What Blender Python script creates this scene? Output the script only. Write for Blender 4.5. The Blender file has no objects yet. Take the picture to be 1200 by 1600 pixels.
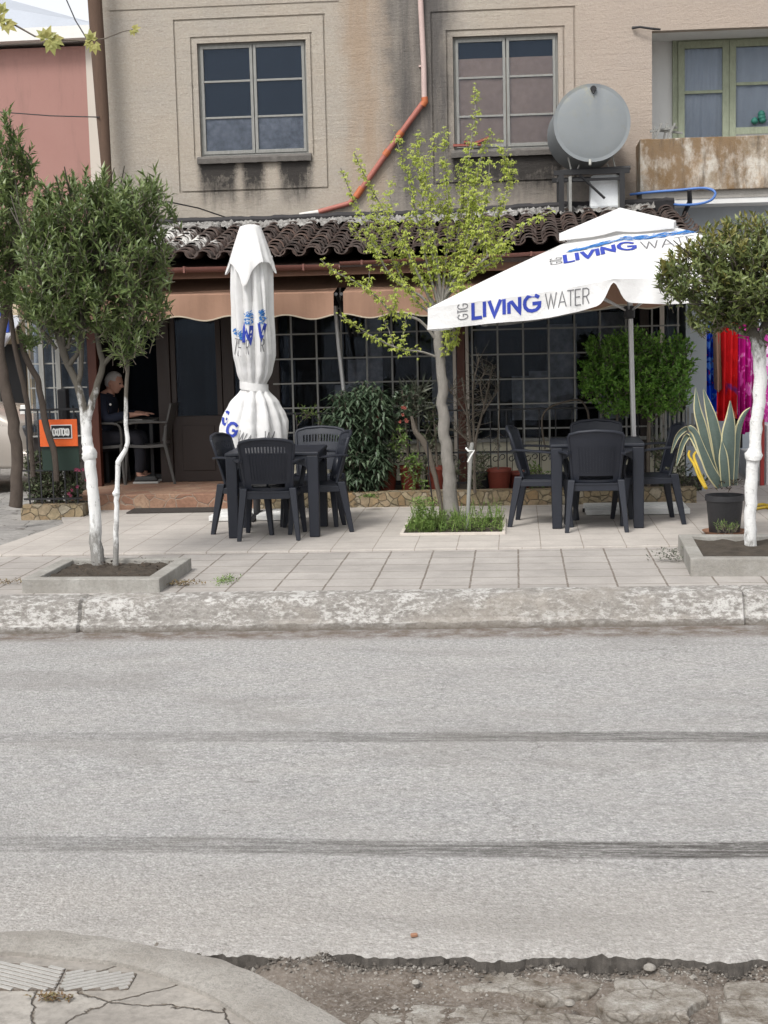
import bpy, math, random
from mathutils import Vector, Matrix
from mathutils.bvhtree import BVHTree
from mathutils import noise as mnoise
R = math.radians
rnd = random.Random(7)
sc = bpy.context.scene
col = sc.collection

# ------------------------------------------------------------------ camera
FPX, CAMH, ROLL = 2400.0, 1.97, 0.024
_a, _b = 206/FPX, 292/FPX
_c, _s = math.cos(ROLL), math.sin(ROLL)
_A = _a*_c + _b*_s
_B = _b*_c - _a*_s
PITCH = math.atan(_B)
YAW = math.atan(_A*math.cos(PITCH))
fwd = Vector((-math.sin(YAW)*math.cos(PITCH), math.cos(YAW)*math.cos(PITCH), -math.sin(PITCH)))
r0 = Vector((math.cos(YAW), math.sin(YAW), 0))
u0 = r0.cross(fwd)
cr = _c*r0 - _s*u0
cu = _c*u0 + _s*r0
CAM = Vector((0, 0, CAMH))
cam = bpy.data.objects.new('camera', bpy.data.cameras.new('camera'))
col.objects.link(cam)
mw = Matrix((cr, cu, -fwd)).transposed().to_4x4()
mw.translation = CAM
cam.matrix_world = mw
cam.data.sensor_fit = 'VERTICAL'
cam.data.sensor_height = 36
cam.data.lens = FPX/1600*36
cam.data.clip_end = 3000
sc.camera = cam
sc.render.resolution_x = 768
sc.render.resolution_y = 1024

def ray(px, py):
    return fwd + cr*((px-600)/FPX) - cu*((py-800)/FPX)
def P(px, py, Y):                       # point on the upright plane at distance Y
    d = ray(px, py)
    return CAM + d*(Y/d.y)
def G(px, py, z=0.0):                   # point on the level plane at height z
    d = ray(px, py)
    return CAM + d*((z-CAMH)/d.z)
def scl(Y):
    return FPX/(Y*1.0)

# ------------------------------------------------------------------ world, sun, exposure
SUN_EL, SUN_AZ = R(52), R(205)
w = bpy.data.worlds.new("World")
sc.world = w
w.use_nodes = True
nt = w.node_tree
nt.nodes.clear()
sky = nt.nodes.new('ShaderNodeTexSky')
sky.sky_type = 'NISHITA'
sky.sun_disc = False
sky.sun_elevation = SUN_EL
sky.sun_rotation = SUN_AZ
sky.air_density = 1.0
sky.dust_density = 3.0
hs = nt.nodes.new('ShaderNodeHueSaturation')
hs.inputs['Saturation'].default_value = 0.13
hs.inputs['Value'].default_value = 1.15
bg = nt.nodes.new('ShaderNodeBackground')
bg.inputs['Strength'].default_value = 0.14
wo = nt.nodes.new('ShaderNodeOutputWorld')
nt.links.new(sky.outputs[0], hs.inputs['Color'])
nt.links.new(hs.outputs[0], bg.inputs['Color'])
nt.links.new(bg.outputs[0], wo.inputs['Surface'])
sd = bpy.data.lights.new('sun', 'SUN')
sd.energy = 1.4
sd.angle = R(15)
sd.color = (1.0, 0.96, 0.9)
sun = bpy.data.objects.new('sun', sd)
col.objects.link(sun)
sdir = Vector((math.sin(SUN_AZ)*math.cos(SUN_EL), math.cos(SUN_AZ)*math.cos(SUN_EL), math.sin(SUN_EL)))
sun.rotation_euler = sdir.to_track_quat('Z', 'Y').to_euler()
sc.view_settings.view_transform = 'Standard'
sc.view_settings.look = 'None'
sc.view_settings.gamma = 1
sc.view_settings.exposure = 0.6

# ------------------------------------------------------------------ materials
class NM:
    def __init__(s, name):
        s.m = bpy.data.materials.new(name)
        s.m.use_nodes = True
        s.t = s.m.node_tree
        s.t.nodes.clear()
        s.out = s.t.nodes.new('ShaderNodeOutputMaterial')
    def n(s, typ, ins=None, **props):
        nd = s.t.nodes.new('ShaderNode'+typ)
        for k, v in props.items():
            setattr(nd, k, v)
        for k, v in (ins or {}).items():
            sock = nd.inputs[k]
            if isinstance(v, bpy.types.NodeSocket):
                s.t.links.new(v, sock)
            else:
                sock.default_value = v
        return nd
    def pos(s):
        return s.n('NewGeometry').outputs['Position']
    def obj(s):
        return s.n('TexCoord').outputs['Object']
    def rpi(s):
        return s.n('NewGeometry').outputs['Random Per Island']
    def mp(s, vec, scale=(1, 1, 1), loc=(0, 0, 0), rot=(0, 0, 0)):
        return s.n('Mapping', {'Vector': vec, 'Scale': scale, 'Location': loc, 'Rotation': rot}).outputs[0]
    def noise(s, vec, scale, detail=4, rough=0.6, dist=0.0):
        return s.n('TexNoise', {'Vector': vec, 'Scale': scale, 'Detail': detail, 'Roughness': rough, 'Distortion': dist}).outputs[0]
    def vor(s, vec, scale, feature='F1', out=0):
        return s.n('TexVoronoi', {'Vector': vec, 'Scale': scale}, feature=feature).outputs[out]
    def ramp(s, fac, stops, interp='LINEAR'):
        nd = s.n('ValToRGB', {'Fac': fac})
        cr_ = nd.color_ramp
        cr_.interpolation = interp
        while len(cr_.elements) < len(stops):
            cr_.elements.new(0.5)
        for e, (p, c) in zip(cr_.elements, stops):
            e.position = p
            if not hasattr(c, '__len__'):
                c = (c, c, c)
            e.color = (c[0], c[1], c[2], 1)
        return nd.outputs[0]
    def mix(s, fac, a, b, mode='MIX'):
        nd = s.n('Mix', data_type='RGBA', blend_type=mode)
        for k, v in ((0, fac), (6, a), (7, b)):
            sock = nd.inputs[k]
            if isinstance(v, bpy.types.NodeSocket):
                s.t.links.new(v, sock)
            elif k == 0:
                sock.default_value = v
            else:
                if not hasattr(v, '__len__'):
                    v = (v, v, v)
                sock.default_value = (v[0], v[1], v[2], 1)
        return nd.outputs[2]
    def math(s, op, a, b=0.0, c=None, clamp=False):
        nd = s.n('Math', operation=op, use_clamp=clamp)
        for i, v in enumerate((a, b) if c is None else (a, b, c)):
            if isinstance(v, bpy.types.NodeSocket):
                s.t.links.new(v, nd.inputs[i])
            else:
                nd.inputs[i].default_value = v
        return nd.outputs[0]
    def sep(s, vec):
        nd = s.n('SeparateXYZ', {0: vec})
        return nd.outputs[0], nd.outputs[1], nd.outputs[2]
    def band(s, v, lo, hi, soft):
        """1 between lo and hi, fading over soft"""
        a = s.n('MapRange', {'Value': v, 'From Min': lo-soft, 'From Max': lo+soft}, interpolation_type='SMOOTHSTEP').outputs[0]
        b = s.n('MapRange', {'Value': v, 'From Min': hi-soft, 'From Max': hi+soft}, interpolation_type='SMOOTHSTEP').outputs[0]
        return s.math('SUBTRACT', a, b)
    def bump(s, h, strength=0.5, dist=0.01, normal=None):
        ins = {'Height': h, 'Strength': strength, 'Distance': dist}
        if normal is not None:
            ins['Normal'] = normal
        return s.n('Bump', ins).outputs[0]
    def done(s, color, rough=0.8, normal=None, metal=0.0, spec=0.5, transl=0.0, alpha=None):
        if not isinstance(color, bpy.types.NodeSocket):
            if not hasattr(color, '__len__'):
                color = (color,)*3
            color = (color[0], color[1], color[2], 1)
        ins = {'Base Color': color, 'Roughness': rough, 'Metallic': metal, 'Specular IOR Level': spec}
        if normal is not None:
            ins['Normal'] = normal
        b = s.n('BsdfPrincipled', ins)
        sh = b.outputs[0]
        if transl:
            tr = s.n('BsdfTranslucent', {'Color': color})
            if normal is not None:
                s.t.links.new(normal, tr.inputs['Normal'])
            mx = s.n('MixShader', {0: transl})
            s.t.links.new(sh, mx.inputs[1])
            s.t.links.new(tr.outputs[0], mx.inputs[2])
            sh = mx.outputs[0]
        s.t.links.new(sh, s.out.inputs[0])
        return s.m

def simple(name, c, rough=0.7, var=0.15, scale=6, bump=0.15, metal=0.0, spec=0.4, stretch=(1, 1, 1)):
    m = NM(name)
    v = m.mp(m.obj(), stretch)
    n = m.noise(v, scale, 5)
    n2 = m.noise(v, scale*9, 3)
    cc = m.mix(n, tuple(x*(1-var) for x in c), tuple(min(1, x*(1+var)) for x in c))
    cc = m.mix(m.ramp(n2, [(0.3, 0), (0.75, 0.5)]), cc, tuple(x*(1-var*1.3) for x in c))
    return m.done(cc, m.math('ADD', m.math('MULTIPLY', n, 0.25), rough-0.12), m.bump(n2, bump, 0.004), metal, spec)

M = {}
# --- road
m = NM('asphalt')
p = m.pos()
x, y, z = m.sep(p)
grain = m.vor(p, 95, out=1)
gr = m.sep(grain)[0]
gd = m.vor(p, 95)
fine = m.noise(p, 260, 2)
mid = m.noise(m.mp(p, (0.6, 1, 1)), 3.2, 6, 0.65)
big = m.noise(m.mp(p, (0.22, 0.7, 1)), 0.9, 4)
c = m.ramp(gr, [(0.0, 0.13), (0.3, 0.26), (0.65, 0.36), (0.9, 0.52), (1.0, 0.75)])
c = m.mix(m.ramp(gd, [(0.3, 0), (0.8, 0.75)]), c, (0.14, 0.138, 0.135))
coarse = m.noise(m.mp(p, (0.8, 1, 1)), 42, 3, 0.8)
c = m.mix(0.4, c, m.ramp(fine, [(0.3, 0.12), (0.7, 0.55)]))
c = m.mix(0.45, c, m.ramp(coarse, [(0.33, 0.10), (0.5, 0.33), (0.68, 0.62)]))
c = m.mix(m.ramp(mid, [(0.35, 0), (0.72, 0.35)]), c, (0.36, 0.345, 0.325))
c = m.mix(m.ramp(big, [(0.35, 0.0), (0.7, 0.3)]), c, (0.25, 0.247, 0.245))
c = m.mix(m.math('MULTIPLY', m.band(y, 3.0, 5.35, 0.35), 0.25), c, (0.33, 0.295, 0.255))      # dusty near verge
yy = m.math('ADD', y, m.math('MULTIPLY', m.noise(m.mp(p, (0.3, 0.3, 1)), 1.0, 2), 0.25))
streak = m.noise(m.mp(p, (2.2, 40, 1)), 1.0, 6, 0.75)
brk = m.noise(m.mp(p, (6, 22, 1)), 3.0, 5, 0.8)
edgefade = m.n('MapRange', {'Value': x, 'From Min': -2.2, 'From Max': 0.6, 'To Min': 0.4, 'To Max': 1.15}).outputs[0]
for lo, hi, st in ((7.22, 7.40, 0.8), (5.68, 5.86, 1.0)):
    bm_ = m.band(yy, lo, hi, 0.02)
    bm_ = m.math('MULTIPLY', bm_, m.ramp(streak, [(0.36, 0.1), (0.56, 1)]))
    bm_ = m.math('MULTIPLY', bm_, m.ramp(brk, [(0.36, 0.1), (0.46, 1)]))
    bm_ = m.math('MULTIPLY', bm_, m.math('MULTIPLY', edgefade, st*0.85))
    c = m.mix(bm_, c, (0.06, 0.056, 0.052))
pits = m.noise(m.mp(p, (2.3, 9, 1), (3, 1, 0)), 2.2, 4, 0.7)
c = m.mix(m.ramp(pits, [(0.675, 0), (0.70, 0.75)]), c, (0.065, 0.06, 0.056))
pt_ = m.noise(m.mp(p, (0.5, 1.1, 1), (5, 2, 0)), 1.3, 6, 0.65, 0.6)
c = m.mix(m.ramp(pt_, [(0.52, 0), (0.66, 0.32)]), c, (0.17, 0.162, 0.152))
cn_ = m.n('TexNoise', {'Vector': p, 'Scale': 2.2, 'Detail': 6.0, 'Roughness': 0.7})
cd_ = m.n('VectorMath', operation='MULTIPLY_ADD')
m.t.links.new(cn_.outputs[1], cd_.inputs[0])
cd_.inputs[1].default_value = (0.9, 0.5, 0)
m.t.links.new(p, cd_.inputs[2])
crk = m.ramp(m.vor(m.mp(cd_.outputs[0], (0.55, 0.9, 1)), 1.0, 'DISTANCE_TO_EDGE'), [(0.0, 1), (0.006, 0)])
c = m.mix(m.math('MULTIPLY', crk, m.ramp(m.noise(m.mp(p, (0.4, 0.5, 1), (9, 4, 0)), 1.2, 3), [(0.5, 0), (0.6, 0.55)])), c, (0.09, 0.082, 0.075))
kd = m.band(y, 9.62, 10.2, 0.10)
kd = m.math('MULTIPLY', kd, m.ramp(m.noise(p, 7, 5, 0.7), [(0.35, 0.15), (0.6, 0.9)]))
c = m.mix(kd, c, (0.12, 0.09, 0.07))
bmp = m.math('ADD', m.math('MULTIPLY', gd, -0.7), m.math('MULTIPLY', fine, 0.5))
c = m.mix(1.0, c, (1.0, 0.985, 0.968), 'MULTIPLY')
M['asphalt'] = m.done(c, 0.9, m.bump(m.math('ADD', bmp, m.math('MULTIPLY', coarse, 0.8)), 0.7, 0.009), spec=0.25)

M['asphalt_edge'] = simple('broken_bitumen_edge', (0.095, 0.085, 0.075), 0.9, 0.75, 45, 1.0)
M['rubble'] = simple('asphalt_crumbs', (0.13, 0.115, 0.10), 0.9, 0.6, 30, 0.8)
# --- dirt shoulder
m = NM('shoulder_dirt')
p = m.pos()
n1 = m.noise(p, 5, 8, 0.72)
n2 = m.noise(p, 60, 4, 0.7)
c = m.ramp(n1, [(0.3, (0.055, 0.042, 0.032)), (0.5, (0.115, 0.092, 0.073)), (0.7, (0.20, 0.17, 0.142))])
c = m.mix(m.ramp(n2, [(0.42, 0), (0.7, 0.8)]), c, (0.24, 0.215, 0.19))
c = m.mix(m.ramp(m.vor(p, 55), [(0.1, 0.75), (0.28, 0.0)]), c, (0.3, 0.28, 0.25))
rg = m.ramp(m.noise(p, 1.6, 3), [(0.45, 0.45), (0.6, 0.95)])
M['dirt'] = m.done(c, rg, m.bump(m.math('ADD', n1, m.math('MULTIPLY', n2, 0.5)), 0.9, 0.02), spec=0.3)

# --- concrete family
def concrete(name, base, dark, speck=0.5, scale=3.0, wt=0.5, rough=0.9, bump=0.5):
    m = NM(name)
    p = m.pos()
    n1 = m.noise(p, scale, 7, 0.7)
    n2 = m.noise(p, scale*14, 5, 0.7)
    v = m.vor(p, 120)
    c = m.mix(m.ramp(n1, [(0.35, 0), (0.68, wt)]), base, dark)
    c = m.mix(m.ramp(n2, [(0.45, 0), (0.75, speck)]), c, tuple(k*0.55 for k in base))
    c = m.mix(m.ramp(v, [(0.0, 0.35), (0.3, 0)]), c, tuple(min(1, k*1.5) for k in base))
    return m.done(c, rough, m.bump(m.math('ADD', n1, n2), bump, 0.008), spec=0.3)
M['concrete'] = concrete('weathered_concrete', (0.36, 0.345, 0.32), (0.20, 0.185, 0.165))
M['planter'] = concrete('planter_concrete', (0.34, 0.33, 0.305), (0.17, 0.155, 0.135), 0.6, 3.5, 0.75, bump=0.8)
M['near_kerb'] = concrete('near_kerb_concrete', (0.36, 0.34, 0.31), (0.20, 0.18, 0.155), 1.0, 5.0, 0.7, bump=1.0)
M['slab'] = concrete('ribbed_slab', (0.35, 0.34, 0.32), (0.26, 0.25, 0.235), 0.5)
M['white_stone'] = concrete('umbrella_base_stone', (0.72, 0.72, 0.70), (0.5, 0.5, 0.48), 0.2)
M['soil'] = concrete('soil', (0.085, 0.07, 0.055), (0.03, 0.024, 0.018), 0.8, 8.0, 0.9, bump=1.0)

# --- kerb with worn whitewash
m = NM('kerb_whitewash')
p = m.pos()
n1 = m.noise(m.mp(p, (1, 1, 1.6)), 3.0, 8, 0.72)
n2 = m.noise(m.mp(p, (1.2, 1, 2.5)), 16, 6, 0.75)
n3 = m.noise(p, 70, 4)
c = m.ramp(n2, [(0.3, (0.15, 0.138, 0.125)), (0.6, (0.31, 0.295, 0.275))])
pm = m.math('ADD', m.math('MULTIPLY', n1, 0.55), m.math('MULTIPLY', n2, 0.6))
x, y, z = m.sep(p)
low = m.n('MapRange', {'Value': m.math('ADD', z, m.math('MULTIPLY', n1, 0.10)), 'From Min': 0.06, 'From Max': 0.12}).outputs[0]
c = m.mix(m.math('MULTIPLY', m.ramp(pm, [(0.57, 0), (0.64, 0.75)]), low), c, (0.52, 0.51, 0.49))
c = m.mix(m.ramp(m.noise(m.mp(p, (0.7, 1, 1)), 1.6, 4, 0.6), [(0.5, 0), (0.62, 0.65)]), c, (0.27, 0.245, 0.215))
c = m.mix(m.ramp(n3, [(0.55, 0), (0.7, 0.55)]), c, (0.12, 0.105, 0.09))
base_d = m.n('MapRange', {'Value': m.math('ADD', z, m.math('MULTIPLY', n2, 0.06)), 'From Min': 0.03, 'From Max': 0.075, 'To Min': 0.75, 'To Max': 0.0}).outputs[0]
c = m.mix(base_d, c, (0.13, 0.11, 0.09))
M['kerb'] = m.done(c, 0.9, m.bump(m.math('ADD', n1, n2), 0.9, 0.015), spec=0.3)

# --- paving
def paving(name, base, var, size, x0, y0, joint, jw, grime, rowmul=1.0, bump=0.4):
    m = NM(name)
    p = m.pos()
    wob = m.n('TexNoise', {'Vector': p, 'Scale': 5.0, 'Detail': 2.0}).outputs[1]
    pw = m.n('VectorMath', operation='MULTIPLY_ADD')
    m.t.links.new(wob, pw.inputs[0])
    pw.inputs[1].default_value = (0.010, 0.010, 0)
    m.t.links.new(p, pw.inputs[2])
    v = m.mp(pw.outputs[0], (1, 1, 1), (-x0, -y0, 0))
    br = m.n('TexBrick', {'Vector': v, 'Color1': (0.2, 0.2, 0.2, 1), 'Color2': (0.8, 0.8, 0.8, 1), 'Mortar': (0, 0, 0, 1), 'Scale': 1.0,
                          'Mortar Size': jw, 'Mortar Smooth': 0.2, 'Bias': 0.0, 'Brick Width': size, 'Row Height': size*rowmul}, offset=0.0)
    n1 = m.noise(p, 2.2, 7, 0.7)
    n2 = m.noise(p, 45, 5, 0.75)
    c = m.mix(m.sep(br.outputs[0])[0], tuple(k*(1-var) for k in base), tuple(k*(1+var) for k in base))
    c = m.mix(m.ramp(n1, [(0.4, 0), (0.7, grime)]), c, tuple(k*0.6 for k in base))
    c = m.mix(m.ramp(m.noise(m.mp(p, (1, 1.6, 1), (3, 8, 0)), 0.8, 6, 0.7), [(0.45, 0), (0.65, 0.35)]), c, tuple(k*0.62 for k in base))
    c = m.mix(m.ramp(m.noise(p, 26, 3, 0.6), [(0.70, 0), (0.74, 0.6)]), c, (0.10, 0.085, 0.07))
    c = m.mix(m.ramp(n2, [(0.45, 0), (0.75, 0.4)]), c, tuple(k*0.6 for k in base))
    jm = m.math('MULTIPLY', br.outputs[1], m.ramp(m.noise(p, 9, 4, 0.7), [(0.3, 0.35), (0.55, 1)]))
    c = m.mix(jm, c, joint)
    h = m.math('SUBTRACT', m.math('MULTIPLY', n2, 0.25), jm)
    return m.done(c, 0.85, m.bump(h, bump, 0.008), spec=0.3)
M['terrace'] = paving('terrace_tiles', (0.46, 0.425, 0.39), 0.06, 0.335, 0.18, 0.105, (0.25, 0.22, 0.19), 0.005, 0.55, bump=0.3)
M['pavement'] = paving('pavement_blocks', (0.38, 0.355, 0.33), 0.10, 0.335, 0.0, 0.06, (0.15, 0.125, 0.105), 0.0075, 0.7, 0.94)

# --- irregular stone paving
def crazy(name, cols, joint, scale, ramp_w=0.03, bump=0.6):
    m = NM(name)
    p = m.pos()
    dn_ = m.n('TexNoise', {'Vector': p, 'Scale': scale*1.3, 'Detail': 5.0, 'Roughness': 0.65})
    dv = m.n('VectorMath', operation='MULTIPLY_ADD')
    m.t.links.new(dn_.outputs[1], dv.inputs[0])
    dv.inputs[1].default_value = (0.35/scale,)*3
    m.t.links.new(p, dv.inputs[2])
    pd = dv.outputs[0]
    e = m.vor(pd, scale, 'DISTANCE_TO_EDGE')
    cid = m.sep(m.vor(pd, scale, out=1))[0]
    n2 = m.noise(p, 30, 5, 0.7)
    n1 = m.noise(p, 4, 5, 0.7)
    c = m.ramp(cid, [(i/(len(cols)-1), k) for i, k in enumerate(cols)])
    c = m.mix(m.ramp(n1, [(0.35, 0), (0.7, 0.7)]), c, tuple(k*0.6 for k in cols[0]))
    c = m.mix(m.ramp(n2, [(0.42, 0), (0.72, 0.7)]), c, tuple(k*0.5 for k in cols[0]))
    j = m.ramp(e, [(0.0, 1), (ramp_w, 0)])
    c = m.mix(j, c, joint)
    return m.done(c, 0.85, m.bump(m.math('SUBTRACT', m.math('MULTIPLY', n2, 0.3), j), bump, 0.01), spec=0.3)
M['stone_paving'] = crazy('stone_paving', [(0.30, 0.29, 0.275), (0.38, 0.365, 0.34), (0.26, 0.25, 0.24)], (0.10, 0.09, 0.08), 3.2, 0.02)
M['step_stone'] = crazy('step_stone', [(0.33, 0.18, 0.12), (0.42, 0.29, 0.2), (0.25, 0.13, 0.09)], (0.3, 0.25, 0.2), 5.5)
M['wall_stone'] = crazy('low_wall_stone', [(0.27, 0.22, 0.14), (0.38, 0.31, 0.20), (0.28, 0.18, 0.09), (0.40, 0.36, 0.28)], (0.12, 0.10, 0.07), 11, 0.06, 0.9)
M['old_concrete'] = crazy('broken_concrete', [(0.31, 0.285, 0.255), (0.38, 0.355, 0.32), (0.25, 0.225, 0.195)], (0.10, 0.08, 0.06), 3.0, 0.014, 0.9)

m = NM('crusted_concrete')
p = m.pos()
n1 = m.noise(p, 7, 8, 0.75)
n2 = m.noise(p, 55, 5, 0.75)
e = m.vor(m.mp(p, (1, 1.4, 1)), 9, 'DISTANCE_TO_EDGE')
c = m.ramp(n1, [(0.38, (0.13, 0.105, 0.08)), (0.48, (0.30, 0.275, 0.24)), (0.62, (0.44, 0.42, 0.385))])
c = m.mix(m.ramp(n2, [(0.42, 0), (0.68, 0.7)]), c, (0.15, 0.125, 0.10))
c = m.mix(m.math('MULTIPLY', m.ramp(e, [(0.0, 1), (0.035, 0)]), m.ramp(m.noise(p, 5, 3), [(0.45, 0), (0.6, 0.8)])), c, (0.07, 0.055, 0.04))
M['crust'] = m.done(c, 0.9, m.bump(m.math('ADD', n1, m.math('MULTIPLY', n2, 0.6)), 1.0, 0.02), spec=0.25)

# --- rough board-marked plaster of the upper floor
m = NM('board_marked_plaster')
p = m.pos()
x, y, z = m.sep(p)
hz = m.noise(m.mp(p, (1.3, 1, 9)), 2.2, 7, 0.8, 0.5)
ds = m.noise(m.mp(p, (3.0, 1, 34)), 1.3, 5, 0.7)
rw = m.math('ADD', z, m.math('MULTIPLY', m.noise(p, 2.0, 4), 0.12))
rows = m.math('FRACT', m.math('MULTIPLY', rw, 6.2))
rows = m.math('MULTIPLY', m.ramp(rows, [(0.0, 1), (0.06, 0), (0.94, 0), (1.0, 1)]), m.ramp(m.noise(m.mp(p, (2, 1, 3)), 2.4, 3), [(0.45, 0), (0.6, 1)]))
n1 = m.noise(p, 1.4, 6, 0.7)
n2 = m.noise(p, 30, 6, 0.8)
nv = m.noise(m.mp(p, (3.2, 1, 0.35)), 1.3, 6, 0.7)
c = m.mix(n1, (0.37, 0.31, 0.25), (0.47, 0.405, 0.335))
c = m.mix(m.ramp(m.noise(p, 5.5, 6, 0.75), [(0.4, 0), (0.75, 0.4)]), c, (0.36, 0.30, 0.245))
reg = m.ramp(m.noise(p, 1.1, 4, 0.6, 0.4), [(0.42, 0.15), (0.6, 1)])
c = m.mix(m.math('MULTIPLY', reg, m.ramp(ds, [(0.60, 0), (0.67, 0.6)])), c, (0.19, 0.15, 0.12))
rows = m.math('MULTIPLY', rows, reg)
c = m.mix(m.ramp(m.noise(m.mp(p, (1, 1, 1.6), (7, 0, 3)), 0.9, 7, 0.7), [(0.42, 0), (0.66, 0.55)]), c, (0.36, 0.325, 0.29))
c = m.mix(m.math('MULTIPLY', rows, 0.3), c, (0.26, 0.21, 0.17))
c = m.mix(m.ramp(n2, [(0.5, 0), (0.75, 0.6)]), c, (0.56, 0.51, 0.44))
c = m.mix(m.ramp(m.noise(m.mp(p, (0.7, 1, 1.3)), 48, 4, 0.8), [(0.52, 0), (0.68, 0.5)]), c, (0.27, 0.22, 0.18))
rosy = m.band(x, 0.35, 9, 0.8)
c = m.mix(m.math('MULTIPLY', rosy, 0.5), c, (0.43, 0.33, 0.275))
xw = m.math('ADD', x, m.math('MULTIPLY', m.math('SUBTRACT', n1, 0.5), 0.5))
pk = m.band(xw, -1.42, -0.66, 0.18)                        # sooty run-off beside the downpipe
pk = m.math('MULTIPLY', pk, m.ramp(nv, [(0.25, 0.5), (0.55, 1.0)]))
c = m.mix(m.math('MULTIPLY', pk, 0.95), c, (0.10, 0.09, 0.085))
lg = m.math('MULTIPLY', m.band(xw, -1.0, 1.3, 0.3), m.band(m.math('ADD', z, m.math('MULTIPLY', m.math('SUBTRACT', n1, 0.5), 0.8)), 2.9, 3.75, 0.18))
c = m.mix(m.math('MULTIPLY', lg, m.ramp(m.noise(p, 4, 6, 0.75), [(0.3, 0.25), (0.65, 0.9)])), c, (0.17, 0.15, 0.135))
br = m.math('MULTIPLY', m.band(xw, -1.9, -1.45, 0.15), m.ramp(nv, [(0.3, 0), (0.6, 0.6)]))
c = m.mix(br, c, (0.32, 0.21, 0.13))
for x0, x1, zt in ((-3.62, -3.2, 3.93), (-3.12, -2.88, 3.93), (-2.68, -2.33, 3.93), (-0.7, 0.55, 3.9)):   # streaks under the sills
    s1 = m.band(m.math('ADD', x, m.math('MULTIPLY', m.math('SUBTRACT', n2, 0.5), 0.12)), x0, x1, 0.07)
    zz = m.math('ADD', z, m.math('MULTIPLY', m.math('SUBTRACT', m.noise(m.mp(p, (7, 1, 1.2)), 2.0, 5, 0.7), 0.5), 0.55))
    s2 = m.n('MapRange', {'Value': zz, 'From Min': zt-0.60, 'From Max': zt-0.08}).outputs[0]
    s3 = m.n('MapRange', {'Value': z, 'From Min': zt, 'From Max': zt+0.03, 'To Min': 1.0, 'To Max': 0.0}).outputs[0]
    c = m.mix(m.math('MULTIPLY', m.math('MULTIPLY', m.math('MULTIPLY', s1, s2), m.math('MULTIPLY', s3, 1.5)), m.ramp(m.noise(p, 9, 5, 0.75), [(0.25, 0.5), (0.55, 1.0)]), clamp=True), c, (0.05, 0.044, 0.04))
lowd = m.n('MapRange', {'Value': m.math('ADD', z, m.math('MULTIPLY', nv, 0.35)), 'From Min': 3.45, 'From Max': 3.75, 'To Min': 0.45, 'To Max': 0.0}).outputs[0]
c = m.mix(lowd, c, (0.36, 0.31, 0.26))
h = m.math('ADD', m.math('MULTIPLY', hz, 0.5), m.math('MULTIPLY', n2, 0.7))
h = m.math('SUBTRACT', h, m.math('MULTIPLY', rows, 0.08))
c = m.mix(1.0, c, (0.92, 0.955, 0.975), 'MULTIPLY')
M['plaster'] = m.done(c, 0.92, m.bump(h, 1.0, 0.02), spec=0.2)

def wallm(name, c1, c2, dirt=(0.2, 0.17, 0.15), amt=0.4, bump=0.3, sc_=1.2):
    m = NM(name)
    p = m.pos()
    n1 = m.noise(p, sc_, 6, 0.7)
    nv = m.noise(m.mp(p, (3, 3, 0.5)), 1.6, 6, 0.7)
    n2 = m.noise(p, 40, 4)
    c = m.mix(n1, c1, c2)
    c = m.mix(m.ramp(nv, [(0.5, 0), (0.78, amt)]), c, dirt)
    return m.done(c, 0.9, m.bump(n2, bump, 0.006), spec=0.2)
M['pink'] = wallm('pink_render', (0.30, 0.165, 0.145), (0.35, 0.205, 0.18), (0.18, 0.115, 0.10), 0.5)
M['pale_strip'] = wallm('pale_render', (0.48, 0.44, 0.39), (0.55, 0.5, 0.45))
M['white_wall'] = wallm('white_render', (0.58, 0.58, 0.57), (0.68, 0.68, 0.67), (0.35, 0.33, 0.3), 0.3)
M['blue_wall'] = wallm('pale_blue_render', (0.36, 0.40, 0.44), (0.42, 0.46, 0.50), (0.25, 0.26, 0.27), 0.3)
M['cream_panel'] = wallm('cream_panel', (0.50, 0.47, 0.37), (0.58, 0.55, 0.44), (0.3, 0.27, 0.2), 0.4)
M['brown_wall'] = wallm('brown_render', (0.15, 0.085, 0.06), (0.19, 0.11, 0.08))
M['beige_far'] = wallm('beige_render', (0.42, 0.34, 0.24), (0.5, 0.42, 0.3))
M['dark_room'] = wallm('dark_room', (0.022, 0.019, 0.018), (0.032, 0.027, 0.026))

# --- rust-stained parapet
m = NM('stained_parapet')
p = m.pos()
n1 = m.noise(m.mp(p, (1.3, 1, 1.0)), 2.0, 8, 0.72)
n2 = m.noise(m.mp(p, (1.6, 1, 0.9), (4, 1, 2)), 1.9, 6, 0.7)
n3 = m.noise(p, 50, 4)
c = m.ramp(n1, [(0.3, (0.12, 0.10, 0.085)), (0.42, (0.29, 0.24, 0.18)), (0.54, (0.5, 0.47, 0.42)), (0.7, (0.35, 0.24, 0.14))])
c = m.mix(m.ramp(n2, [(0.40, 0), (0.55, 0.9)]), c, (0.17, 0.105, 0.05))
c = m.mix(m.ramp(m.noise(m.mp(p, (4, 1, 0.6)), 2.5, 5, 0.7), [(0.52, 0), (0.68, 0.7)]), c, (0.085, 0.07, 0.055))
c = m.mix(m.ramp(n3, [(0.55, 0), (0.72, 0.5)]), c, (0.2, 0.17, 0.13))
M['parapet'] = m.done(c, 0.9, m.bump(m.math('ADD', n1, m.math('MULTIPLY', n3, 0.4)), 0.8, 0.02), spec=0.25)

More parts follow.
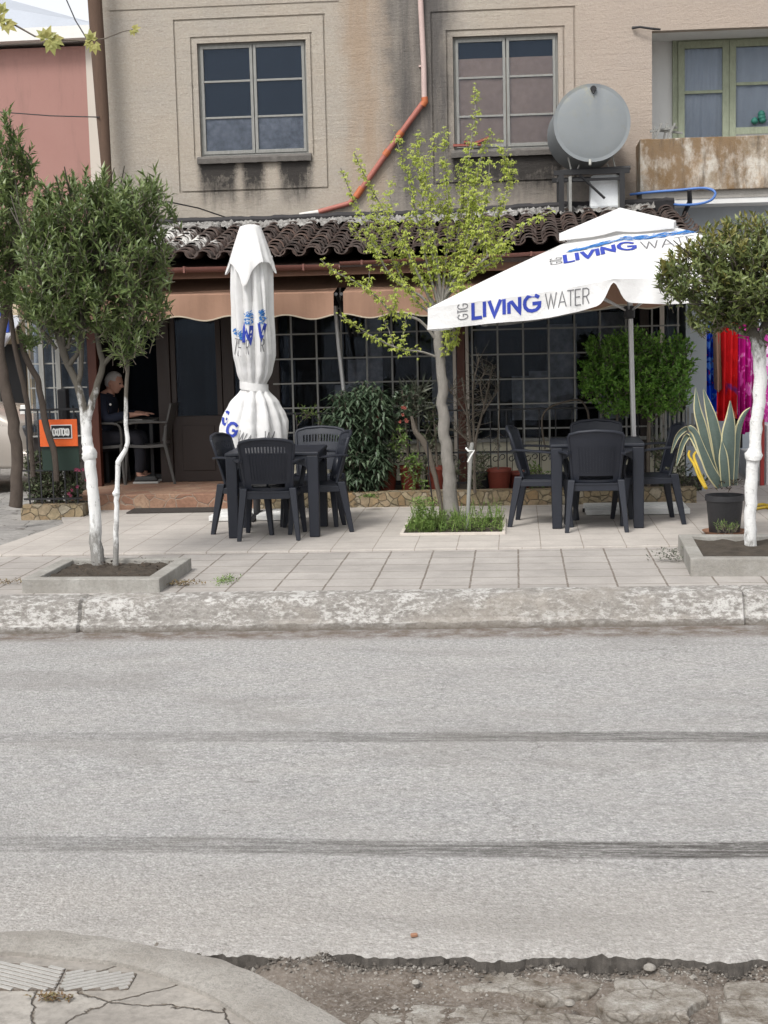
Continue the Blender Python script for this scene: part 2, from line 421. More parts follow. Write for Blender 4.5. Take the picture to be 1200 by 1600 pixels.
# --- roof tiles
m = NM('canal_tiles')
p = m.pos()
r = m.rpi()
n1 = m.noise(p, 9, 6, 0.7)
x, y, z = m.sep(p)
c = m.ramp(r, [(0.0, (0.035, 0.027, 0.024)), (0.5, (0.075, 0.050, 0.042)), (0.8, (0.055, 0.042, 0.037)), (1.0, (0.13, 0.085, 0.068))])
c = m.mix(m.ramp(n1, [(0.45, 0), (0.75, 0.6)]), c, (0.17, 0.15, 0.14))
wx = m.n('MapRange', {'Value': m.math('ADD', x, m.math('MULTIPLY', m.math('SUBTRACT', 15.9, y), -0.55)), 'From Min': -3.2, 'From Max': -3.05, 'To Min': 1.0, 'To Max': 0.0}).outputs[0]
wh = m.math('MULTIPLY', wx, m.ramp(m.noise(p, 7, 5, 0.7), [(0.45, 0), (0.54, 0.95)]))
wh = m.math('MULTIPLY', wh, m.n('MapRange', {'Value': y, 'From Min': 15.4, 'From Max': 15.7}).outputs[0])
c = m.mix(wh, c, (0.68, 0.67, 0.64))
M['tile'] = m.done(c, 0.85, m.bump(n1, 0.6, 0.01), spec=0.3)
m = NM('tile_mortar')
p = m.pos()
n1 = m.noise(p, 14, 7, 0.75)
c = m.ramp(n1, [(0.32, (0.09, 0.085, 0.08)), (0.5, (0.27, 0.26, 0.245)), (0.66, (0.46, 0.45, 0.43))])
M['mortar'] = m.done(c, 0.95, m.bump(n1, 1.0, 0.03), spec=0.2)
M['tar'] = simple('tar_strip', (0.035, 0.033, 0.035), 0.8, 0.4, 10, 0.6)

# --- foliage
def leafm(name, c1, c2, c3, transl=0.3, rough=0.45, spec=0.45):
    m = NM(name)
    r = m.rpi()
    n = m.noise(m.pos(), 3.5, 3)
    c = m.ramp(r, [(0.0, c1), (0.5, c2), (1.0, c3)])
    c = m.mix(m.ramp(n, [(0.3, 0.0), (0.75, 0.55)]), c, c3)
    return m.done(c, rough, None, 0, spec, transl)
M['oleander'] = leafm('oleander_leaves', (0.045, 0.080, 0.022), (0.095, 0.145, 0.045), (0.20, 0.25, 0.09), 0.25, 0.38, 0.55)
M['laurel'] = leafm('laurel_leaves', (0.045, 0.075, 0.022), (0.10, 0.14, 0.04), (0.21, 0.24, 0.08), 0.22, 0.38, 0.55)
M['yellow_tip'] = leafm('yellowish_shoots', (0.20, 0.18, 0.05), (0.28, 0.25, 0.07), (0.16, 0.17, 0.05), 0.25)
M['maple'] = leafm('spring_leaves', (0.26, 0.34, 0.055), (0.38, 0.46, 0.085), (0.50, 0.54, 0.13), 0.45, 0.55)
M['bush_dark'] = leafm('dark_long_leaves', (0.022, 0.042, 0.024), (0.05, 0.085, 0.048), (0.12, 0.165, 0.10), 0.15, 0.4)
M['bush_green'] = leafm('bright_small_leaves', (0.035, 0.10, 0.015), (0.10, 0.24, 0.035), (0.22, 0.40, 0.07), 0.3)
M['herb'] = leafm('ground_herbs', (0.05, 0.11, 0.02), (0.12, 0.22, 0.04), (0.24, 0.32, 0.10), 0.3)
M['grey_leaf'] = leafm('greyish_leaves', (0.05, 0.06, 0.04), (0.10, 0.115, 0.085), (0.15, 0.16, 0.12), 0.2)
M['ivy'] = leafm('hedge_leaves', (0.025, 0.035, 0.018), (0.055, 0.075, 0.035), (0.12, 0.14, 0.075), 0.15)
M['dry_leaf'] = leafm('dry_leaves', (0.13, 0.075, 0.04), (0.17, 0.10, 0.045), (0.17, 0.15, 0.06), 0.1)
M['plane'] = leafm('young_plane_leaves', (0.25, 0.28, 0.08), (0.35, 0.36, 0.12), (0.4, 0.36, 0.12), 0.4)
M['red_flower'] = simple('red_petals', (0.22, 0.05, 0.035), 0.6)
M['magenta_flower'] = simple('magenta_petals', (0.16, 0.02, 0.05), 0.6)

# --- bark (with lime wash up to a height, flaking off)
def bark(name, base, zw=None, soft=0.12, foot=None):
    m = NM(name)
    p = m.pos()
    x, y, z = m.sep(p)
    n1 = m.noise(m.mp(p, (1, 1, 0.45)), 22, 6, 0.7)
    n2 = m.noise(p, 80, 3)
    c = m.mix(n1, tuple(k*0.6 for k in base), tuple(k*1.35 for k in base))
    if zw is not None:
        zz = m.math('ADD', z, m.math('MULTIPLY', m.math('SUBTRACT', n1, 0.5), 0.9))
        wm = m.n('MapRange', {'Value': zz, 'From Min': zw-soft, 'From Max': zw+soft, 'To Min': 1.0, 'To Max': 0.0}).outputs[0]
        if foot:
            fm = m.n('MapRange', {'Value': zz, 'From Min': foot-0.1, 'From Max': foot+0.1}).outputs[0]
            wm = m.math('MULTIPLY', wm, m.math('ADD', m.math('MULTIPLY', fm, 0.75), 0.25))
        fl = m.ramp(m.noise(m.mp(p, (1, 1, 0.6)), 30, 6, 0.75), [(0.32, 0.15), (0.40, 1.0)])
        c = m.mix(m.math('MULTIPLY', wm, fl), c, (0.66, 0.66, 0.65))
    return m.done(c, 0.9, m.bump(m.math('ADD', n1, n2), 0.8, 0.008), spec=0.2)
M['bark_white'] = bark('limewashed_bark', (0.10, 0.09, 0.075), 1.40, 0.12, 0.5)
M['bark_white2'] = bark('limewashed_pale_bark', (0.10, 0.09, 0.075), 1.75, 0.1, 0.3)
M['bark'] = bark('grey_brown_bark', (0.13, 0.11, 0.09))
M['bark_maple'] = bark('pale_maple_bark', (0.23, 0.215, 0.195))
M['bark_dark'] = bark('dark_bark', (0.075, 0.06, 0.05))
M['twig_green'] = simple('green_twigs', (0.12, 0.12, 0.05), 0.7)

# --- other
def plastic(name, c, rough=0.45):
    m = NM(name)
    p = m.obj()
    n = m.noise(p, 5, 5, 0.7)
    nf = m.noise(p, 220, 2)
    dust = m.ramp(n, [(0.45, 0), (0.8, 0.22)])
    cc = m.mix(dust, c, tuple(k*1.7+0.012 for k in c))
    return m.done(cc, m.math('ADD', m.math('MULTIPLY', n, 0.25), rough-0.1), m.bump(nf, 0.25, 0.002), spec=0.4)
M['chair'] = plastic('anthracite_resin', (0.0115, 0.014, 0.022), 0.48)
M['chair_grey'] = plastic('grey_resin', (0.075, 0.072, 0.068), 0.5)
m = NM('white_canopy_cloth')
p = m.obj()
n = m.noise(p, 3.0, 5, 0.65)
n2 = m.noise(p, 14, 4, 0.6)
wv = m.noise(p, 400, 1)
c = m.mix(m.ramp(n, [(0.4, 0), (0.75, 0.45)]), (0.77, 0.77, 0.77), (0.64, 0.63, 0.61))
M['canvas'] = m.done(c, 0.85, m.bump(m.math('ADD', m.math('ADD', n, m.math('MULTIPLY', n2, 0.35)), m.math('MULTIPLY', wv, 0.03)), 0.5, 0.035), spec=0.15, transl=0.22)
M['blue_ink'] = simple('blue_print', (0.022, 0.045, 0.32), 0.7, 0.1)
M['cyan_ink'] = simple('light_blue_print', (0.04, 0.20, 0.55), 0.7, 0.4, 20)
M['grey_ink'] = simple('grey_print', (0.13, 0.13, 0.14), 0.7, 0.1)
M['alu'] = simple('grey_aluminium', (0.48, 0.48, 0.48), 0.4, 0.08, 6, 0.05, 0.7)
M['black_iron'] = simple('black_iron', (0.018, 0.018, 0.02), 0.55, 0.3)
M['grille'] = simple('grey_painted_mesh', (0.26, 0.26, 0.245), 0.6, 0.25, 8)
M['redwood'] = simple('reddish_wood', (0.085, 0.024, 0.013), 0.5, 0.35, 4, 0.3, stretch=(8, 8, 0.8))
M['door_wood'] = simple('dark_door_wood', (0.022, 0.012, 0.009), 0.5, 0.35, 4, 0.3, stretch=(8, 8, 0.8))
M['grey_wood'] = simple('weathered_grey_wood', (0.27, 0.27, 0.255), 0.85, 0.4, 8, 0.8, stretch=(6, 6, 1))
M['green_wood'] = simple('flaking_green_paint', (0.31, 0.34, 0.25), 0.8, 0.4, 10, 0.7, stretch=(3, 3, 1))
M['pole_wood'] = simple('brown_pole_wood', (0.105, 0.065, 0.045), 0.85, 0.4, 6, 0.8, stretch=(8, 8, 0.7))
M['gutter'] = simple('brown_red_gutter', (0.17, 0.07, 0.055), 0.5, 0.3, 5)
M['pipe_red'] = simple('orange_red_pipe', (0.36, 0.125, 0.095), 0.55, 0.3, 8)
M['pipe_joint'] = simple('orange_pipe_joint', (0.45, 0.13, 0.05), 0.5, 0.3, 8)
M['pipe_pink'] = simple('faded_pink_pipe', (0.50, 0.38, 0.35), 0.6, 0.15, 8)
M['pipe_white'] = simple('white_pipe', (0.6, 0.58, 0.55), 0.6, 0.15, 8)
M['sill'] = simple('blackened_sill', (0.13, 0.12, 0.11), 0.9, 0.5, 12, 0.9)
M['terracotta'] = simple('red_brown_plastic_pot', (0.19, 0.04, 0.025), 0.6, 0.3, 8)
M['terracotta2'] = simple('terracotta', (0.30, 0.16, 0.10), 0.85, 0.3, 8)
M['black_pot'] = simple('black_pot', (0.03, 0.03, 0.033), 0.6, 0.4, 5)
M['yellow_hose'] = simple('yellow_hose', (0.55, 0.38, 0.04), 0.5)
M['blue_hose'] = simple('blue_hose', (0.07, 0.16, 0.42), 0.5)
M['orange'] = simple('orange_board', (0.68, 0.115, 0.02), 0.5, 0.2, 5)
M['dark_green'] = simple('dark_green_board', (0.010, 0.026, 0.018), 0.6)
M['black'] = simple('black_paint', (0.012, 0.012, 0.014), 0.5)
M['white'] = simple('white_paint', (0.7, 0.7, 0.68), 0.6, 0.1)
M['sign_blue'] = simple('sign_blue', (0.02, 0.06, 0.35), 0.5)
M['mat'] = simple('grey_brown_doormat', (0.05, 0.043, 0.038), 0.95, 0.4, 40, 1.0)
M['skin'] = simple('skin', (0.42, 0.23, 0.17), 0.6, 0.1)
M['hair'] = simple('white_hair', (0.42, 0.40, 0.38), 0.8, 0.3, 60, 0.8)
M['navy'] = simple('navy_cloth', (0.012, 0.016, 0.032), 0.9, 0.3)
M['dark_trousers'] = simple('dark_trousers', (0.014, 0.014, 0.02), 0.9, 0.3)
M['shoe'] = simple('shoe', (0.03, 0.03, 0.03), 0.6)
M['sole'] = simple('pale_sole', (0.40, 0.39, 0.37), 0.7)
M['carpaint'] = simple('beige_car_paint', (0.42, 0.38, 0.34), 0.25, 0.05, 3, 0.0, 0.4)
M['rubber'] = simple('rubber', (0.02, 0.02, 0.02), 0.85)
M['chrome'] = simple('dull_chrome', (0.4, 0.4, 0.4), 0.3, 0.1, 4, 0.0, 0.9)
M['curtain'] = simple('pale_net_curtain', (0.42, 0.43, 0.45), 0.9, 0.15, 2, 0.0, stretch=(12, 12, 0.6))
M['curtain_brown'] = simple('brown_blind', (0.52, 0.36, 0.28), 0.9, 0.3, 1.5, 0.0)
M['dark_backing'] = simple('navy_backing', (0.012, 0.018, 0.030), 0.9, 0.25, 2, 0.0)  # dark colour standing in for the shade of rooms behind
M['curtain_grey'] = simple('grey_paper', (0.34, 0.34, 0.37), 0.9, 0.75, 1.5, 0.0)
M['teal'] = simple('teal_bag', (0.03, 0.17, 0.13), 0.5, 0.3)
M['metal_roof'] = simple('blue_grey_sheet_roof', (0.42, 0.45, 0.50), 0.5, 0.12, 3, 0.1, 0.1)
M['plastic_white'] = simple('white_plastic_can', (0.75, 0.78, 0.80), 0.5, 0.15)
M['litter'] = simple('white_plastic_litter', (0.8, 0.8, 0.78), 0.6, 0.1)
M['red_post'] = simple('red_paint', (0.32, 0.03, 0.025), 0.5)
M['agave_edge'] = simple('agave_cream_edge', (0.60, 0.55, 0.32), 0.6)
M['agave'] = simple('agave_blue_green', (0.11, 0.15, 0.13), 0.5, 0.3, 6, 0.2)
M['mat_dead'] = simple('dead_leaf_bases', (0.07, 0.05, 0.035), 0.9, 0.5, 20)
M['awning_edge'] = simple('awning_piping', (0.42, 0.36, 0.28), 0.8)
m = NM('tan_awning_cloth')
p = m.pos()
n = m.noise(p, 2.0, 5, 0.65)
nv = m.noise(m.mp(p, (5, 1, 0.6)), 1.5, 5, 0.6)
c = m.mix(n, (0.29, 0.175, 0.12), (0.35, 0.215, 0.155))
c = m.mix(m.ramp(nv, [(0.45, 0), (0.75, 0.5)]), c, (0.19, 0.115, 0.085))
M['awning'] = m.done(c, 0.85, m.bump(n, 0.4, 0.03), spec=0.15, transl=0.1)
# galvanised tank
m = NM('galvanised_tank')
p = m.obj()
n = m.noise(p, 2.5, 6, 0.6)
n2 = m.noise(p, 14, 5, 0.7)
c = m.mix(n, (0.17, 0.19, 0.205), (0.24, 0.255, 0.26))
c = m.mix(m.ramp(n2, [(0.55, 0), (0.75, 0.4)]), c, (0.20, 0.20, 0.17))
xo, yo_, zo = m.sep(p)
dr = m.math('MULTIPLY', m.band(m.math('ADD', xo, m.math('MULTIPLY', m.math('SUBTRACT', n, 0.5), 0.1)), 0.0, 0.06, 0.05), m.n('MapRange', {'Value': zo, 'From Min': 0.25, 'From Max': 0.85}).outputs[0])
c = m.mix(m.math('MULTIPLY', dr, 0.5), c, (0.12, 0.135, 0.16))
c = m.mix(m.math('MULTIPLY', m.ramp(m.noise(p, 6, 6, 0.8), [(0.5, 0), (0.62, 1)]), m.n('MapRange', {'Value': zo, 'From Min': 0.5, 'From Max': 0.85}).outputs[0]), c, (0.27, 0.27, 0.22))
M['tank'] = m.done(c, 0.62, m.bump(n, 0.15, 0.02), 0.12, 0.3)
M['tank_patina'] = simple('tank_drip_patina', (0.36, 0.36, 0.33), 0.7, 0.3, 15)
# glass
def glass(name, tint, refl_rough=0.03, op=0.35):
    m = NM(name)
    p = m.pos()
    n = m.noise(p, 1.5, 3)
    d = m.noise(p, 9, 6, 0.7)
    tr = m.n('BsdfTransparent', {'Color': (*tint, 1)})
    gl = m.n('BsdfGlossy', {'Color': (0.34, 0.42, 0.54, 1), 'Roughness': refl_rough, 'Normal': m.bump(n, 0.06, 0.05)})
    df = m.n('BsdfDiffuse', {'Color': (0.10, 0.10, 0.105, 1)})
    fr = m.n('Fresnel', {'IOR': 1.4})
    m1 = m.n('MixShader', {0: m.math('MULTIPLY', m.ramp(d, [(0.3, 0.1), (0.75, 1)]), op)})
    m.t.links.new(tr.outputs[0], m1.inputs[1])
    m.t.links.new(df.outputs[0], m1.inputs[2])
    m2 = m.n('MixShader', {0: fr.outputs[0]})
    m.t.links.new(m1.outputs[0], m2.inputs[1])
    m.t.links.new(gl.outputs[0], m2.inputs[2])
    m.t.links.new(m2.outputs[0], m.out.inputs[0])
    return m.m
M['glass'] = glass('window_glass', (0.93, 0.95, 0.97), op=0.03)
M['glass_dirty'] = glass('dusty_glass', (0.7, 0.74, 0.78), op=0.25)
# printed towels
def towel(name, a, b, c_, d, s1=6, s2=9):
    m = NM(name)
    p = m.obj()
    n1 = m.noise(m.mp(p, (1, 0.3, 0.8)), s1, 4, 0.55, 0.6)
    n2 = m.noise(m.mp(p, (1, 0.3, 0.8), (3, 2, 1)), s2, 3, 0.5, 0.8)
    c = m.ramp(n1, [(0.40, a), (0.47, b)])
    c = m.mix(m.ramp(n2, [(0.56, 0), (0.60, 1)]), c, c_)
    c = m.mix(m.ramp(m.noise(m.mp(p, (1, 0.3, 1)), s2*1.7, 3, 0.5, 0.5), [(0.62, 0), (0.66, 1)]), c, d)
    return m.done(c, 0.85, m.bump(m.noise(p, 200, 2), 0.3, 0.004), spec=0.15, transl=0.1)
M['towel_blue'] = towel('blue_printed_cloth', (0.01, 0.04, 0.42), (0.015, 0.12, 0.8), (0.16, 0.42, 0.9), (0.55, 0.03, 0.07))
M['towel_red'] = towel('red_printed_cloth', (0.72, 0.02, 0.025), (0.6, 0.015, 0.02), (0.02, 0.05, 0.36), (0.75, 0.3, 0.22), 4, 2.6)
M['towel_magenta'] = towel('magenta_printed_cloth', (0.55, 0.01, 0.28), (0.45, 0.01, 0.22), (0.8, 0.15, 0.6), (0.8, 0.4, 0.65), 7, 8)
M['towel_pink'] = towel('pink_white_printed_cloth', (0.75, 0.25, 0.6), (0.55, 0.06, 0.38), (0.8, 0.7, 0.8), (0.8, 0.7, 0.8), 12, 10)

# ------------------------------------------------------------------ mesh helpers
def loc_of(o):
    v = Vector((0, 0, 0))
    while o is not None:
        v += o.location
        o = o.parent
    return v

class MB:
    def __init__(s):
        s.v, s.f, s.mi = [], [], []
    def add(s, vs, fs, mi=0):
        k = len(s.v)
        s.v += [tuple(q) for q in vs]
        s.f += [tuple(i+k for i in f) for f in fs]
        s.mi += [mi]*len(fs)
        return s
    def box(s, c, d, rot=None, mi=0, top=1.0):
        """centre, full dimensions; top = scale of the upper face"""
        hx, hy, hz = d[0]/2, d[1]/2, d[2]/2
        vs = []
        for sz in (-1, 1):
            k = top if sz > 0 else 1.0
            for sx, sy in ((-1, -1), (1, -1), (1, 1), (-1, 1)):
                v = Vector((sx*hx*k, sy*hy*k, sz*hz))
                if rot is not None:
                    v = rot @ v
                vs.append(Vector(c)+v)
        return s.add(vs, [(3, 2, 1, 0), (4, 5, 6, 7), (0, 1, 5, 4), (1, 2, 6, 5), (2, 3, 7, 6), (3, 0, 4, 7)], mi)
    def bx(s, x0, x1, y0, y1, z0, z1, mi=0):
        return s.box(((x0+x1)/2, (y0+y1)/2, (z0+z1)/2), (abs(x1-x0), abs(y1-y0), abs(z1-z0)), None, mi)
    def hexa(s, a, b, mi=0):
        """two quads of four points each"""
        return s.add(list(a)+list(b), [(3, 2, 1, 0), (4, 5, 6, 7), (0, 1, 5, 4), (1, 2, 6, 5), (2, 3, 7, 6), (3, 0, 4, 7)], mi)
    def sweep(s, pts, prof, closed_prof=True, cap=True, up=(0, 0, 1), mi=0):
        """prof(i, t) -> list of (a, b) offsets across the path"""
        pts = [Vector(q) for q in pts]
        n = len(pts)
        prev = None
        rings = []
        for i, q in enumerate(pts):
            d = (pts[min(i+1, n-1)]-pts[max(i-1, 0)])
            if d.length < 1e-9:
                d = Vector((0, 0, 1))
            d.normalize()
            if prev is None:
                u = Vector(up)
                if abs(u.dot(d)) > 0.98:
                    u = Vector((1, 0, 0)) if abs(d.x) < 0.9 else Vector((0, 1, 0))
                a = u.cross(d).normalized()
            else:
                a = (prev - d*prev.dot(d))
                if a.length < 1e-6:
                    a = Vector(up).cross(d)
                a.normalize()
            prev = a
            b = d.cross(a)
            rings.append([q+a*ca+b*cb for ca, cb in prof(i, i/max(1, n-1))])
        m_ = len(rings[0])
        vs = [v for r_ in rings for v in r_]
        fs = []
        for i in range(n-1):
            for j in range(m_ if closed_prof else m_-1):
                k = (j+1) % m_
                fs.append((i*m_+j, i*m_+k, (i+1)*m_+k, (i+1)*m_+j))
        if cap and closed_prof:
            fs.append(tuple(reversed(range(m_))))
            fs.append(tuple((n-1)*m_+j for j in range(m_)))
        return s.add(vs, fs, mi)
    def tube(s, pts, r, n=8, mi=0, cap=True, wob=0.0):
        if not hasattr(r, '__len__'):
            r = [r]*len(pts)
        cs = [(math.cos(2*math.pi*j/n), math.sin(2*math.pi*j/n)) for j in range(n)]
        def prof(i, t):
            return [(cx*r[i]*(1+wob*rnd.uniform(-1, 1)), cy*r[i]*(1+wob*rnd.uniform(-1, 1))) for cx, cy in cs]
        return s.sweep(pts, prof, cap=cap, mi=mi)
    def lathe(s, prof, c=(0, 0, 0), n=24, mi=0, rot=None):
        vs, fs = [], []
        for r_, z_ in prof:
            for j in range(n):
                v = Vector((r_*math.cos(2*math.pi*j/n), r_*math.sin(2*math.pi*j/n), z_))
                if rot is not None:
                    v = rot @ v
                vs.append(Vector(c)+v)
        for i in range(len(prof)-1):
            for j in range(n):
                k = (j+1) % n
                fs.append((i*n+j, i*n+k, (i+1)*n+k, (i+1)*n+j))
        fs.append(tuple(reversed(range(n))))
        fs.append(tuple((len(prof)-1)*n+j for j in range(n)))
        return s.add(vs, fs, mi)
    def prism(s, poly, z0, z1, mi=0):
        n = len(poly)
        vs = [(p_[0], p_[1], z0) for p_ in poly]+[(p_[0], p_[1], z1) for p_ in poly]
        fs = [tuple(reversed(range(n))), tuple(range(n, 2*n))]+[(i, (i+1) % n, n+(i+1) % n, n+i) for i in range(n)]
        return s.add(vs, fs, mi)
    def sheet(s, fn, us, vs_, keep=None, th=0.01, nrm=(0, 1, 0), mi=0):
        """thick sheet with openings; fn(u, v) -> Vector"""
        nu, nv = len(us), len(vs_)
        N_ = Vector(nrm)
        pts = [[Vector(fn(u, v)) for v in vs_] for u in us]
        base = [pts[i][j] for i in range(nu) for j in range(nv)]
        V = base+[q+N_*th for q in base]
        o = nu*nv
        K = [[(keep is None or keep((us[i]+us[i+1])/2, (vs_[j]+vs_[j+1])/2)) for j in range(nv-1)] for i in range(nu-1)]
        fs = []
        def id_(i, j):
            return i*nv+j
        for i in range(nu-1):
            for j in range(nv-1):
                if not K[i][j]:
                    continue
                a, b, c_, d = id_(i, j), id_(i+1, j), id_(i+1, j+1), id_(i, j+1)
                fs.append((a, b, c_, d))
                fs.append((d+o, c_+o, b+o, a+o))
                if i == 0 or not K[i-1][j]:
                    fs.append((a, d, d+o, a+o))
                if i == nu-2 or not K[i+1][j]:
                    fs.append((c_, b, b+o, c_+o))
                if j == 0 or not K[i][j-1]:
                    fs.append((b, a, a+o, b+o))
                if j == nv-2 or not K[i][j+1]:
                    fs.append((d, c_, c_+o, d+o))
        return s.add(V, fs, mi)
    def grid(s, fn, us, vs_, mi=0):
        nv = len(vs_)
        V = [fn(u, v) for u in us for v in vs_]
        fs = [(i*nv+j, (i+1)*nv+j, (i+1)*nv+j+1, i*nv+j+1) for i in range(len(us)-1) for j in range(nv-1)]
        return s.add(V, fs, mi)
    def leaf(s, p, d, up, L, W, droop=0.15, mi=0):
        d = d.normalized()
        a = d.cross(up)
        if a.length < 1e-4:
            a = d.cross(Vector((0.3, 0.9, 0.1)))
        a.normalize()
        nn = a.cross(d)
        mid = p+d*L*0.45+nn*(W*0.12)
        tip = p+d*L-nn*(L*droop)
        l_ = p+d*L*0.42-a*W*0.5+nn*W*0.25
        r_ = p+d*L*0.42+a*W*0.5+nn*W*0.25
        k = len(s.v)
        s.v += [tuple(p), tuple(l_), tuple(tip), tuple(r_), tuple(mid)]
        s.f += [(k, k+4, k+2, k+1), (k, k+3, k+2, k+4)]
        s.mi += [mi, mi]
    def build(s, name, mats, parent=None, bevel=0.0, smooth=None, world=True):
        me = bpy.data.meshes.new(name)
        off = loc_of(parent) if (parent is not None and world) else Vector((0, 0, 0))
        me.from_pydata([(q[0]-off.x, q[1]-off.y, q[2]-off.z) for q in s.v], [], s.f)
        if not isinstance(mats, (list, tuple)):
            mats = [mats]
        for mt in mats:
            me.materials.append(mt if not isinstance(mt, str) else M[mt])
        if len(mats) > 1:
            me.polygons.foreach_set('material_index', s.mi)
        if smooth is not None:
            me.shade_smooth()
            me.set_sharp_from_angle(angle=R(smooth))
        o = bpy.data.objects.new(name, me)
        col.objects.link(o)
        if parent is not None:
            o.parent = parent
        if bevel:
            b = o.modifiers.new('bevel', 'BEVEL')
            b.width = bevel
            b.segments = 2
            b.limit_method = 'ANGLE'
        return o

def root(name, label, cat, loc=(0, 0, 0), rz=0, group=None):
    o = bpy.data.objects.new(name, None)
    o.empty_display_size = 0.2
    col.objects.link(o)
    o.location = loc
    o.rotation_euler = (0, 0, rz)
    o['label'] = label
    o['category'] = cat
    if group:
        o['group'] = group
    return o
def tag(o, label, cat, group=None):
    o['label'] = label
    o['category'] = cat
    if group:
        o['group'] = group
    return o
def struct(o, kind='structure'):
    o['kind'] = kind
    return o
def copy_tree(o, parent=None):
    c_ = o.copy()
    col.objects.link(c_)
    c_.parent = parent
    for ch in list(o.children):
        copy_tree(ch, c_)
    return c_
def rebase(o, loc):
    """put a single mesh's origin at loc without moving its faces"""
    loc = Vector(loc)
    o.data.transform(Matrix.Translation(-loc))
    o.location = loc
    return o
def lin(a, b, n):
    return [a+(b-a)*i/(n-1) for i in range(n)]
def smoothpath(pts, k=4):
    """Catmull-Rom through points (tuples of any length)"""
    out = []
    n = len(pts)
    for i in range(n-1):
        p0, p1, p2, p3 = pts[max(i-1, 0)], pts[i], pts[i+1], pts[min(i+2, n-1)]
        for j in range(k):
            t = j/k
            out.append(tuple(0.5*((2*b)+(-a+c_)*t+(2*a-5*b+4*c_-d)*t*t+(-a+3*b-3*c_+d)*t**3) for a, b, c_, d in zip(p0, p1, p2, p3)))
    out.append(tuple(pts[-1]))
    return out

# ================================================================== STROKE LETTERING
GL = {   # strokes in a unit-high box, and advance width
 'L': ([[(0, 1), (0, 0), (.48, 0)]], .62), 'I': ([[(0, 1), (0, 0)]], .26),
 'V': ([[(0, 1), (.27, 0), (.62, 1)]], .80), 'N': ([[(0, 0), (0, 1), (.58, 0), (.58, 1)]], .84),
 'G': ([[(.78, .82), (.60, .96), (.40, 1), (.18, .93), (.03, .72), (0, .5), (.03, .28), (.18, .07), (.40, 0), (.62, .04), (.78, .22), (.80, .46), (.42, .46)]], 1.02),
 'W': ([[(0, 1), (.22, 0), (.42, .95), (.62, 0), (.84, 1)]], .98),
 'A': ([[(0, 0), (.30, 1), (.60, 0)], [(.13, .33), (.47, .33)]], .68),
 'T': ([[(0, 1), (.52, 1)], [(.26, .96), (.26, 0)]], .62),
 'E': ([[(.42, 1), (0, 1), (0, 0), (.42, 0)], [(.04, .52), (.36, .52)]], .58),
 'R': ([[(0, 0), (0, 1), (.28, 1), (.44, .9), (.44, .62), (.28, .5), (.04, .5)], [(.25, .47), (.46, 0)]], .56),
 's': ([[(.42, .60), (.28, .68), (.08, .62), (.08, .44), (.36, .32), (.40, .12), (.24, 0), (.02, .06)]], .52),
 'С': ([[(.46, .85), (.26, 1), (.05, .85), (0, .5), (.05, .15), (.26, 0), (.46, .15)]], .62),
 'К': ([[(0, 1), (0, 0)], [(.5, 1), (.06, .5), (.5, 0)]], .62),
 'О': ([[(.26, 1), (.05, .85), (0, .5), (.05, .15), (.26, 0), (.47, .15), (.52, .5), (.47, .85), (.27, 1)]], .66),
 'П': ([[(0, 0), (0, 1), (.5, 1), (.5, 0)]], .66),
 'S': ([[(.46, .86), (.28, 1), (.06, .9), (.04, .68), (.44, .38), (.44, .12), (.22, 0), (0, .12)]], .60),
 ' ': ([], .4),
}
def strokes(text, h, wd, cond=1.0, track=0.0):
    """list of ribbons: each a list of (left, right) 2D pairs"""
    out = []
    cx = 0.0
    for ch in text:
        st, adv = GL[ch]
        for poly in st:
            pts = [Vector((cx+px*h*cond, py*h)) for px, py in poly]
            fine = [pts[0]]
            for a, c_ in zip(pts, pts[1:]):
                k = max(1, int((c_-a).length/0.035))
                for j in range(1, k+1):
                    fine.append(a.lerp(c_, j/k))
            rib = []
            for i, q_ in enumerate(fine):
                d0 = (fine[i]-fine[i-1]).normalized() if i else None
                d1 = (fine[i+1]-fine[i]).normalized() if i < len(fine)-1 else None
                d0 = d0 or d1
                d1 = d1 or d0
                n0, n1_ = Vector((-d0.y, d0.x)), Vector((-d1.y, d1.x))
                mm = n0+n1_
                if mm.length < 0.3:
                    mm = n0
                mm.normalize()
                k = 1/max(0.5, mm.dot(n0))
                rib.append((q_+mm*wd/2*k, q_-mm*wd/2*k))
            out.append(rib)
        cx += (adv*cond+track)*h
    return out, cx
def decal(b_, ribs, o_, ux, uy, bvh, dirn, off=0.004, mi=0, bend=None):
    """print the ribbons on the surface met along dirn"""
    for s_i, rib in enumerate(ribs):
        V = []
        ok = []
        for l_, r_ in rib:
            for q_ in (l_, r_):
                w_ = o_+ux*q_.x+uy*q_.y
                if bend:
                    w_ = w_+bend(q_.x)
                hit = bvh.ray_cast(w_-dirn*3, dirn)
                if hit[0] is None:
                    V.append(w_)
                    ok.append(False)
                else:
                    V.append(hit[0]-dirn*(off+0.0004*(s_i % 4)))
                    ok.append(True)
        F = []
        for i in range(len(rib)-1):
            if all(ok[2*i:2*i+4]):
                q4 = V[2*i:2*i+4]
                if max((q4[0]-q4[2]).length, (q4[1]-q4[3]).length) < 0.16:
                    F.append((2*i, 2*i+1, 2*i+3, 2*i+2))
        b_.add(V, F, mi)

# ================================================================== GROUND
ZT = 0.22                                # terrace level
KY = lambda x: 9.965 + 0.024*x           # line of the far kerb's face
def strip(y0f, y1f, z0f, z1f, x0, x1, nx, ny, jit=0.0, seed=0):
    b = MB()
    def fn(u, v):
        y = y0f(u)*(1-v)+y1f(u)*v
        z = z0f(u)*(1-v)+z1f(u)*v
        return (u, y, z + jit*mnoise.noise(Vector((u*2.1, y*2.1, seed))))
    return b.grid(fn, lin(x0, x1, nx), lin(0, 1, ny))

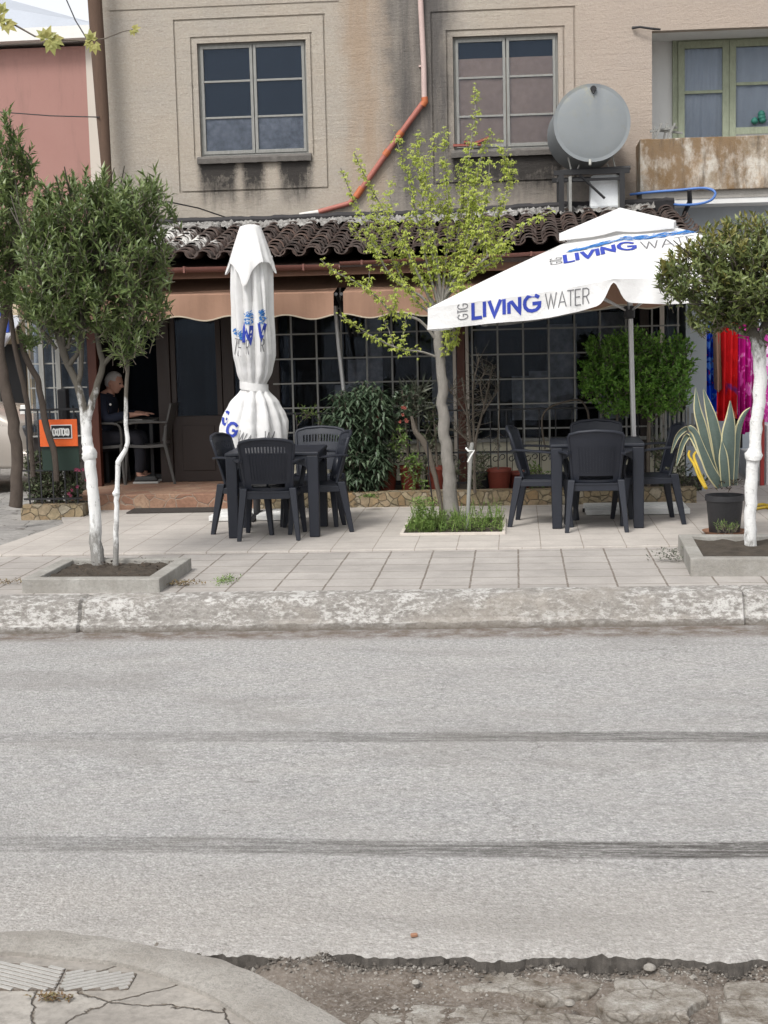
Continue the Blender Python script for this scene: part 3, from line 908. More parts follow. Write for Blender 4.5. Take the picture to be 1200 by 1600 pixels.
b = MB()
b.add([(-900, -500, -0.09), (900, -500, -0.09), (900, 1500, -0.09), (-900, 1500, -0.09)], [(0, 1, 2, 3)])
struct(b.build('ground', 'dirt'))
# road: sheet with a ragged near edge that breaks down to the verge
def edge_y(x):
    return 4.66 + 0.05*mnoise.noise(Vector((x*1.7, 0, 3))) + 0.035*mnoise.noise(Vector((x*6, 1, 3))) + 0.02*mnoise.noise(Vector((x*19, 1, 3))) + 0.012*mnoise.noise(Vector((x*47, 1, 3)))
xs = [-60, -30, -15, -8]+lin(-4, 4, 900)+[8, 15, 30, 60]
b = MB()
V, F = [], []
for x in xs:
    e = edge_y(x)
    V += [(x, e-0.03+0.014*mnoise.noise(Vector((x*31, 5, 1))), -0.085), (x, e-0.026+0.030*mnoise.noise(Vector((x*27, 3, 4)))+0.01*mnoise.noise(Vector((x*70, 3, 4))), -0.060), (x, e-0.018+0.026*mnoise.noise(Vector((x*35, 7, 8)))+0.01*mnoise.noise(Vector((x*80, 1, 4))), -0.034), (x, e-0.008+0.012*mnoise.noise(Vector((x*43, 9, 1))), -0.012), (x, e+0.02, 0.0), (x, e+0.4, 0.001), (x, 7.3, 0.012), (x, KY(x)+0.02, 0.0)]
for i in range(len(xs)-1):
    for j in range(7):
        F.append((i*8+j, (i+1)*8+j, (i+1)*8+j+1, i*8+j+1))
b.add(V, F)
b.mi = [1 if i % 7 in (0, 1, 2) else 0 for i in range(len(b.f))]
struct(b.build('road', ['asphalt', 'asphalt_edge'], smooth=30))
# dirt verge on the near side, uneven
b = MB()
def vz(u, v):
    q = Vector((u*1.9, v*1.9, 0))
    tal = max(0, (v-4.42)/0.2)*max(0, 0.5+1.6*mnoise.noise(Vector((u*5, v*5, 7))))*0.055
    tal = min(tal, 0.04)
    return (u, v, tal - 0.052 - 0.02*min(1, max(0, (u+0.4)/0.8)) + 0.018*mnoise.noise(q) + 0.012*mnoise.noise(q*4.3) + 0.006*mnoise.noise(q*13))
b.grid(vz, lin(-5, 5, 240), lin(2.0, 4.72, 110))
struct(b.build('dirt_verge', 'dirt', smooth=60))
# broken old concrete showing through the verge
for k, (pts, zt) in enumerate((
        ([(690, 1512), (760, 1506), (850, 1510), (945, 1535), (930, 1558), (840, 1556), (760, 1548), (700, 1545)], -0.044),
        ([(560, 1575), (700, 1570), (820, 1578), (940, 1588), (960, 1640), (560, 1640)], -0.046),
        ([(960, 1522), (1070, 1532), (1110, 1560), (1080, 1590), (980, 1588), (950, 1560)], -0.045),
        ([(1130, 1540), (1240, 1530), (1260, 1600), (1150, 1610), (1120, 1575)], -0.045),
        ([(560, 1508), (640, 1503), (660, 1522), (590, 1530)], -0.040))):
    q = [G(px, py, zt) for px, py in pts]
    poly = []
    for i in range(len(q)):
        a, c_ = q[i], q[(i+1) % len(q)]
        for j in range(7):
            w_ = a.lerp(c_, j/7)
            w_ += Vector((mnoise.noise(w_*9+Vector((k, 0, 0))), mnoise.noise(w_*9+Vector((k, 5, 0))), 0))*0.055
            poly.append((w_.x, w_.y))
    o = MB().prism(poly, -0.1, zt).build('concrete_patch', 'crust', bevel=0.012)
    struct(o)
# loose gravel on the verge
b = MB()
for i in range(2600):
    x = rnd.uniform(-1.2, 1.3)
    y = rnd.uniform(3.9, 4.66) if rnd.random() < 0.7 else rnd.gauss(4.63, 0.03)
    r_ = rnd.uniform(0.002, 0.0065)*(1 if rnd.random() < 0.97 else 2.2)
    z0 = vz(x, y)[2]
    rot = Matrix.Rotation(rnd.uniform(0, 6.28), 3, 'Z') @ Matrix.Rotation(rnd.uniform(0, 1), 3, 'X')
    vs = [rot @ Vector(q)*r_*rnd.uniform(0.7, 1.3) + Vector((x, y, z0+r_*0.3)) for q in ((1, 0, 0), (-1, 0, 0), (0, 1, 0), (0, -1, 0), (0, 0, 0.7), (0, 0, -0.7))]
    b.add(vs, [(0, 2, 4), (2, 1, 4), (1, 3, 4), (3, 0, 4), (2, 0, 5), (1, 2, 5), (3, 1, 5), (0, 3, 5)])
struct(b.build('gravel', 'near_kerb'), 'stuff')
for (px, py, r_) in ((890, 1570, 0.017), (1015, 1515, 0.02), (650, 1537, 0.014)):
    b = MB()
    q = G(px, py, -0.03)
    prof = [(r_*0.5, -0.005), (r_, 0.004), (r_*0.9, r_*0.6), (r_*0.4, r_*0.9)]
    b.lathe(prof, q, 9)
    tag(rebase(b.build('pebble', 'near_kerb', smooth=50), q), {890: 'pale round pebble on the dirt below the middle of the road edge', 1015: 'largest pebble in the muddy hollow at the broken road edge',
        650: 'small pebble on the brown dirt beside the curved near kerb'}[px], 'pebble')
b = MB()
for i in range(1100):
    x = rnd.uniform(-1.05, 1.4)
    y = edge_y(x)-abs(rnd.gauss(0.0, 0.03))-0.018
    r_ = rnd.uniform(0.003, 0.009)
    z0 = max(vz(x, y)[2], -0.07)+rnd.uniform(0, 0.012)*(1 if y > edge_y(x)-0.03 else 0)
    rot = Matrix.Rotation(rnd.uniform(0, 6.28), 3, 'Z') @ Matrix.Rotation(rnd.uniform(0, 1), 3, 'X')
    vs = [rot @ Vector(q)*r_*rnd.uniform(0.6, 1.3) + Vector((x, y, z0+r_*0.3)) for q in ((1, 0, 0), (-1, 0, 0), (0, 1, 0), (0, -1, 0), (0, 0, 0.7), (0, 0, -0.7))]
    b.add(vs, [(0, 2, 4), (2, 1, 4), (1, 3, 4), (3, 0, 4), (2, 0, 5), (1, 2, 5), (3, 1, 5), (0, 3, 5)])
struct(b.build('asphalt_rubble', 'rubble'), 'stuff')
# far kerb: long cast pieces with whitewash
b = MB()
xk = [-60, -20, -8]+lin(-4.2, 2.6, 420)+[6, 20, 60]
joints = [G(131, 985, 0.0).x, G(1165, 975, 0.0).x]
V, F = [], []
for x in xk:
    y0 = KY(x)
    nz = mnoise.noise(Vector((x*3, 0, 9)))*0.012 + mnoise.noise(Vector((x*13, 0, 9)))*0.006
    cut = 0.035 if any(abs(x-j) < 0.012 for j in joints) else 0
    chip = 0.02*max(0, mnoise.noise(Vector((x*5, 3, 9)))-0.25)*3
    V += [(x, y0-0.035+nz+cut, -0.06), (x, y0-0.03+nz+cut, 0.045+nz), (x, y0+0.012+nz+cut, 0.07+nz*0.5), (x, y0+0.04+nz+cut, 0.165-chip-cut*0.5), (x, y0+0.065+nz+chip+cut, 0.198-chip*0.5-cut*0.5),
          (x, y0+0.11+nz, 0.208-cut*0.5), (x, y0+0.30, 0.21-cut*0.4), (x, y0+0.31, 0.10)]
for i in range(len(xk)-1):
    for j in range(7):
        F.append((i*8+j, (i+1)*8+j, (i+1)*8+j+1, i*8+j+1))
b.add(V, F)
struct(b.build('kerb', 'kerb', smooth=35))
# pavement and terrace
struct(strip(lambda x: KY(x)+0.29, lambda x: 12.115+0.02*x, lambda x: 0.20, lambda x: 0.204, -60, 60, 60, 6).build('pavement', 'pavement'))
b = MB()
b.bx(-4.55, 12, 12.10, 19, 0.0, ZT)
yfr = lambda x: 12.105+0.02*x
tx = [G(0, 876, ZT), G(100, 818, ZT)]
poly = [(tx[0].x-0.35, yfr(-4.5)), (12, yfr(12)), (12, 22), (-4.6, 22), (-4.6, 15.0), (tx[1].x, tx[1].y)]
b = MB().prism(poly, 0.0, ZT)
struct(b.build('terrace', 'terrace', bevel=0.006))
b = MB().bx(-40, 40, 12.0, 60, 0.0, 0.196)
struct(b.build('stone_paving', 'stone_paving'))
# near corner pavement with a curved kerb
outer = [(-220, 1500), (-100, 1464), (0, 1455), (60, 1453), (120, 1456), (200, 1470), (260, 1481), (320, 1490), (370, 1507), (420, 1530), (480, 1563), (545, 1600), (640, 1665), (720, 1740)]
inner = [(-220, 1530), (-100, 1496), (0, 1485), (60, 1489), (120, 1494), (180, 1501), (232, 1513), (280, 1531), (330, 1553), (380, 1585), (430, 1620), (480, 1665), (560, 1730), (620, 1790)]
outer = smoothpath(outer, 6)
inner = smoothpath(inner, 6)
zk = 0.10
b = MB()
V, F = [], []
for i, (o_, n_) in enumerate(zip(outer, inner)):
    a = G(o_[0], o_[1], zk)
    c_ = G(n_[0], n_[1], zk+0.005)
    wv = 0.006*mnoise.noise(Vector((a.x*9, a.y*9, 2)))
    dn = (a-c_).normalized()
    a = a+dn*wv
    V += [(a.x+dn.x*0.02, a.y+dn.y*0.02, -0.08), (a.x+dn.x*0.012, a.y+dn.y*0.012, zk-0.035), (a.x, a.y, zk-0.004+wv), tuple(a.lerp(c_, 0.25)+Vector((0, 0, 0.004))), tuple(a.lerp(c_, 0.8)+Vector((0, 0, 0.003+wv))), tuple(c_-Vector((0, 0, 0.004))), (c_.x-dn.x*0.006, c_.y-dn.y*0.006, 0.0)]
for i in range(len(outer)-1):
    for j in range(6):
        F.append((i*7+j, i*7+j+1, (i+1)*7+j+1, (i+1)*7+j))
b.add(V, F)
struct(b.build('near_kerb', 'near_kerb', smooth=40))
b = MB()
poly = [tuple(G(n_[0], n_[1], zk).xy) for n_ in inner]+[(-0.9, 2.2), (-3.0, 2.2)]
b.prism(poly, -0.05, zk-0.012)
struct(b.build('near_pavement', 'old_concrete'))
def ribslab(pts, ang):
    q = [G(px, py, zk-0.004) for px, py in pts]
    c_ = sum(q, Vector())/4
    o = MB()
    o.prism([tuple((c_+(v-c_)*0.99).xy) for v in q], 0.0, zk-0.0072)
    # ribs clipped to the slab by marching
    d = Vector((math.cos(ang), math.sin(ang)))
    nn = Vector((-d.y, d.x))
    ext = [(v.xy-c_.xy).dot(nn) for v in q]
    t = min(ext)+0.012
    while t < max(ext)-0.006:
        hits = []
        for i in range(4):
            a, e = q[i].xy, q[(i+1) % 4].xy
            da, de = (a-c_.xy).dot(nn)-t, (e-c_.xy).dot(nn)-t
            if da*de < 0:
                hits.append(a.lerp(e, da/(da-de)))
        if len(hits) == 2:
            h0, h1 = hits
            if (h1-h0).dot(d) < 0:
                h0, h1 = h1, h0
            h0 = h0+d*0.004
            h1 = h1-d*0.004
            if (h1-h0).dot(d) > 0.02:
                w_ = nn*0.0060
                z0, z1 = zk-0.0080, zk-0.0045
                o.hexa([(*(h0-w_*1.3), z0), (*(h1-w_*1.3), z0), (*(h1+w_*1.3), z0), (*(h0+w_*1.3), z0)], [(*(h0-w_), z1), (*(h1-w_), z1), (*(h1+w_), z1), (*(h0+w_), z1)], 1)
        t += 0.0215
    ob = o.build('ribbed_paving_slab', ['dirt', 'slab'])  # dirt in the grooves, its dark colour also deepening their shade
    return rebase(ob, c_)
tag(ribslab([(-110, 1490), (103, 1511), (86, 1545), (-130, 1543)], R(-24)), 'ribbed concrete paving slab at the left edge, ribs running down to the right', 'paving slab', 'ribbed slabs inside the near kerb')
tag(ribslab([(104, 1513), (214, 1519), (200, 1543), (90, 1545)], R(28)), 'smaller ribbed concrete slab beside the curved kerb, ribs running up to the right', 'paving slab', 'ribbed slabs inside the near kerb')

# ================================================================== HOUSE
YU = 17.9
house = root('two_storey_house', 'two storey house with rough beige board-marked plaster above the cafe terrace', 'house', (0.0, 18.5, 0.196))
def relief(rects, x0, x1, z0, z1, Y, default=0.0):
    """front skin of a wall: rects = (x0,x1,z0,z1,depth or None); later rects win; None leaves a hole"""
    X = sorted({x0, x1, *[r_[0] for r_ in rects], *[r_[1] for r_ in rects]})
    Z = sorted({z0, z1, *[r_[2] for r_ in rects], *[r_[3] for r_ in rects]})
    X = [q for q in X if x0 <= q <= x1]
    Z = [q for q in Z if z0 <= q <= z1]
    D = {}
    for i in range(len(X)-1):
        for j in range(len(Z)-1):
            cx, cz = (X[i]+X[i+1])/2, (Z[j]+Z[j+1])/2
            d = default
            for r_ in rects:
                if r_[0] < cx < r_[1] and r_[2] < cz < r_[3]:
                    d = r_[4]
            D[i, j] = d
    o = MB()
    HOLE = 0.14
    for (i, j), d in D.items():
        a, c_, e, f = X[i], X[i+1], Z[j], Z[j+1]
        if d is not None:
            y = Y+d
            o.add([(a, y, e), (c_, y, e), (c_, y, f), (a, y, f)], [(0, 1, 2, 3)])
        dd = HOLE if d is None else d
        for di, dj in ((1, 0), (0, 1)):
            k = D.get((i+di, j+dj), 'x')
            if k == 'x':
                continue
            kk = HOLE if k is None else k
            if abs(kk-dd) > 1e-6:
                if di:
                    o.add([(c_, Y+dd, e), (c_, Y+kk, e), (c_, Y+kk, f), (c_, Y+dd, f)], [(0, 1, 2, 3)])
                else:
                    o.add([(a, Y+dd, f), (c_, Y+dd, f), (c_, Y+kk, f), (a, Y+kk, f)], [(0, 1, 2, 3)])
    return o
GR = 0.018
def ring(x0, x1, z0, z1, wd=0.022, d=GR, bottom=True):
    r_ = [(x0-wd/2, x0+wd/2, z0-wd/2, z1+wd/2, d), (x1-wd/2, x1+wd/2, z0-wd/2, z1+wd/2, d), (x0, x1, z1-wd/2, z1+wd/2, d)]
    if bottom:
        r_.append((x0, x1, z0-wd/2, z0+wd/2, d))
    return r_
XL = -4.745
W1 = (-3.605, -2.345, 3.99, 5.265)
W2 = (-0.67, 0.515, 3.965, 5.225)
RC = (1.56, 9.0, 3.30, 5.20)
rects = ring(-3.86, -2.13, 3.595, 5.53) + ring(-3.67, -2.285, 3.98, 5.33, bottom=False) + ring(-0.905, 0.70, 3.60, 5.50) + ring(-0.735, 0.58, 3.96, 5.29, bottom=False)
rects += [(XL, -1.95, 5.655, 5.675, 0.012), (-1.95, 1.2, 5.70, 5.72, 0.012)]
rects += [(*W1[:2], W1[2]-0.08, W1[3], None), (*W2[:2], W2[2]-0.08, W2[3], None), (*RC, None)]
relief(rects, XL, 9.0, 2.7, 7.6, YU).build('upper_wall', 'plaster', house)
b = MB()
b.bx(XL, XL+0.14, YU+0.002, 24, 0.196, 7.6)                # left flank
b.bx(XL+0.14, 9.0, 23.8, 24, 0.196, 7.6)
b.bx(8.86, 9.0, YU+0.002, 23.8, 0.196, 7.6)
b.bx(XL, 9.0, YU, 24, 7.6, 7.75)
b.build('shell_wall', 'plaster', house)
b = MB().bx(XL+0.15, 8.8, YU+0.55, YU+0.65, 2.8, 7.5)      # back of the rooms, far enough behind the glass
# rooms seen through the two windows
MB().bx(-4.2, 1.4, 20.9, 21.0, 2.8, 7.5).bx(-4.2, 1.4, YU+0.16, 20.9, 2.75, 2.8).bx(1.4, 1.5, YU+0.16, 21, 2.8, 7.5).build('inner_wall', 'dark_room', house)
# windows
def bar(b_, x0, x1, z0, z1, y0, y1):
    b_.bx(x0, x1, y0, y1, z0, z1)
def old_window(W, label, curt):
    x0, x1, z0, z1 = W
    b_ = MB()
    t = 0.024
    y0, y1 = YU+0.055, YU+0.11
    bar(b_, x0+.002, x0+t, z0, z1-.002, y0, y1)
    bar(b_, x1-t, x1-.002, z0, z1-.002, y0, y1)
    bar(b_, x0+t, x1-t, z1-t, z1-.002, y0, y1)
    bar(b_, x0+t, x1-t, z0, z0+t, y0, y1)
    win = b_.build('window', 'grey_wood', house, bevel=0.003)
    win['label'] = label
    xm = (x0+x1)/2+0.005
    cs = [(x0+t, xm-0.002), (xm+0.002, x1-t)]
    for k, (a, c_) in enumerate(cs):
        b_ = MB()
        ya, yb = YU+0.045, YU+0.085
        st = 0.036
        hs_ = [z0+t+0.002, z1-t-0.002]
        bar(b_, a+.002, a+st, hs_[0], hs_[1], ya, yb)
        bar(b_, c_-st, c_-.002, hs_[0], hs_[1], ya, yb)
        bar(b_, a+st, c_-st, hs_[1]-0.035, hs_[1], ya, yb)
        bar(b_, a+st, c_-st, hs_[0], hs_[0]+0.04, ya, yb)
        h1 = z0+(z1-z0)*(0.345 if x0 < -2 else 0.30)
        h2 = z0+(z1-z0)*(0.665 if x0 < -2 else 0.64)
        for h in (h1, h2):
            bar(b_, a+st, c_-st, h-0.012, h+0.012, ya+0.004, yb-0.004)
        cas = b_.build('casement', 'grey_wood', win, bevel=0.003)
        lv = [hs_[0]+0.04, h1, h2, hs_[1]-0.035]
        for j in range(3):
            g_ = MB().bx(a+st, c_-st, YU+0.066, YU+0.069, lv[j], lv[j+1])
            g_.build('pane', 'glass', cas)
            mt, top = curt[k][j]
            for mt, top, yo in ((mt, top, 0.082), (None if top >= 1 else 'dark_backing', 1.0, 0.11)):  # navy sheet added behind the panes in place of the room's shade
              if mt:
                zt = lv[j]+(lv[j+1]-lv[j])*top
                def cf(u, v, a=a, c_=c_, lo=lv[j], zt=zt, yo=yo):
                    return (a-0.01+(c_-a+0.02)*u, YU+yo+0.006*math.sin(u*9+v), lo-0.01+(zt-lo+0.01)*v)
                MB().grid(cf, lin(0, 1, 40), lin(0, 1, 4)).build('blind_or_backing', mt, cas, smooth=60)
    # sill: rough projecting slab
    b_ = MB()
    xs_ = lin(x0-0.035, x1+0.03, 40)
    V, F = [], []
    for x in xs_:
        j1, j2 = 0.01*mnoise.noise(Vector((x*9, 1, z0))), 0.008*mnoise.noise(Vector((x*17, 2, z0)))
        V += [(x, YU-0.05+j1, z0-0.085+j2), (x, YU-0.055+j1, z0-0.03+j2), (x, YU-0.03+j2, z0-0.002), (x, YU+0.05, z0+0.004), (x, YU+0.05, z0-0.085)]
    n_ = 5
    for i in range(len(xs_)-1):
        for j in range(n_):
            F.append((i*n_+j, (i+1)*n_+j, (i+1)*n_+(j+1) % n_, i*n_+(j+1) % n_))
    F += [tuple(range(n_)), tuple(reversed([(len(xs_)-1)*n_+j for j in range(n_)]))]
    b_.add(V, F).build('sill', 'sill', win, smooth=40)
    return win
N_, Gc, Br = 'dark_backing', 'curtain_grey', 'curtain_brown'
old_window(W1, 'grey framed window with dark blue-black panes', [[(Gc, 1), (N_, 0.25), (None, 0)], [(Gc, 1), (N_, 0.9), (N_, 1)]])
old_window(W2, 'grey framed window with brown blinds behind the panes', [[(Br, 1), (Br, 1), (Br, 0.55)], [(Br, 1), (Br, 1), (Br, 0.55)]])
# recess with the green framed balcony window
YR = YU+0.72
b = MB()
b.bx(1.56, 9, YR, YR+0.1, 3.3, 5.3)
b.bx(1.40, 1.558, YU+0.14, YR+0.1, 3.3, 5.3)
b.build('recess_wall', 'white_wall', house)
MB().bx(1.40, 9, YU+0.14, YR+0.1, 5.2, 5.3).build('recess_ceiling', 'white_wall', house)
MB().bx(1.40, 9, YU-0.55, YR+0.1, 3.30, 3.42).build('balcony_slab', 'concrete', house)
def gp(px, py):
    q = P(px, py, YR)
    return q.x, q.z
gx0, gz1 = gp(1050, 58)
gxa = gp(1068, 100)[0]
gxb = gp(1127, 100)[0]
gxc = gp(1138, 100)[0]
gxd = gp(1148, 100)[0]
gxe = gx0+1.95
gz0 = 3.45
b = MB()
y0, y1 = YR-0.06, YR-0.002
b.bx(gx0, gx0+0.06, y0, y1, gz0, gz1)
b.bx(gx0+0.06, gxe, y0, y1, gz1-0.07, gz1)
b.bx(gxe-0.06, gxe, y0, y1, gz0, gz1-0.07)
win = b.build('window', 'green_wood', house, bevel=0.004)
win['label'] = 'balcony window with flaking green frame'
hz_l = gp(1100, 145)[1]
hz_r = gp(1170, 132)[1]
hz_b = gp(1170, 204)[1]
for k, (a, c_, mid, bot) in enumerate(((gx0+0.062, gxc-0.002, hz_l, gz0+0.9*0.0+0.02), (gxc+0.002, gxe-0.062, hz_r, hz_b))):
    b = MB()
    ya, yb = YR-0.085, YR-0.03
    s_ = 0.075
    b.bx(a, a+s_, ya, yb, gz0, gz1-0.072)
    b.bx(c_-s_, c_, ya, yb, gz0, gz1-0.072)
    b.bx(a+s_, c_-s_, ya, yb, gz1-0.15, gz1-0.072)
    b.bx(a+s_, c_-s_, ya, yb, bot-0.05, bot+0.03)
    b.bx(a+s_, c_-s_, ya+0.01, yb-0.01, mid-0.018, mid+0.018)
    if k:
        b.bx((a+c_)/2-0.02, (a+c_)/2+0.02, ya+0.006, yb-0.006, bot+0.03, gz1-0.15)
    cas = b.build('casement', 'green_wood', win, bevel=0.003)
    MB().bx(a+s_, c_-s_, YR-0.062, YR-0.058, bot+0.03, mid-0.018).build('pane', 'glass', cas)
    MB().bx(a+s_, c_-s_, YR-0.062, YR-0.058, mid+0.018, gz1-0.15).build('pane', 'glass', cas)
    MB().grid(lambda u, v: (a+(c_-a)*u, YR-0.02+0.010*math.sin(u*40+math.sin(v*5)), gz0+0.02+(gz1-0.1-gz0)*v), lin(0, 1, 80), lin(0, 1, 8)).build('net_curtain', 'curtain', cas, smooth=60)
    if k:
        MB().bx(a+s_, c_-s_, ya-0.01, ya, gz0, bot-0.052).build('lower_board', 'grey_wood', cas)
# teal bag behind the glass
b = MB()
q = P(1182, 186, YR-0.045)
for i in range(5):
    c_ = q+Vector((rnd.uniform(-.07, .07), 0, rnd.uniform(-.04, .05)))
    b.lathe([(0.01, -0.035), (0.035, -0.02), (0.045, 0.0), (0.03, 0.03), (0.01, 0.045)], c_+Vector((0, -0.045, 0)), 8)
tag(rebase(b.build('plastic_bag', 'teal', smooth=60), q), 'crumpled teal plastic bag on the ledge of the green balcony window', 'bag')
# balcony parapet (thick, slightly uneven)
PX0 = P(1000, 219, 17.3).x
b = MB()
b.sheet(lambda u, v: (u, 17.3+0.006*mnoise.noise(Vector((u*3, v*3, 0))), v+0.008*mnoise.noise(Vector((u*4, 0, 1)))*(v > 3.8)), lin(PX0, 9, 90), lin(3.385, 3.95, 8), None, 0.12, (0, 1, 0))
b.bx(PX0, PX0+0.12, 17.425, YU-0.002, 3.385, 3.945)
b.build('balcony_parapet', 'parapet', house, bevel=0.008)
MB().bx(PX0+0.25, 9, 17.36, YU-0.002, 3.24, 3.383).build('balcony_edge', 'white_wall', house)
MB().bx(PX0+0.06, PX0+0.18, 17.42, YU-0.002, 3.24, 3.381).build('balcony_bracket', 'concrete', house)
# old bits of wood lying on the balcony corner
b = MB()
q = P(1040, 212, 17.45)
for dx, dz, ang, L_ in ((-0.09, 0.03, 1.2, 0.24), (0.0, 0.05, 1.35, 0.2), (0.05, 0.04, 1.1, 0.22), (-0.02, 0.08, 0.12, 0.3), (0.06, 0.055, -0.15, 0.26), (-0.12, 0.04, 1.6, 0.16)):
    b.box(q+Vector((dx, rnd.uniform(-.04, .04), dz-0.01)), (L_, 0.03, 0.022), Matrix.Rotation(-ang, 3, 'Y'))
tag(rebase(b.build('wood_scraps', 'grey_wood'), q), 'grey wooden scraps heaped on the corner of the stained balcony', 'wood scraps')
# iron hook by the recess corner
b = MB()
b.tube([P(988, 44, YU-0.03), P(1000, 42, YU-0.07), P(1020, 45, YU-0.08), P(1032, 46, YU-0.06)], [0.018, 0.014, 0.013, 0.01], 6, wob=0.2)
b.build('iron_bracket', 'black_iron', house)
# ground floor right of the cafe (shop behind the hanging cloths)
b = MB()
b.bx(1.72, 3.15, YU-0.001, YU+0.1, 0.2, 3.30)
b.bx(3.15, 4.1, YU, YU+0.1, 2.3, 3.30)
b.bx(4.1, 9, YU-0.001, YU+0.1, 0.2, 3.30)
b.build('lower_wall', 'blue_wall', house)
MB().bx(3.152, 4.098, YU+0.03, YU+0.08, 0.2, 2.298).build('shop_door', 'door_wood', house, bevel=0.004)
MB().bx(2.55, 6, 17.0, YU-0.003, 0.2, 0.5).build('shop_step', 'white_wall', house, bevel=0.01)

# ================================================================== CAFE EXTENSION
cafe = root('cafe_extension', 'single storey cafe front with brown posts, grilled windows and canal tile roof', 'cafe', (-1.3, 16.5, 0.2))
FL = 0.37
YG = 16.1
# floor + step
MB().bx(-4.50, -2.62, 15.06, 18.6, 0.2, FL).build('step', 'step_stone', cafe, bevel=0.008)
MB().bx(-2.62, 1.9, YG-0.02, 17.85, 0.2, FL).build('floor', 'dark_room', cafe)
# walls
b = MB()
b.bx(-4.95, -4.5, 17.6, 17.7, 0.2, 2.6)
b.bx(-4.5, 1.9, 18.6, 18.7, 0.2, 2.62)
b.bx(-4.6, -4.5, 16.2, 18.6, 0.2, 2.62)
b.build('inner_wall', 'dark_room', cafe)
MB().bx(1.74, 1.95, YG, 17.88, 0.2, 2.62).build('end_wall', 'blue_wall', cafe)
MB().bx(-4.95, 1.9, 15.85, 17.88, 2.58, 2.66).build('ceiling', 'door_wood', cafe)
def pxw(px, py, Y):
    return P(px, py, Y).x
# front below the windows: cream panels with posts
sz = P(860, 686, YG).z
b = MB().bx(-2.55, 1.74, YG, YG+0.12, 0.2, 0.33)
xx = -2.5
while xx < 1.7:
    b.bx(xx, min(1.73, xx+0.30), YG+0.012, YG+0.1, 0.33, sz-0.02)
    xx += 0.306
b.build('cream_panel', 'cream_panel', cafe, bevel=0.004)
MB().bx(-2.55, 1.74, YG-0.03, YG+0.13, sz-0.02, sz+0.015).build('sill', 'grey_wood', cafe)
# posts
for (pa, pb, Y_, nm) in ((138, 152, 15.95, 'post'), (246, 266, 16.3, 'post'), (348, 366, 16.3, 'post'), (413, 437, YG-0.02, 'post'), (714, 727, YG-0.06, 'post'), (1000, 1014, YG-0.02, 'post')):
    xa, xb = pxw(pa, 600, Y_), pxw(pb, 600, Y_)
    o = MB().bx(xa, xb, Y_, Y_+0.1, 0.2 if pa in (714, 1000, 413) else FL, 2.575).build(nm, 'redwood' if pa in (138, 714) else 'door_wood', cafe, bevel=0.006)
for (pa, pb) in ((708, 713), (728, 733), (1031, 1038)):
    xa, xb = pxw(pa, 600, YG-0.05), pxw(pb, 600, YG-0.05)
    MB().bx(xa, xb, YG-0.06, YG-0.02, 0.35, 2.55).build('pale_batten', 'pale_strip', cafe, bevel=0.003)
# door between the two dark posts
xa, xb = pxw(267, 600, 16.32), pxw(347, 600, 16.32)
b = MB()
b.bx(xa, xb, 16.32, 16.37, FL, P(300, 650, 16.3).z)
b.bx(xa, xa+0.06, 16.32, 16.37, P(300, 650, 16.3).z, 2.57)
b.bx(xb-0.06, xb, 16.32, 16.37, P(300, 650, 16.3).z, 2.57)
door = b.build('door', 'door_wood', cafe, bevel=0.006)
MB().bx(xa+0.06, xb-0.06, 16.34, 16.346, P(300, 650, 16.3).z, 2.57).build('pane', 'glass', door)
MB().bx(xa+0.1, xb-0.1, 16.312, 16.322, FL+0.12, P(300, 650, 16.3).z-0.1).build('panel', 'door_wood', door, bevel=0.006)
xc, xd = pxw(367, 600, 16.32), -2.56
b = MB().bx(xc, xd, 16.33, 16.36, FL, 1.05)
b.build('door_side_panel', 'door_wood', cafe)
MB().bx(xc, xd, 16.33, 16.336, 1.05, 2.57).build('side_pane', 'glass', cafe)
# blue-black sheet added behind the open bay, its colour standing in for shade
MB().grid(lambda u, v: (u, 17.45+0.05*math.sin(u*19), FL+v), lin(-4.48, -2.6, 90), lin(0, 2.2, 3)).build('dark_backdrop', 'dark_backing', cafe, smooth=60)
# glazing
gl = MB()
for x0_, x1_ in ((pxw(438, 600, YG), pxw(713, 600, YG)), (pxw(728, 600, YG), 1.66)):
    gl.bx(x0_, x1_, YG+0.05, YG+0.056, sz+0.02, 2.57)
gl.build('window_glass', 'glass', cafe)
# things dimly seen inside: tablecloths and pale panels
b = MB()
for i in range(9):
    xx = rnd.uniform(-2.2, 1.4)
    b.bx(xx, xx+rnd.uniform(0.15, 0.35), 17.4+0.01*i, 17.41+0.01*i, 0.9, rnd.uniform(1.2, 2.3))
b.build('inner_panel', 'curtain_grey', cafe)
# steel mesh grille
def grille(name, x0_, x1_, z0_, z1_, step_x, step_z, Y_, r_=0.009, parent=cafe, mat_='grille', xo=None, zo=None):
    g_ = MB()
    x_ = xo if xo is not None else x0_
    while x_ <= x1_+1e-3:
        if x_ >= x0_:
            g_.bx(x_-r_, x_+r_, Y_-r_*0.9, Y_+r_*0.5, z0_, z1_)
        x_ += step_x
    z_ = zo if zo is not None else z0_
    while z_ <= z1_+1e-3:
        if z_ >= z0_:
            g_.bx(x0_-0.01, x1_+0.01, Y_-r_*1.5, Y_-r_*0.4, z_-r_*0.85, z_+r_*0.85)
        z_ += step_z
    return g_.build(name, mat_, parent)
zz0 = P(860, 591, YG-0.1).z
dz = (P(860, 552, YG-0.1).z-zz0)
zst = zz0-dz*4
Yg = YG-0.1
gxs = (P(937, 560, Yg).x-P(737, 560, Yg).x)/5
grille('window_grille', pxw(738, 560, Yg), 1.66, zst+dz*0.7, 2.5, gxs, dz, Yg, zo=zst)
grille('window_grille', pxw(442, 560, Yg)-0.1, pxw(700, 560, Yg), zst+dz*0.7, 2.5, gxs, dz, Yg, xo=pxw(456, 560, Yg), zo=zst)
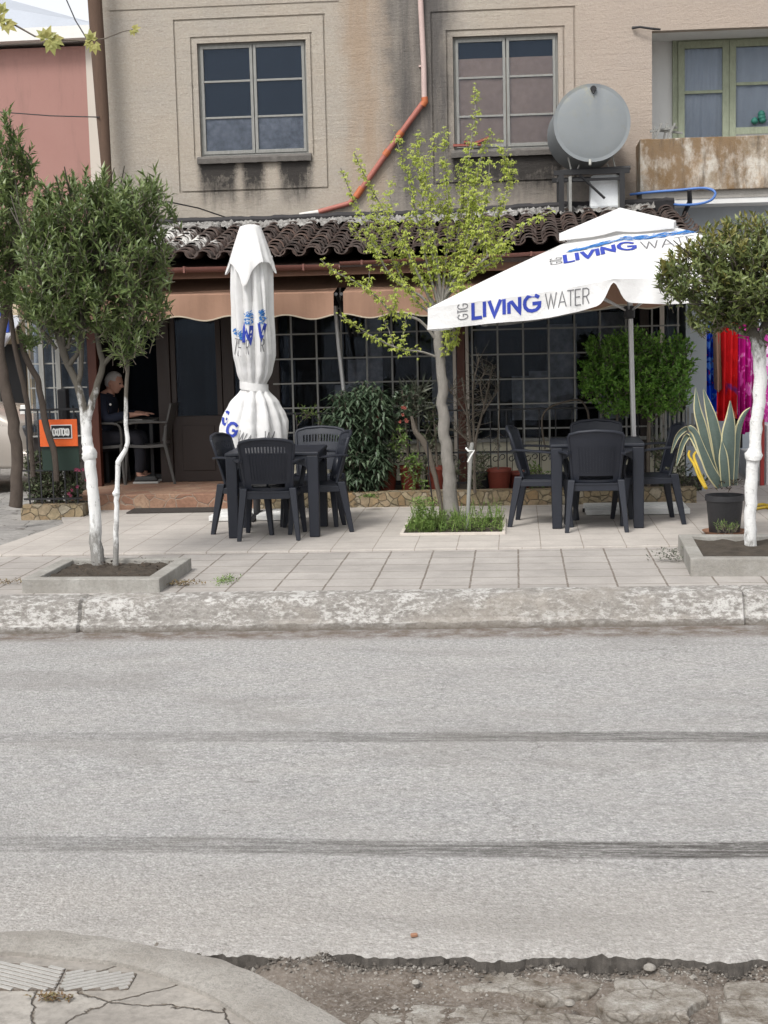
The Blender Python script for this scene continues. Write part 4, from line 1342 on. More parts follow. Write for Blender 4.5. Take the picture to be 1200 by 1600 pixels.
# left glass side: pale curtain behind a mesh
xa, xb = pxw(48, 600, 15.95), pxw(137, 600, 15.95)
MB().bx(xa, xb, 15.99, 15.996, 0.9, 2.4).build('side_glass', 'glass_dirty', cafe)
MB().grid(lambda u, v: (u, 16.1+0.02*math.sin(u*30), v), lin(xa, xb, 40), lin(0.9, 2.4, 3)).build('pale_curtain', 'curtain', cafe, smooth=60)
MB().bx(xa, xb, 15.94, 16.0, 0.2, 0.9).build('side_wall', 'dark_room', cafe)
grille('side_grille', xa, xb, 0.92, 2.35, 0.27, 0.255, 15.9)
for px in (66, 92):
    xq = pxw(px, 600, 15.85)
    MB().bx(xq-0.025, xq+0.025, 15.84, 15.88, 0.2, 2.4).build('side_post', 'grey_wood', cafe)
MB().bx(-4.95, 1.74, 15.93, 16.03, 2.40, 2.575).build('front_beam', 'brown_wall', cafe)
# roof: canal tiles
EY, EZ0 = 15.0, 2.66
TY = 17.05
def roofz(x, t):                       # t 0 at the eave, 1 at the top
    sag = 0.03*math.sin(x*1.3)+0.02*math.sin(x*3.1+1)
    ez = 2.655+0.012*(x+1.0)+sag*0.7
    tz = 3.075+0.012*(x+1)+sag*0.3
    return ez*(1-t)+tz*t
RX0, RX1 = -4.95, 1.80
b = MB()
pitch = 0.212
nrow = 11
i = 0
xx = RX0
while xx < RX1:
    jx = rnd.uniform(-0.012, 0.012)
    for kind in (0, 1):
        x_c = xx+jx+(pitch/2 if kind else 0)
        for j in range(nrow):
            t0 = j/nrow
            t1 = (j+1.35)/nrow
            if t1 > 1.06:
                t1 = 1.06
            ya, yb = EY+(TY-EY)*t0+rnd.uniform(-.012, .012), EY+(TY-EY)*t1
            if x_c > 1.45 and j > 0 and ya > EY+(1.95-x_c)*4.2+0.6:
                continue
            ra, rb = (0.088, 0.070) if kind == 0 else (0.070, 0.088)
            za, zb = roofz(x_c, t0)+0.022, roofz(x_c, t1)
            if kind == 1:
                za, zb = za+0.012, zb+0.0
            dx = rnd.uniform(-.008, .008)
            tw = rnd.uniform(-.006, .006)
            n_ = 9
            V, F = [], []
            for (yy_, zz_, rr, ox) in ((ya, za, ra, dx), (yb, zb, rb, 0)):
                for th in (0.0, 0.014):
                    for k in range(n_):
                        an = math.pi*k/(n_-1)
                        r2 = rr-th
                        if kind == 0:
                            V.append((x_c+ox-r2*math.cos(an), yy_, zz_+tw+0.03+r2*math.sin(an)*0.95))
                        else:
                            V.append((x_c+ox-r2*math.cos(an), yy_, zz_+tw+0.075-r2*math.sin(an)*0.85))
            for k in range(n_-1):
                F.append((k, k+1, 2*n_+k+1, 2*n_+k))
                F.append((n_+k+1, n_+k, 3*n_+k, 3*n_+k+1))
                F.append((k+1, k, n_+k, n_+k+1))
                F.append((2*n_+k, 2*n_+k+1, 3*n_+k+1, 3*n_+k))
            F += [(0, 2*n_, 3*n_, n_), (n_-1, n_+n_-1, 3*n_+n_-1, 2*n_+n_-1)]
            b.add(V, F)
    xx += pitch
b.build('roof', 'tile', cafe, smooth=50)
roofo = [o for o in cafe.children if o.name.startswith('roof')][0]
# deck under the tiles and side verge
b = MB()
b.add([(RX0, EY+0.05, 2.60), (RX1-0.05, EY+0.05, 2.62), (1.45, TY, 3.03), (RX0, TY, 2.99), (RX0, EY+0.05, 2.56), (RX1-0.05, EY+0.05, 2.58), (1.45, TY, 2.90), (RX0, TY, 2.90)],
      [(0, 1, 2, 3), (7, 6, 5, 4), (0, 4, 5, 1), (1, 5, 6, 2), (2, 6, 7, 3), (3, 7, 4, 0)])
b.build('roof_deck', 'door_wood', roofo)
MB().bx(-4.9, 1.7, EY+0.10, EY+0.14, 2.50, 2.60).build('eave_board', 'brown_wall', cafe)
# rough mortar fringe along the roof head
def mz(u, v):
    n1_ = mnoise.noise(Vector((u*9, 0, 4)))
    n2_ = mnoise.noise(Vector((u*31, v*9, 4)))
    fr = 0.16+0.11*n1_+0.06*mnoise.noise(Vector((u*26, 0, 1)))
    t = 1.02-fr*(1-v)
    return (u, EY+(TY-EY)*t, roofz(u, t)+0.105+0.045*n2_+0.03*v)
MB().grid(mz, lin(RX0, 1.50, 520), lin(0, 1, 9)).build('mortar', 'mortar', roofo, smooth=70)
b = MB()
xs_ = lin(RX0, 1.72, 160)
V, F = [], []
for x in xs_:
    j1 = 0.012*mnoise.noise(Vector((x*6, 0, 0)))+0.008*mnoise.noise(Vector((x*21, 0, 0)))
    zb_ = roofz(x, 1.0)+0.10
    V += [(x, TY+0.0, zb_-0.02), (x, TY-0.02+j1, zb_+0.05+j1), (x, TY+0.03, zb_+0.085+j1), (x, YU-0.004, zb_+0.11), (x, YU-0.004, 2.9), (x, TY+0.02, 2.9)]
for i in range(len(xs_)-1):
    for j in range(6):
        F.append((i*6+j, (i+1)*6+j, (i+1)*6+(j+1) % 6, i*6+(j+1) % 6))
F += [tuple(range(6)), tuple(reversed([(len(xs_)-1)*6+j for j in range(6)]))]
b.add(V, F).build('tar_flashing', 'tar', roofo, smooth=50)
# gutter: half round channel with brackets, in two runs
def gut(name, pts, r_, mat_):
    b_ = MB()
    def prof(i, t):
        o_ = []
        for k in range(9):
            an = math.pi*k/8
            o_.append((r_*math.cos(an), -r_*math.sin(an)))
        for k in range(8, -1, -1):
            an = math.pi*k/8
            o_.append(((r_-0.006)*math.cos(an), -(r_-0.006)*math.sin(an)))
        return o_
    b_.sweep(pts, prof)
    for i in range(0, len(pts)-1):
        a, c_ = Vector(pts[i]), Vector(pts[i+1])
        q_ = a.lerp(c_, 0.5)
        b_.box(q_+Vector((0, 0, -r_*0.45)), (0.02, 2.2*r_, r_*1.25))
    return b_.build(name, mat_, cafe, smooth=50)
g1 = [P(px, py, 14.94) for px, py in ((150, 419), (248, 419), (330, 417), (420, 415), (530, 413))]
g2 = [P(px, py, 14.94) for px, py in ((531, 409), (600, 406), (680, 401), (780, 397), (880, 391), (980, 386), (1082, 378))]
gut('gutter', g1, 0.05, 'gutter')
gut('gutter', g2, 0.035, 'gutter')
# awnings
def awning(x0_, x1_, zt_l, zt_r, name_lab, nsc):
    aw = root('awning', name_lab, 'awning', ((x0_+x1_)/2, 14.9, zt_l), 0, 'tan awnings under the eave')
    YF, YB = 14.9, 15.75
    zf = lambda x: zt_l+(zt_r-zt_l)*(x-x0_)/(x1_-x0_)
    us = lin(x0_, x1_, int((x1_-x0_)*30))
    b_ = MB()
    b_.grid(lambda u, v: (u, YF+(YB-YF)*v, zf(u)+0.0+(2.59-zf(u))*v-0.03*math.sin(math.pi*v)*(1+0.3*math.sin(u*5))-0.06*v), us, lin(0, 1, 8))
    b_.build('canopy', 'awning', aw, smooth=60)
    b_ = MB()
    def vf(u, v):
        sc_ = 0.5-0.5*math.cos((u-x0_)/0.53*2*math.pi)
        dep = 0.205+0.045*sc_
        return (u, YF-0.004-0.012*v*math.sin(u*7+v)-0.01*math.sin(u*17)*v, zf(u)-dep*v)
    vs_ = lin(0, 1, 6)
    b_.grid(vf, us, vs_)
    b_.build('valance', 'awning', aw, smooth=60)
    b_ = MB()
    b_.tube([vf(u, 1.0) for u in us], 0.008, 5)
    b_.build('piping', 'awning_edge', aw, smooth=60)
    b_ = MB().tube([(x0_, YF+0.02, zf(x0_)-0.01), (x1_, YF+0.02, zf(x1_)-0.01)], 0.022, 8)
    b_.build('front_bar', 'awning', aw, smooth=60)
    return aw
ax0, ax1 = P(28, 465, 14.9).x, P(521, 458, 14.9).x
bx0, bx1 = P(536, 457, 14.9).x, P(1066, 440, 14.9).x
A1 = awning(ax0, ax1, 2.352, 2.322, 'long tan awning with scalloped valance left of the gap behind the folded parasol', 3)
A2 = awning(bx0, bx1, 2.322, 2.35, 'tan awning with scalloped valance behind the open parasol and spring tree', 3)
for aw, xx, side in ((A1, ax1+0.02, 1), (A2, bx0-0.02, -1)):
    MB().tube([(xx, 14.93, 2.31), (xx+0.01, 15.3, 2.2), (xx+0.03, 15.9, 1.9)], 0.018, 7).build('folding_arm', 'black_iron', aw, smooth=60)
MB().tube([(ax0-0.02, 14.93, 2.34), (ax0-0.02, 15.5, 2.1), (ax0-0.02, 15.9, 1.9)], 0.018, 7).build('folding_arm', 'alu', A1, smooth=60)
# slanted pole behind the gap
b = MB().tube([P(524, 478, 15.5), P(529, 540, 15.5), P(537, 610, 15.5), P(541, 700, 15.5)], 0.022, 8)
tag(rebase(b.build('slanted_pole', 'alu', smooth=60), P(541, 700, 15.5)), 'thin grey pole leaning behind the gap between the two tan awnings', 'pole')

# ================================================================== LEFT NEIGHBOUR
YP = 22.0
nb = root('pink_house', 'dusky pink rendered house with white roof edge at the left', 'house', (-9, 23, 0.19))
xr = P(150, 62, YP).x
xs_ = P(133, 62, YP).x
zt = 6.05
MB().bx(-16, xs_, YP, YP+6, 0.19, zt).build('wall', 'pink', nb)
MB().bx(xs_, xr+0.15, YP-0.02, YP+6, 0.19, zt).build('corner_strip', 'pale_strip', nb)
MB().add([(-16, YP-0.25, zt), (xr+0.1, YP-0.25, zt+0.07), (xr+0.1, YP-0.25, zt+0.24), (-16, YP-0.25, zt+0.17), (-16, YP+0.6, zt), (xr+0.1, YP+0.6, zt+0.07), (xr+0.1, YP+0.6, zt+0.24), (-16, YP+0.6, zt+0.17)],
    [(0, 1, 2, 3), (5, 4, 7, 6), (0, 4, 5, 1), (3, 2, 6, 7), (1, 5, 6, 2), (0, 3, 7, 4)]).build('roof_edge', 'white', nb)
pk = P(10, -5, YP+4)
h0 = (xr+0.1, YP-0.2, zt+0.25)
MB().add([h0, (-16, YP-0.2, zt+0.18), (-16, pk.y, pk.z+1.4), (pk.x-0.6, pk.y, pk.z+0.15), (xr+0.1, pk.y+4, zt+0.25), (-16, pk.y+4, zt+0.18)],
         [(0, 3, 2, 1), (0, 4, 3), (3, 4, 5, 2)]).build('roof', 'metal_roof', nb)
# its ground floor shop
YS = YP-0.3
zs = P(20, 470, YS).z
MB().bx(-16, P(150, 500, YS).x, YS, YP-0.022, 0.19, zs).build('shop_wall', 'beige_far', nb)
q0, q1 = P(-60, 545, YS), P(43, 600, YS)
MB().bx(q0.x, q1.x, YS-0.03, YS-0.004, 0.25, q0.z+0.05).build('shopfront', 'black', nb, bevel=0.01)
q2 = P(43, 522, YS-0.5)
MB().hexa([(q0.x, YS-0.9, q0.z+0.02), (q1.x, YS-0.9, q0.z+0.02), (q1.x, YS-0.006, q0.z+0.42), (q0.x, YS-0.006, q0.z+0.42)], [(q0.x, YS-0.9, q0.z+0.06), (q1.x, YS-0.9, q0.z+0.06), (q1.x, YS-0.006, q0.z+0.46), (q0.x, YS-0.006, q0.z+0.46)]).build('shop_canopy', 'metal_roof', nb)
q3, q4 = P(46, 562, YS), P(58, 592, YS)
MB().bx(q3.x, q4.x, YS-0.02, YS-0.003, q4.z, q3.z).build('poster', 'pale_strip', nb)
Ys = 20.6
sg = root('blue_sign', 'blue street sign with white letters beside the leftmost tree', 'sign', P(8, 505, Ys))
q0, q1 = P(-40, 488, Ys), P(14, 520, Ys)
MB().bx(q0.x, q1.x, Ys, Ys+0.06, q1.z, q0.z).build('board', 'sign_blue', sg, bevel=0.01)
MB().bx(q0.x, q1.x+0.04, Ys-0.03, Ys+0.1, q0.z, q0.z+0.14).build('white_cap', 'white', sg, bevel=0.02)
MB().bx(q0.x+0.2, q0.x+0.28, Ys+0.01, Ys+0.05, 0.2, q1.z).build('post', 'alu', sg)
for txt, hpx, y0px, x0px in (('S', 12, 507, -3), ('T', 12, 507, 5)):
    rb, wd_ = strokes(txt, hpx/scl(Ys), 2.2/scl(Ys), 0.9)
    for r__ in rb:
        o_ = P(x0px, y0px, Ys)
        V = []
        for a_, c_ in r__:
            V += [(o_.x+a_.x, Ys-0.012, o_.z+a_.y), (o_.x+c_.x, Ys-0.012, o_.z+c_.y)]
        MB().add(V, [(2*k, 2*k+1, 2*k+3, 2*k+2) for k in range(len(r__)-1)]).build('letter', 'white', sg)

# ================================================================== OPEN PARASOL
bp = Vector((P(993, 790, 14.35).x, 14.35, ZT))
pt = P(981, 345, 14.35)
up_ax = (pt-bp).normalized()
par = root('open_parasol', 'open square white parasol with blue and grey lettering on its valance, beside the right table', 'parasol', bp, 0, 'white parasols on the terrace')
MB().tube([bp+up_ax*0.06, pt], 0.024, 14).build('pole', 'alu', par, smooth=50)
h_ = 1.55
phi = R(8)
Lc, Mc = P(668, 473, 13.05), P(975, 438, 12.82)
tilt_x = math.atan2(P(975, 438, 12.82).z-P(668, 473, 13.05).z, 1.55)     # left side hangs lower
apex_h = P(980, 338, 14.35).z
rim_c = Mc.z-0.02
Rt = Matrix.Rotation(-tilt_x*0.92, 3, 'Y') @ Matrix.Rotation(-phi, 3, 'Z')
ctr = Vector((P(979, 400, 14.35).x, 14.35, rim_c+0.05))
dropc = apex_h-ctr.z
def cano(a, t):
    """a: angle, t: 0 apex .. 1 rim"""
    ca, sa = math.cos(a), math.sin(a)
    k = 1/max(abs(ca), abs(sa))
    seg = (a/(math.pi/4)) % 1.0
    inn = 1-0.030*math.sin(math.pi*seg)*t
    x_, y_ = ca*k*h_*inn*t, sa*k*h_*inn*t
    sag = -0.045*math.sin(math.pi*seg)*t*(1-0.3*t)+0.02*math.sin(math.pi*t)
    corner = (math.hypot(ca*k, sa*k)-1)/0.414
    z_ = dropc*(1-t)-0.07*corner*t+sag
    q_ = Rt @ Vector((x_, y_, 0))
    return ctr+q_+Vector((0, 0, z_))
def vala(a, t, v):
    q_ = cano(a, 1.0)
    seg = (a/(math.pi/4)) % 1.0
    near = min(seg, 1-seg)
    mid_rib = math.exp(-((((a/(math.pi/4))-6.0))/0.055)**2)
    dep = 0.205-0.015*math.exp(-(near/0.05)**2)-0.15*mid_rib+0.012*math.sin(a*9)
    c_ = ctr.copy()
    c_.z = q_.z
    outd = (q_-c_).normalized()
    wv = 0.02*math.sin(a*26)+0.012*math.sin(a*41+1)
    return q_+Vector((0, 0, -dep*v))+outd*(wv*v-0.02*v*(1-v)+0.012)
NA = 480
angs = lin(0, 2*math.pi, NA+1)
b = MB()
b.grid(cano, angs, lin(0.20, 1.0, 22))
b.grid(lambda a, v: vala(a, 1, v), angs, lin(0, 1, 7))
cv, cf_ = list(b.v), list(b.f)
bvh_c = BVHTree.FromPolygons([Vector(q) for q in cv], cf_)
b.build('canopy', 'canvas', par, smooth=55)
# top cap with its own short valance
hc = 0.50
cc = Vector((P(970, 330, 14.2).x, 14.3, 0))
zc_top = P(980, 324, 14.3).z
Rc = Matrix.Rotation(-tilt_x*0.8, 3, 'Y') @ Matrix.Rotation(-phi, 3, 'Z')
def capf(a, t):
    ca, sa = math.cos(a), math.sin(a)
    k = 1/max(abs(ca), abs(sa))
    seg = (a/(math.pi/4)) % 1.0
    corner = (math.hypot(ca*k, sa*k)-1)/0.414
    tt = min(t, 1.0)
    inn = 1-0.03*math.sin(math.pi*seg)*tt
    q_ = Rc @ Vector((ca*k*hc*inn*tt, sa*k*hc*inn*tt, 0))
    z_ = -0.17*tt-0.03*corner*tt-0.02*math.sin(math.pi*seg)*tt-(max(0, t-1)*0.4)
    return cc+q_+Vector((0, 0, zc_top+z_))
MB().grid(capf, angs, lin(0.0, 1.0, 10)+[1.08, 1.16]).build('top_cap', 'canvas', par, smooth=50)
b = MB()
for k in range(8):
    a = k*math.pi/4
    q0 = cano(a, 0.03)-Vector((0, 0, 0.05))
    q1 = cano(a, 0.985)-Vector((0, 0, 0.03))
    MB().tube([q0, q0.lerp(q1, .5)+Vector((0, 0, -0.035)), q1], 0.011, 6).build('rib', 'alu', par)
    MB().tube([Vector((pt.x, pt.y, 0)).lerp(bp, 0)+Vector((0.01, 0, ctr.z-0.28)), q0.lerp(q1, .48)+Vector((0, 0, -0.02))], 0.009, 6).build('strut', 'alu', par)
MB().lathe([(0.03, -0.06), (0.05, -0.05), (0.05, 0.05), (0.03, 0.06)], (pt.x+0.01, pt.y, ctr.z-0.28), 14).build('runner', 'black', par, smooth=40)
# lettering on the valance
def sky_dir(px, py):
    return ray(px, py).normalized()
bl = MB()
vL, vM = P(739, 495, 12.98), P(848, 482, 12.88)
dirY = Vector((0, 1, 0))
ux = (P(918, 473, 12.8)-P(739, 496, 12.98))
ux.y = 0
LW = ux.length
ux.normalize()
uy = Vector((0, 0, 1))
org = P(739, 497.5, 12.95)
org.y = 12.5
ribs, wid = strokes('LIVING', 0.128, 0.029)
k = (P(848, 482, 12.88)-P(739, 496, 12.98)).length/wid
ribs, wid = strokes('LIVING', 0.128, 0.029, k)
b1 = MB()
decal(b1, ribs, org, ux, uy, bvh_c, dirY)
ribs2, w2 = strokes('WATER', 0.128, 0.0085)
k2 = (LW-wid)/w2
ribs2, w2 = strokes('WATER', 0.128, 0.0085, k2*1.03)
b2 = MB()
decal(b2, ribs2, org+ux*(wid+0.015), ux, uy, bvh_c, dirY)
ribs3, w3 = strokes('GTG', 0.085, 0.0075, 0.62)
o3 = P(733, 497, 12.95)
o3.y = 12.5
# set upright, reading upwards
rv = [[(Vector((-a.y, a.x)), Vector((-c_.y, c_.x))) for a, c_ in rb] for rb in ribs3]
rv = [[(Vector((a.x-0.012, a.y-0.004)), Vector((c_.x-0.012, c_.y-0.004))) for a, c_ in rb] for rb in rv]
b4 = MB()
decal(b4, rv, o3, ux, uy, bvh_c, dirY)
# lettering across the roof of the canopy: printed looking down on the slope
dn = Vector((0, 0.35, -0.94)).normalized()
def canhit(px, py):
    h = bvh_c.ray_cast(CAM, ray(px, py).normalized())
    return h[0]
bt1, bt2, bt3, bv3 = MB(), MB(), MB(), MB()
tl0, tl1 = canhit(884, 411), canhit(1000, 390)
if tl0 and tl1:
    ux2 = (tl1-tl0)
    w_all = ux2.length
    ux2.normalize()
    up2 = Vector((0, 0.9, 0.42))
    up2 = (up2-ux2*up2.dot(ux2)).normalized()
    dn2 = -ux2.cross(up2)
    if dn2.z > 0:
        dn2 = -dn2
    LH = 0.19
    rb, wd_ = strokes('LIVING', LH, 0.036)
    rb, wd_ = strokes('LIVING', LH, 0.036, w_all/wd_)
    decal(bt1, rb, tl0, ux2, up2, bvh_c, dn2, 0.006)
    rb, w5 = strokes('WATER', LH, 0.011, 0.9)
    ux3 = (ux2+Vector((0, 0.02, -0.10))).normalized()
    decal(bt2, rb, tl0+ux2*(wd_+0.02), ux3, up2, bvh_c, dn2, 0.006)
    rb, w6 = strokes('GTG', 0.10, 0.010, 0.6)
    rv = [[(Vector((-a.y-0.03, a.x)), Vector((-c_.y-0.03, c_.x))) for a, c_ in r__] for r__ in rb]
    decal(bt3, rv, tl0, ux2, up2, bvh_c, dn2, 0.006)
    # the splash of blue water above the words
    b3 = MB()
    rr = random.Random(3)
    for i in range(230):
        s_ = rr.random()*(wd_+w5*0.9)
        hgt = 0.235+rr.random()*0.10*math.sin(math.pi*min(1, s_/(wd_+w5*0.9)))**0.5
        L_ = rr.uniform(0.03, 0.13)
        a0 = Vector((s_, hgt))
        a1 = a0+Vector((L_, rr.uniform(-.02, .05)))
        am = a0.lerp(a1, .5)
        wq = rr.uniform(0.004, 0.011)
        rib = [(a0, a0+Vector((0, .001))), (am+Vector((0, wq)), am-Vector((0, wq))), (a1, a1+Vector((0, .001)))]
        decal(b3, [rib], tl0, ux2, up2, bvh_c, dn2, 0.005+0.00003*i)
    b3.build('water_splash_print', 'cyan_ink', par)
for b_, mt in ((b1, 'blue_ink'), (b2, 'grey_ink'), (b4, 'grey_ink'), (bt1, 'blue_ink'), (bt2, 'grey_ink'), (bt3, 'grey_ink')):
    if b_.v:
        b_.build('lettering', mt, par)
# base: crossed frame with pale slabs
def par_base(c_, parent, w_=1.0, d_=0.5, rz=0.0):
    rt = Matrix.Rotation(rz, 3, 'Z')
    bb = MB()
    bb.box(c_+rt @ Vector((0, 0, 0.02)), (w_, 0.05, 0.03), rt)
    bb.box(c_+rt @ Vector((0, 0, 0.0195)), (0.05, w_*0.8, 0.029), rt)
    bb.tube([c_+Vector((0, 0, 0.03)), c_+Vector((0, 0, 0.36))], 0.034, 12)
    bb.build('base_frame', 'black_iron', parent, smooth=40)
    for sx in (-1, 1):
        for sy in (-1, 1):
            MB().box(c_+rt @ Vector((sx*w_*0.26, sy*d_*0.28, 0.03)), (w_*0.44, d_*0.46, 0.05), rt).build('base_slab', 'white_stone', parent, bevel=0.006)
par_base(bp, par, 0.98, 0.55)

# ================================================================== FOLDED PARASOL
fb_ = P(392, 803, 14.25)
fpos = Vector((P(397, 604, 14.25).x, 14.25, ZT))
fp = root('folded_parasol', 'folded white parasol tied at the waist with broken bits of lettering, behind the left table', 'parasol', fpos, 0, 'white parasols on the terrace')
ztop = P(392, 354, 14.25).z
xt_, xb_ = P(391, 354, 14.25).x, P(397, 604, 14.25).x
lean = lambda z_: xb_+(xt_-xb_)*(z_-P(397, 604, 14.25).z)/(ztop-P(397, 604, 14.25).z)
MB().tube([(lean(ZT), 14.25, ZT+0.05), (lean(ztop), 14.25, ztop-0.02)], 0.024, 12).build('pole', 'alu', fp, smooth=50)
def zpx(py):
    return P(395, py, 14.25).z
prof_px = [(400, 26), (430, 27), (470, 28), (520, 29.5), (555, 29), (580, 25), (597, 21), (604, 20.5), (612, 23), (630, 34), (650, 42), (665, 46), (680, 47), (700, 47)]
pr_ = [(zpx(py), r_/scl(14.25)) for py, r_ in prof_px]
def rad_at(z_):
    for (z0_, r0_), (z1_, r1_) in zip(pr_, pr_[1:]):
        if z1_ <= z_ <= z0_:
            t = (z0_-z_)/(z0_-z1_)
            t = t*t*(3-2*t)*0.5+t*0.5
            return r0_+(r1_-r0_)*t
    return pr_[-1][1]
zb0, zb1 = pr_[-1][0], pr_[0][0]
def body(a, v):
    z_ = zb1+(zb0-zb1)*v
    r_ = rad_at(z_)
    tie = math.exp(-((z_-zpx(604))/0.06)**2)
    am = (0.30-0.20*tie)*(1+0.6*mnoise.noise(Vector((math.cos(a)*1.5, math.sin(a)*1.5, z_*0.9))))
    cr_ = am*abs(math.sin(a*5+0.6+0.35*math.sin(z_*3)))**0.6+0.05*math.sin(a*13+z_*2.2)*(1-tie*0.6)+0.12*(1-tie)*mnoise.noise(Vector((math.cos(a)*2.2, math.sin(a)*2.2, z_*2.2)))
    rr_ = r_*(1.0-0.17+cr_*1.0)
    if z_ < zpx(640):                # hem gathers up at the right and drops at left
        zoff = -0.10*math.cos(a-R(250))*(zpx(640)-z_)/(zpx(640)-zb0)
    else:
        zoff = 0
    return (lean(z_)+rr_*math.cos(a), 14.25+rr_*math.sin(a)*0.92, z_+zoff)
b = MB()
angs2 = lin(0, 2*math.pi, 161)
b.grid(body, angs2, lin(0, 1, 90))
bvh_f = BVHTree.FromPolygons([Vector(q) for q in b.v], list(b.f))
b.build('canopy', 'canvas', fp, smooth=60)
def capg(a, v):
    z0_ = ztop
    c4 = max(0.0, math.cos(2*(a+R(100))))**1.5       # corners hang lower
    c5 = max(0.0, math.cos(4*(a+R(98))))**2
    ln = 0.335+0.10*c5+0.12*c4
    z_ = z0_-ln*v
    r_ = (0.095+(0.225-0.095)*min(1, v*1.05))*(1+0.10*c5*v-0.13*abs(math.sin(a*4+0.5))**0.6*v+0.03*math.sin(a*11)*v)
    return (lean(z_)+r_*math.cos(a)*(1.02), 14.25+r_*math.sin(a), z_)
b = MB()
b.grid(capg, angs2, lin(0, 1, 16))
b.grid(lambda a, v: (lean(ztop)+0.095*v*math.cos(a)*1.02, 14.25+0.095*v*math.sin(a), ztop+0.02*(1-v*v)), angs2, lin(0.02, 1, 5))
b.build('top_cap', 'canvas', fp, smooth=60)
b = MB()
zt1, zt0 = zpx(598), zpx(610)
def tief(a, v):
    z_ = zt0+(zt1-zt0)*v-0.02*math.cos(a)*1.0
    r_ = rad_at((zt0+zt1)/2)*1.10
    return (lean(z_)+r_*math.cos(a), 14.25+r_*math.sin(a)*0.95, z_)
b.grid(tief, lin(0, 2*math.pi, 60), lin(0, 1, 4))
b.build('tie_strap', 'canvas', fp, smooth=60)
fb1, fb2, fb3 = MB(), MB(), MB()
def fdec(mt, txt, px, py, hpx, wpx, cond, rot, mk=None):
    hh = hpx/scl(14.25)
    rb_, _w = strokes(txt, hh, wpx/scl(14.25), cond)
    o_ = P(px, py, 14.25)
    o_.y = 13.6
    ax = Vector((math.cos(rot), 0, math.sin(rot)))
    ay = Vector((-math.sin(rot), 0, math.cos(rot)))
    bm = MB()
    decal(bm, rb_, o_, ax, ay, bvh_f, Vector((0, 1, 0)), 0.007)
    bm.build('lettering', mt, fp)
fdec('blue_ink', 'N', 385, 535, 27, 5, 0.75, R(-4))
fdec('blue_ink', 'V', 409, 531, 26, 4, 0.55, R(-2))
fdec('blue_ink', 'G', 349, 661, 20, 4.2, 0.62, R(-14))
fdec('blue_ink', 'G', 360, 676, 20, 4.6, 0.95, R(-16))
fdec('grey_ink', 'TE', 365, 553, 25, 1.3, 0.6, R(-12))
fdec('grey_ink', 'R', 389, 553, 22, 1.2, 0.5, R(-5))
fdec('grey_ink', 'R', 412, 549, 20, 1.2, 0.5, R(-2))
fdec('grey_ink', 'WA', 376, 688, 20, 1.2, 0.75, R(-22))
fdec('grey_ink', 'W', 419, 690, 20, 1.2, 0.7, R(-10))
rr = random.Random(5)
for x0_, x1_, y0_, y1_, sl in ((364, 384, 512, 522, 0.55), (384, 397, 488, 507, 0.0), (408, 416, 486, 505, 0.0)):
    for i in range(45):
        px, py = rr.uniform(x0_, x1_), 0
        py = rr.uniform(y0_, y1_)+sl*(px-x0_)
        o_ = P(px, py, 14.25)
        o_.y = 13.6
        L_, wq = rr.uniform(0.015, 0.045), rr.uniform(0.003, 0.008)
        an = rr.uniform(-0.6, 0.9)
        d2 = Vector((math.cos(an), math.sin(an)))*L_
        nn2 = Vector((-d2.y, d2.x)).normalized()*wq
        z0v = Vector((0, 0))
        rib = [(z0v, z0v+nn2*0.1), (d2*0.5+nn2, d2*0.5-nn2), (d2, d2+nn2*0.1)]
        decal(fb3, [rib], o_, Vector((1, 0, 0)), Vector((0, 0, 1)), bvh_f, Vector((0, 1, 0)), 0.006+0.00004*i)
fb3.build('water_splash_print', 'cyan_ink', fp)
par_base(Vector((lean(ZT), 14.25, ZT)), fp, 0.86, 0.5)

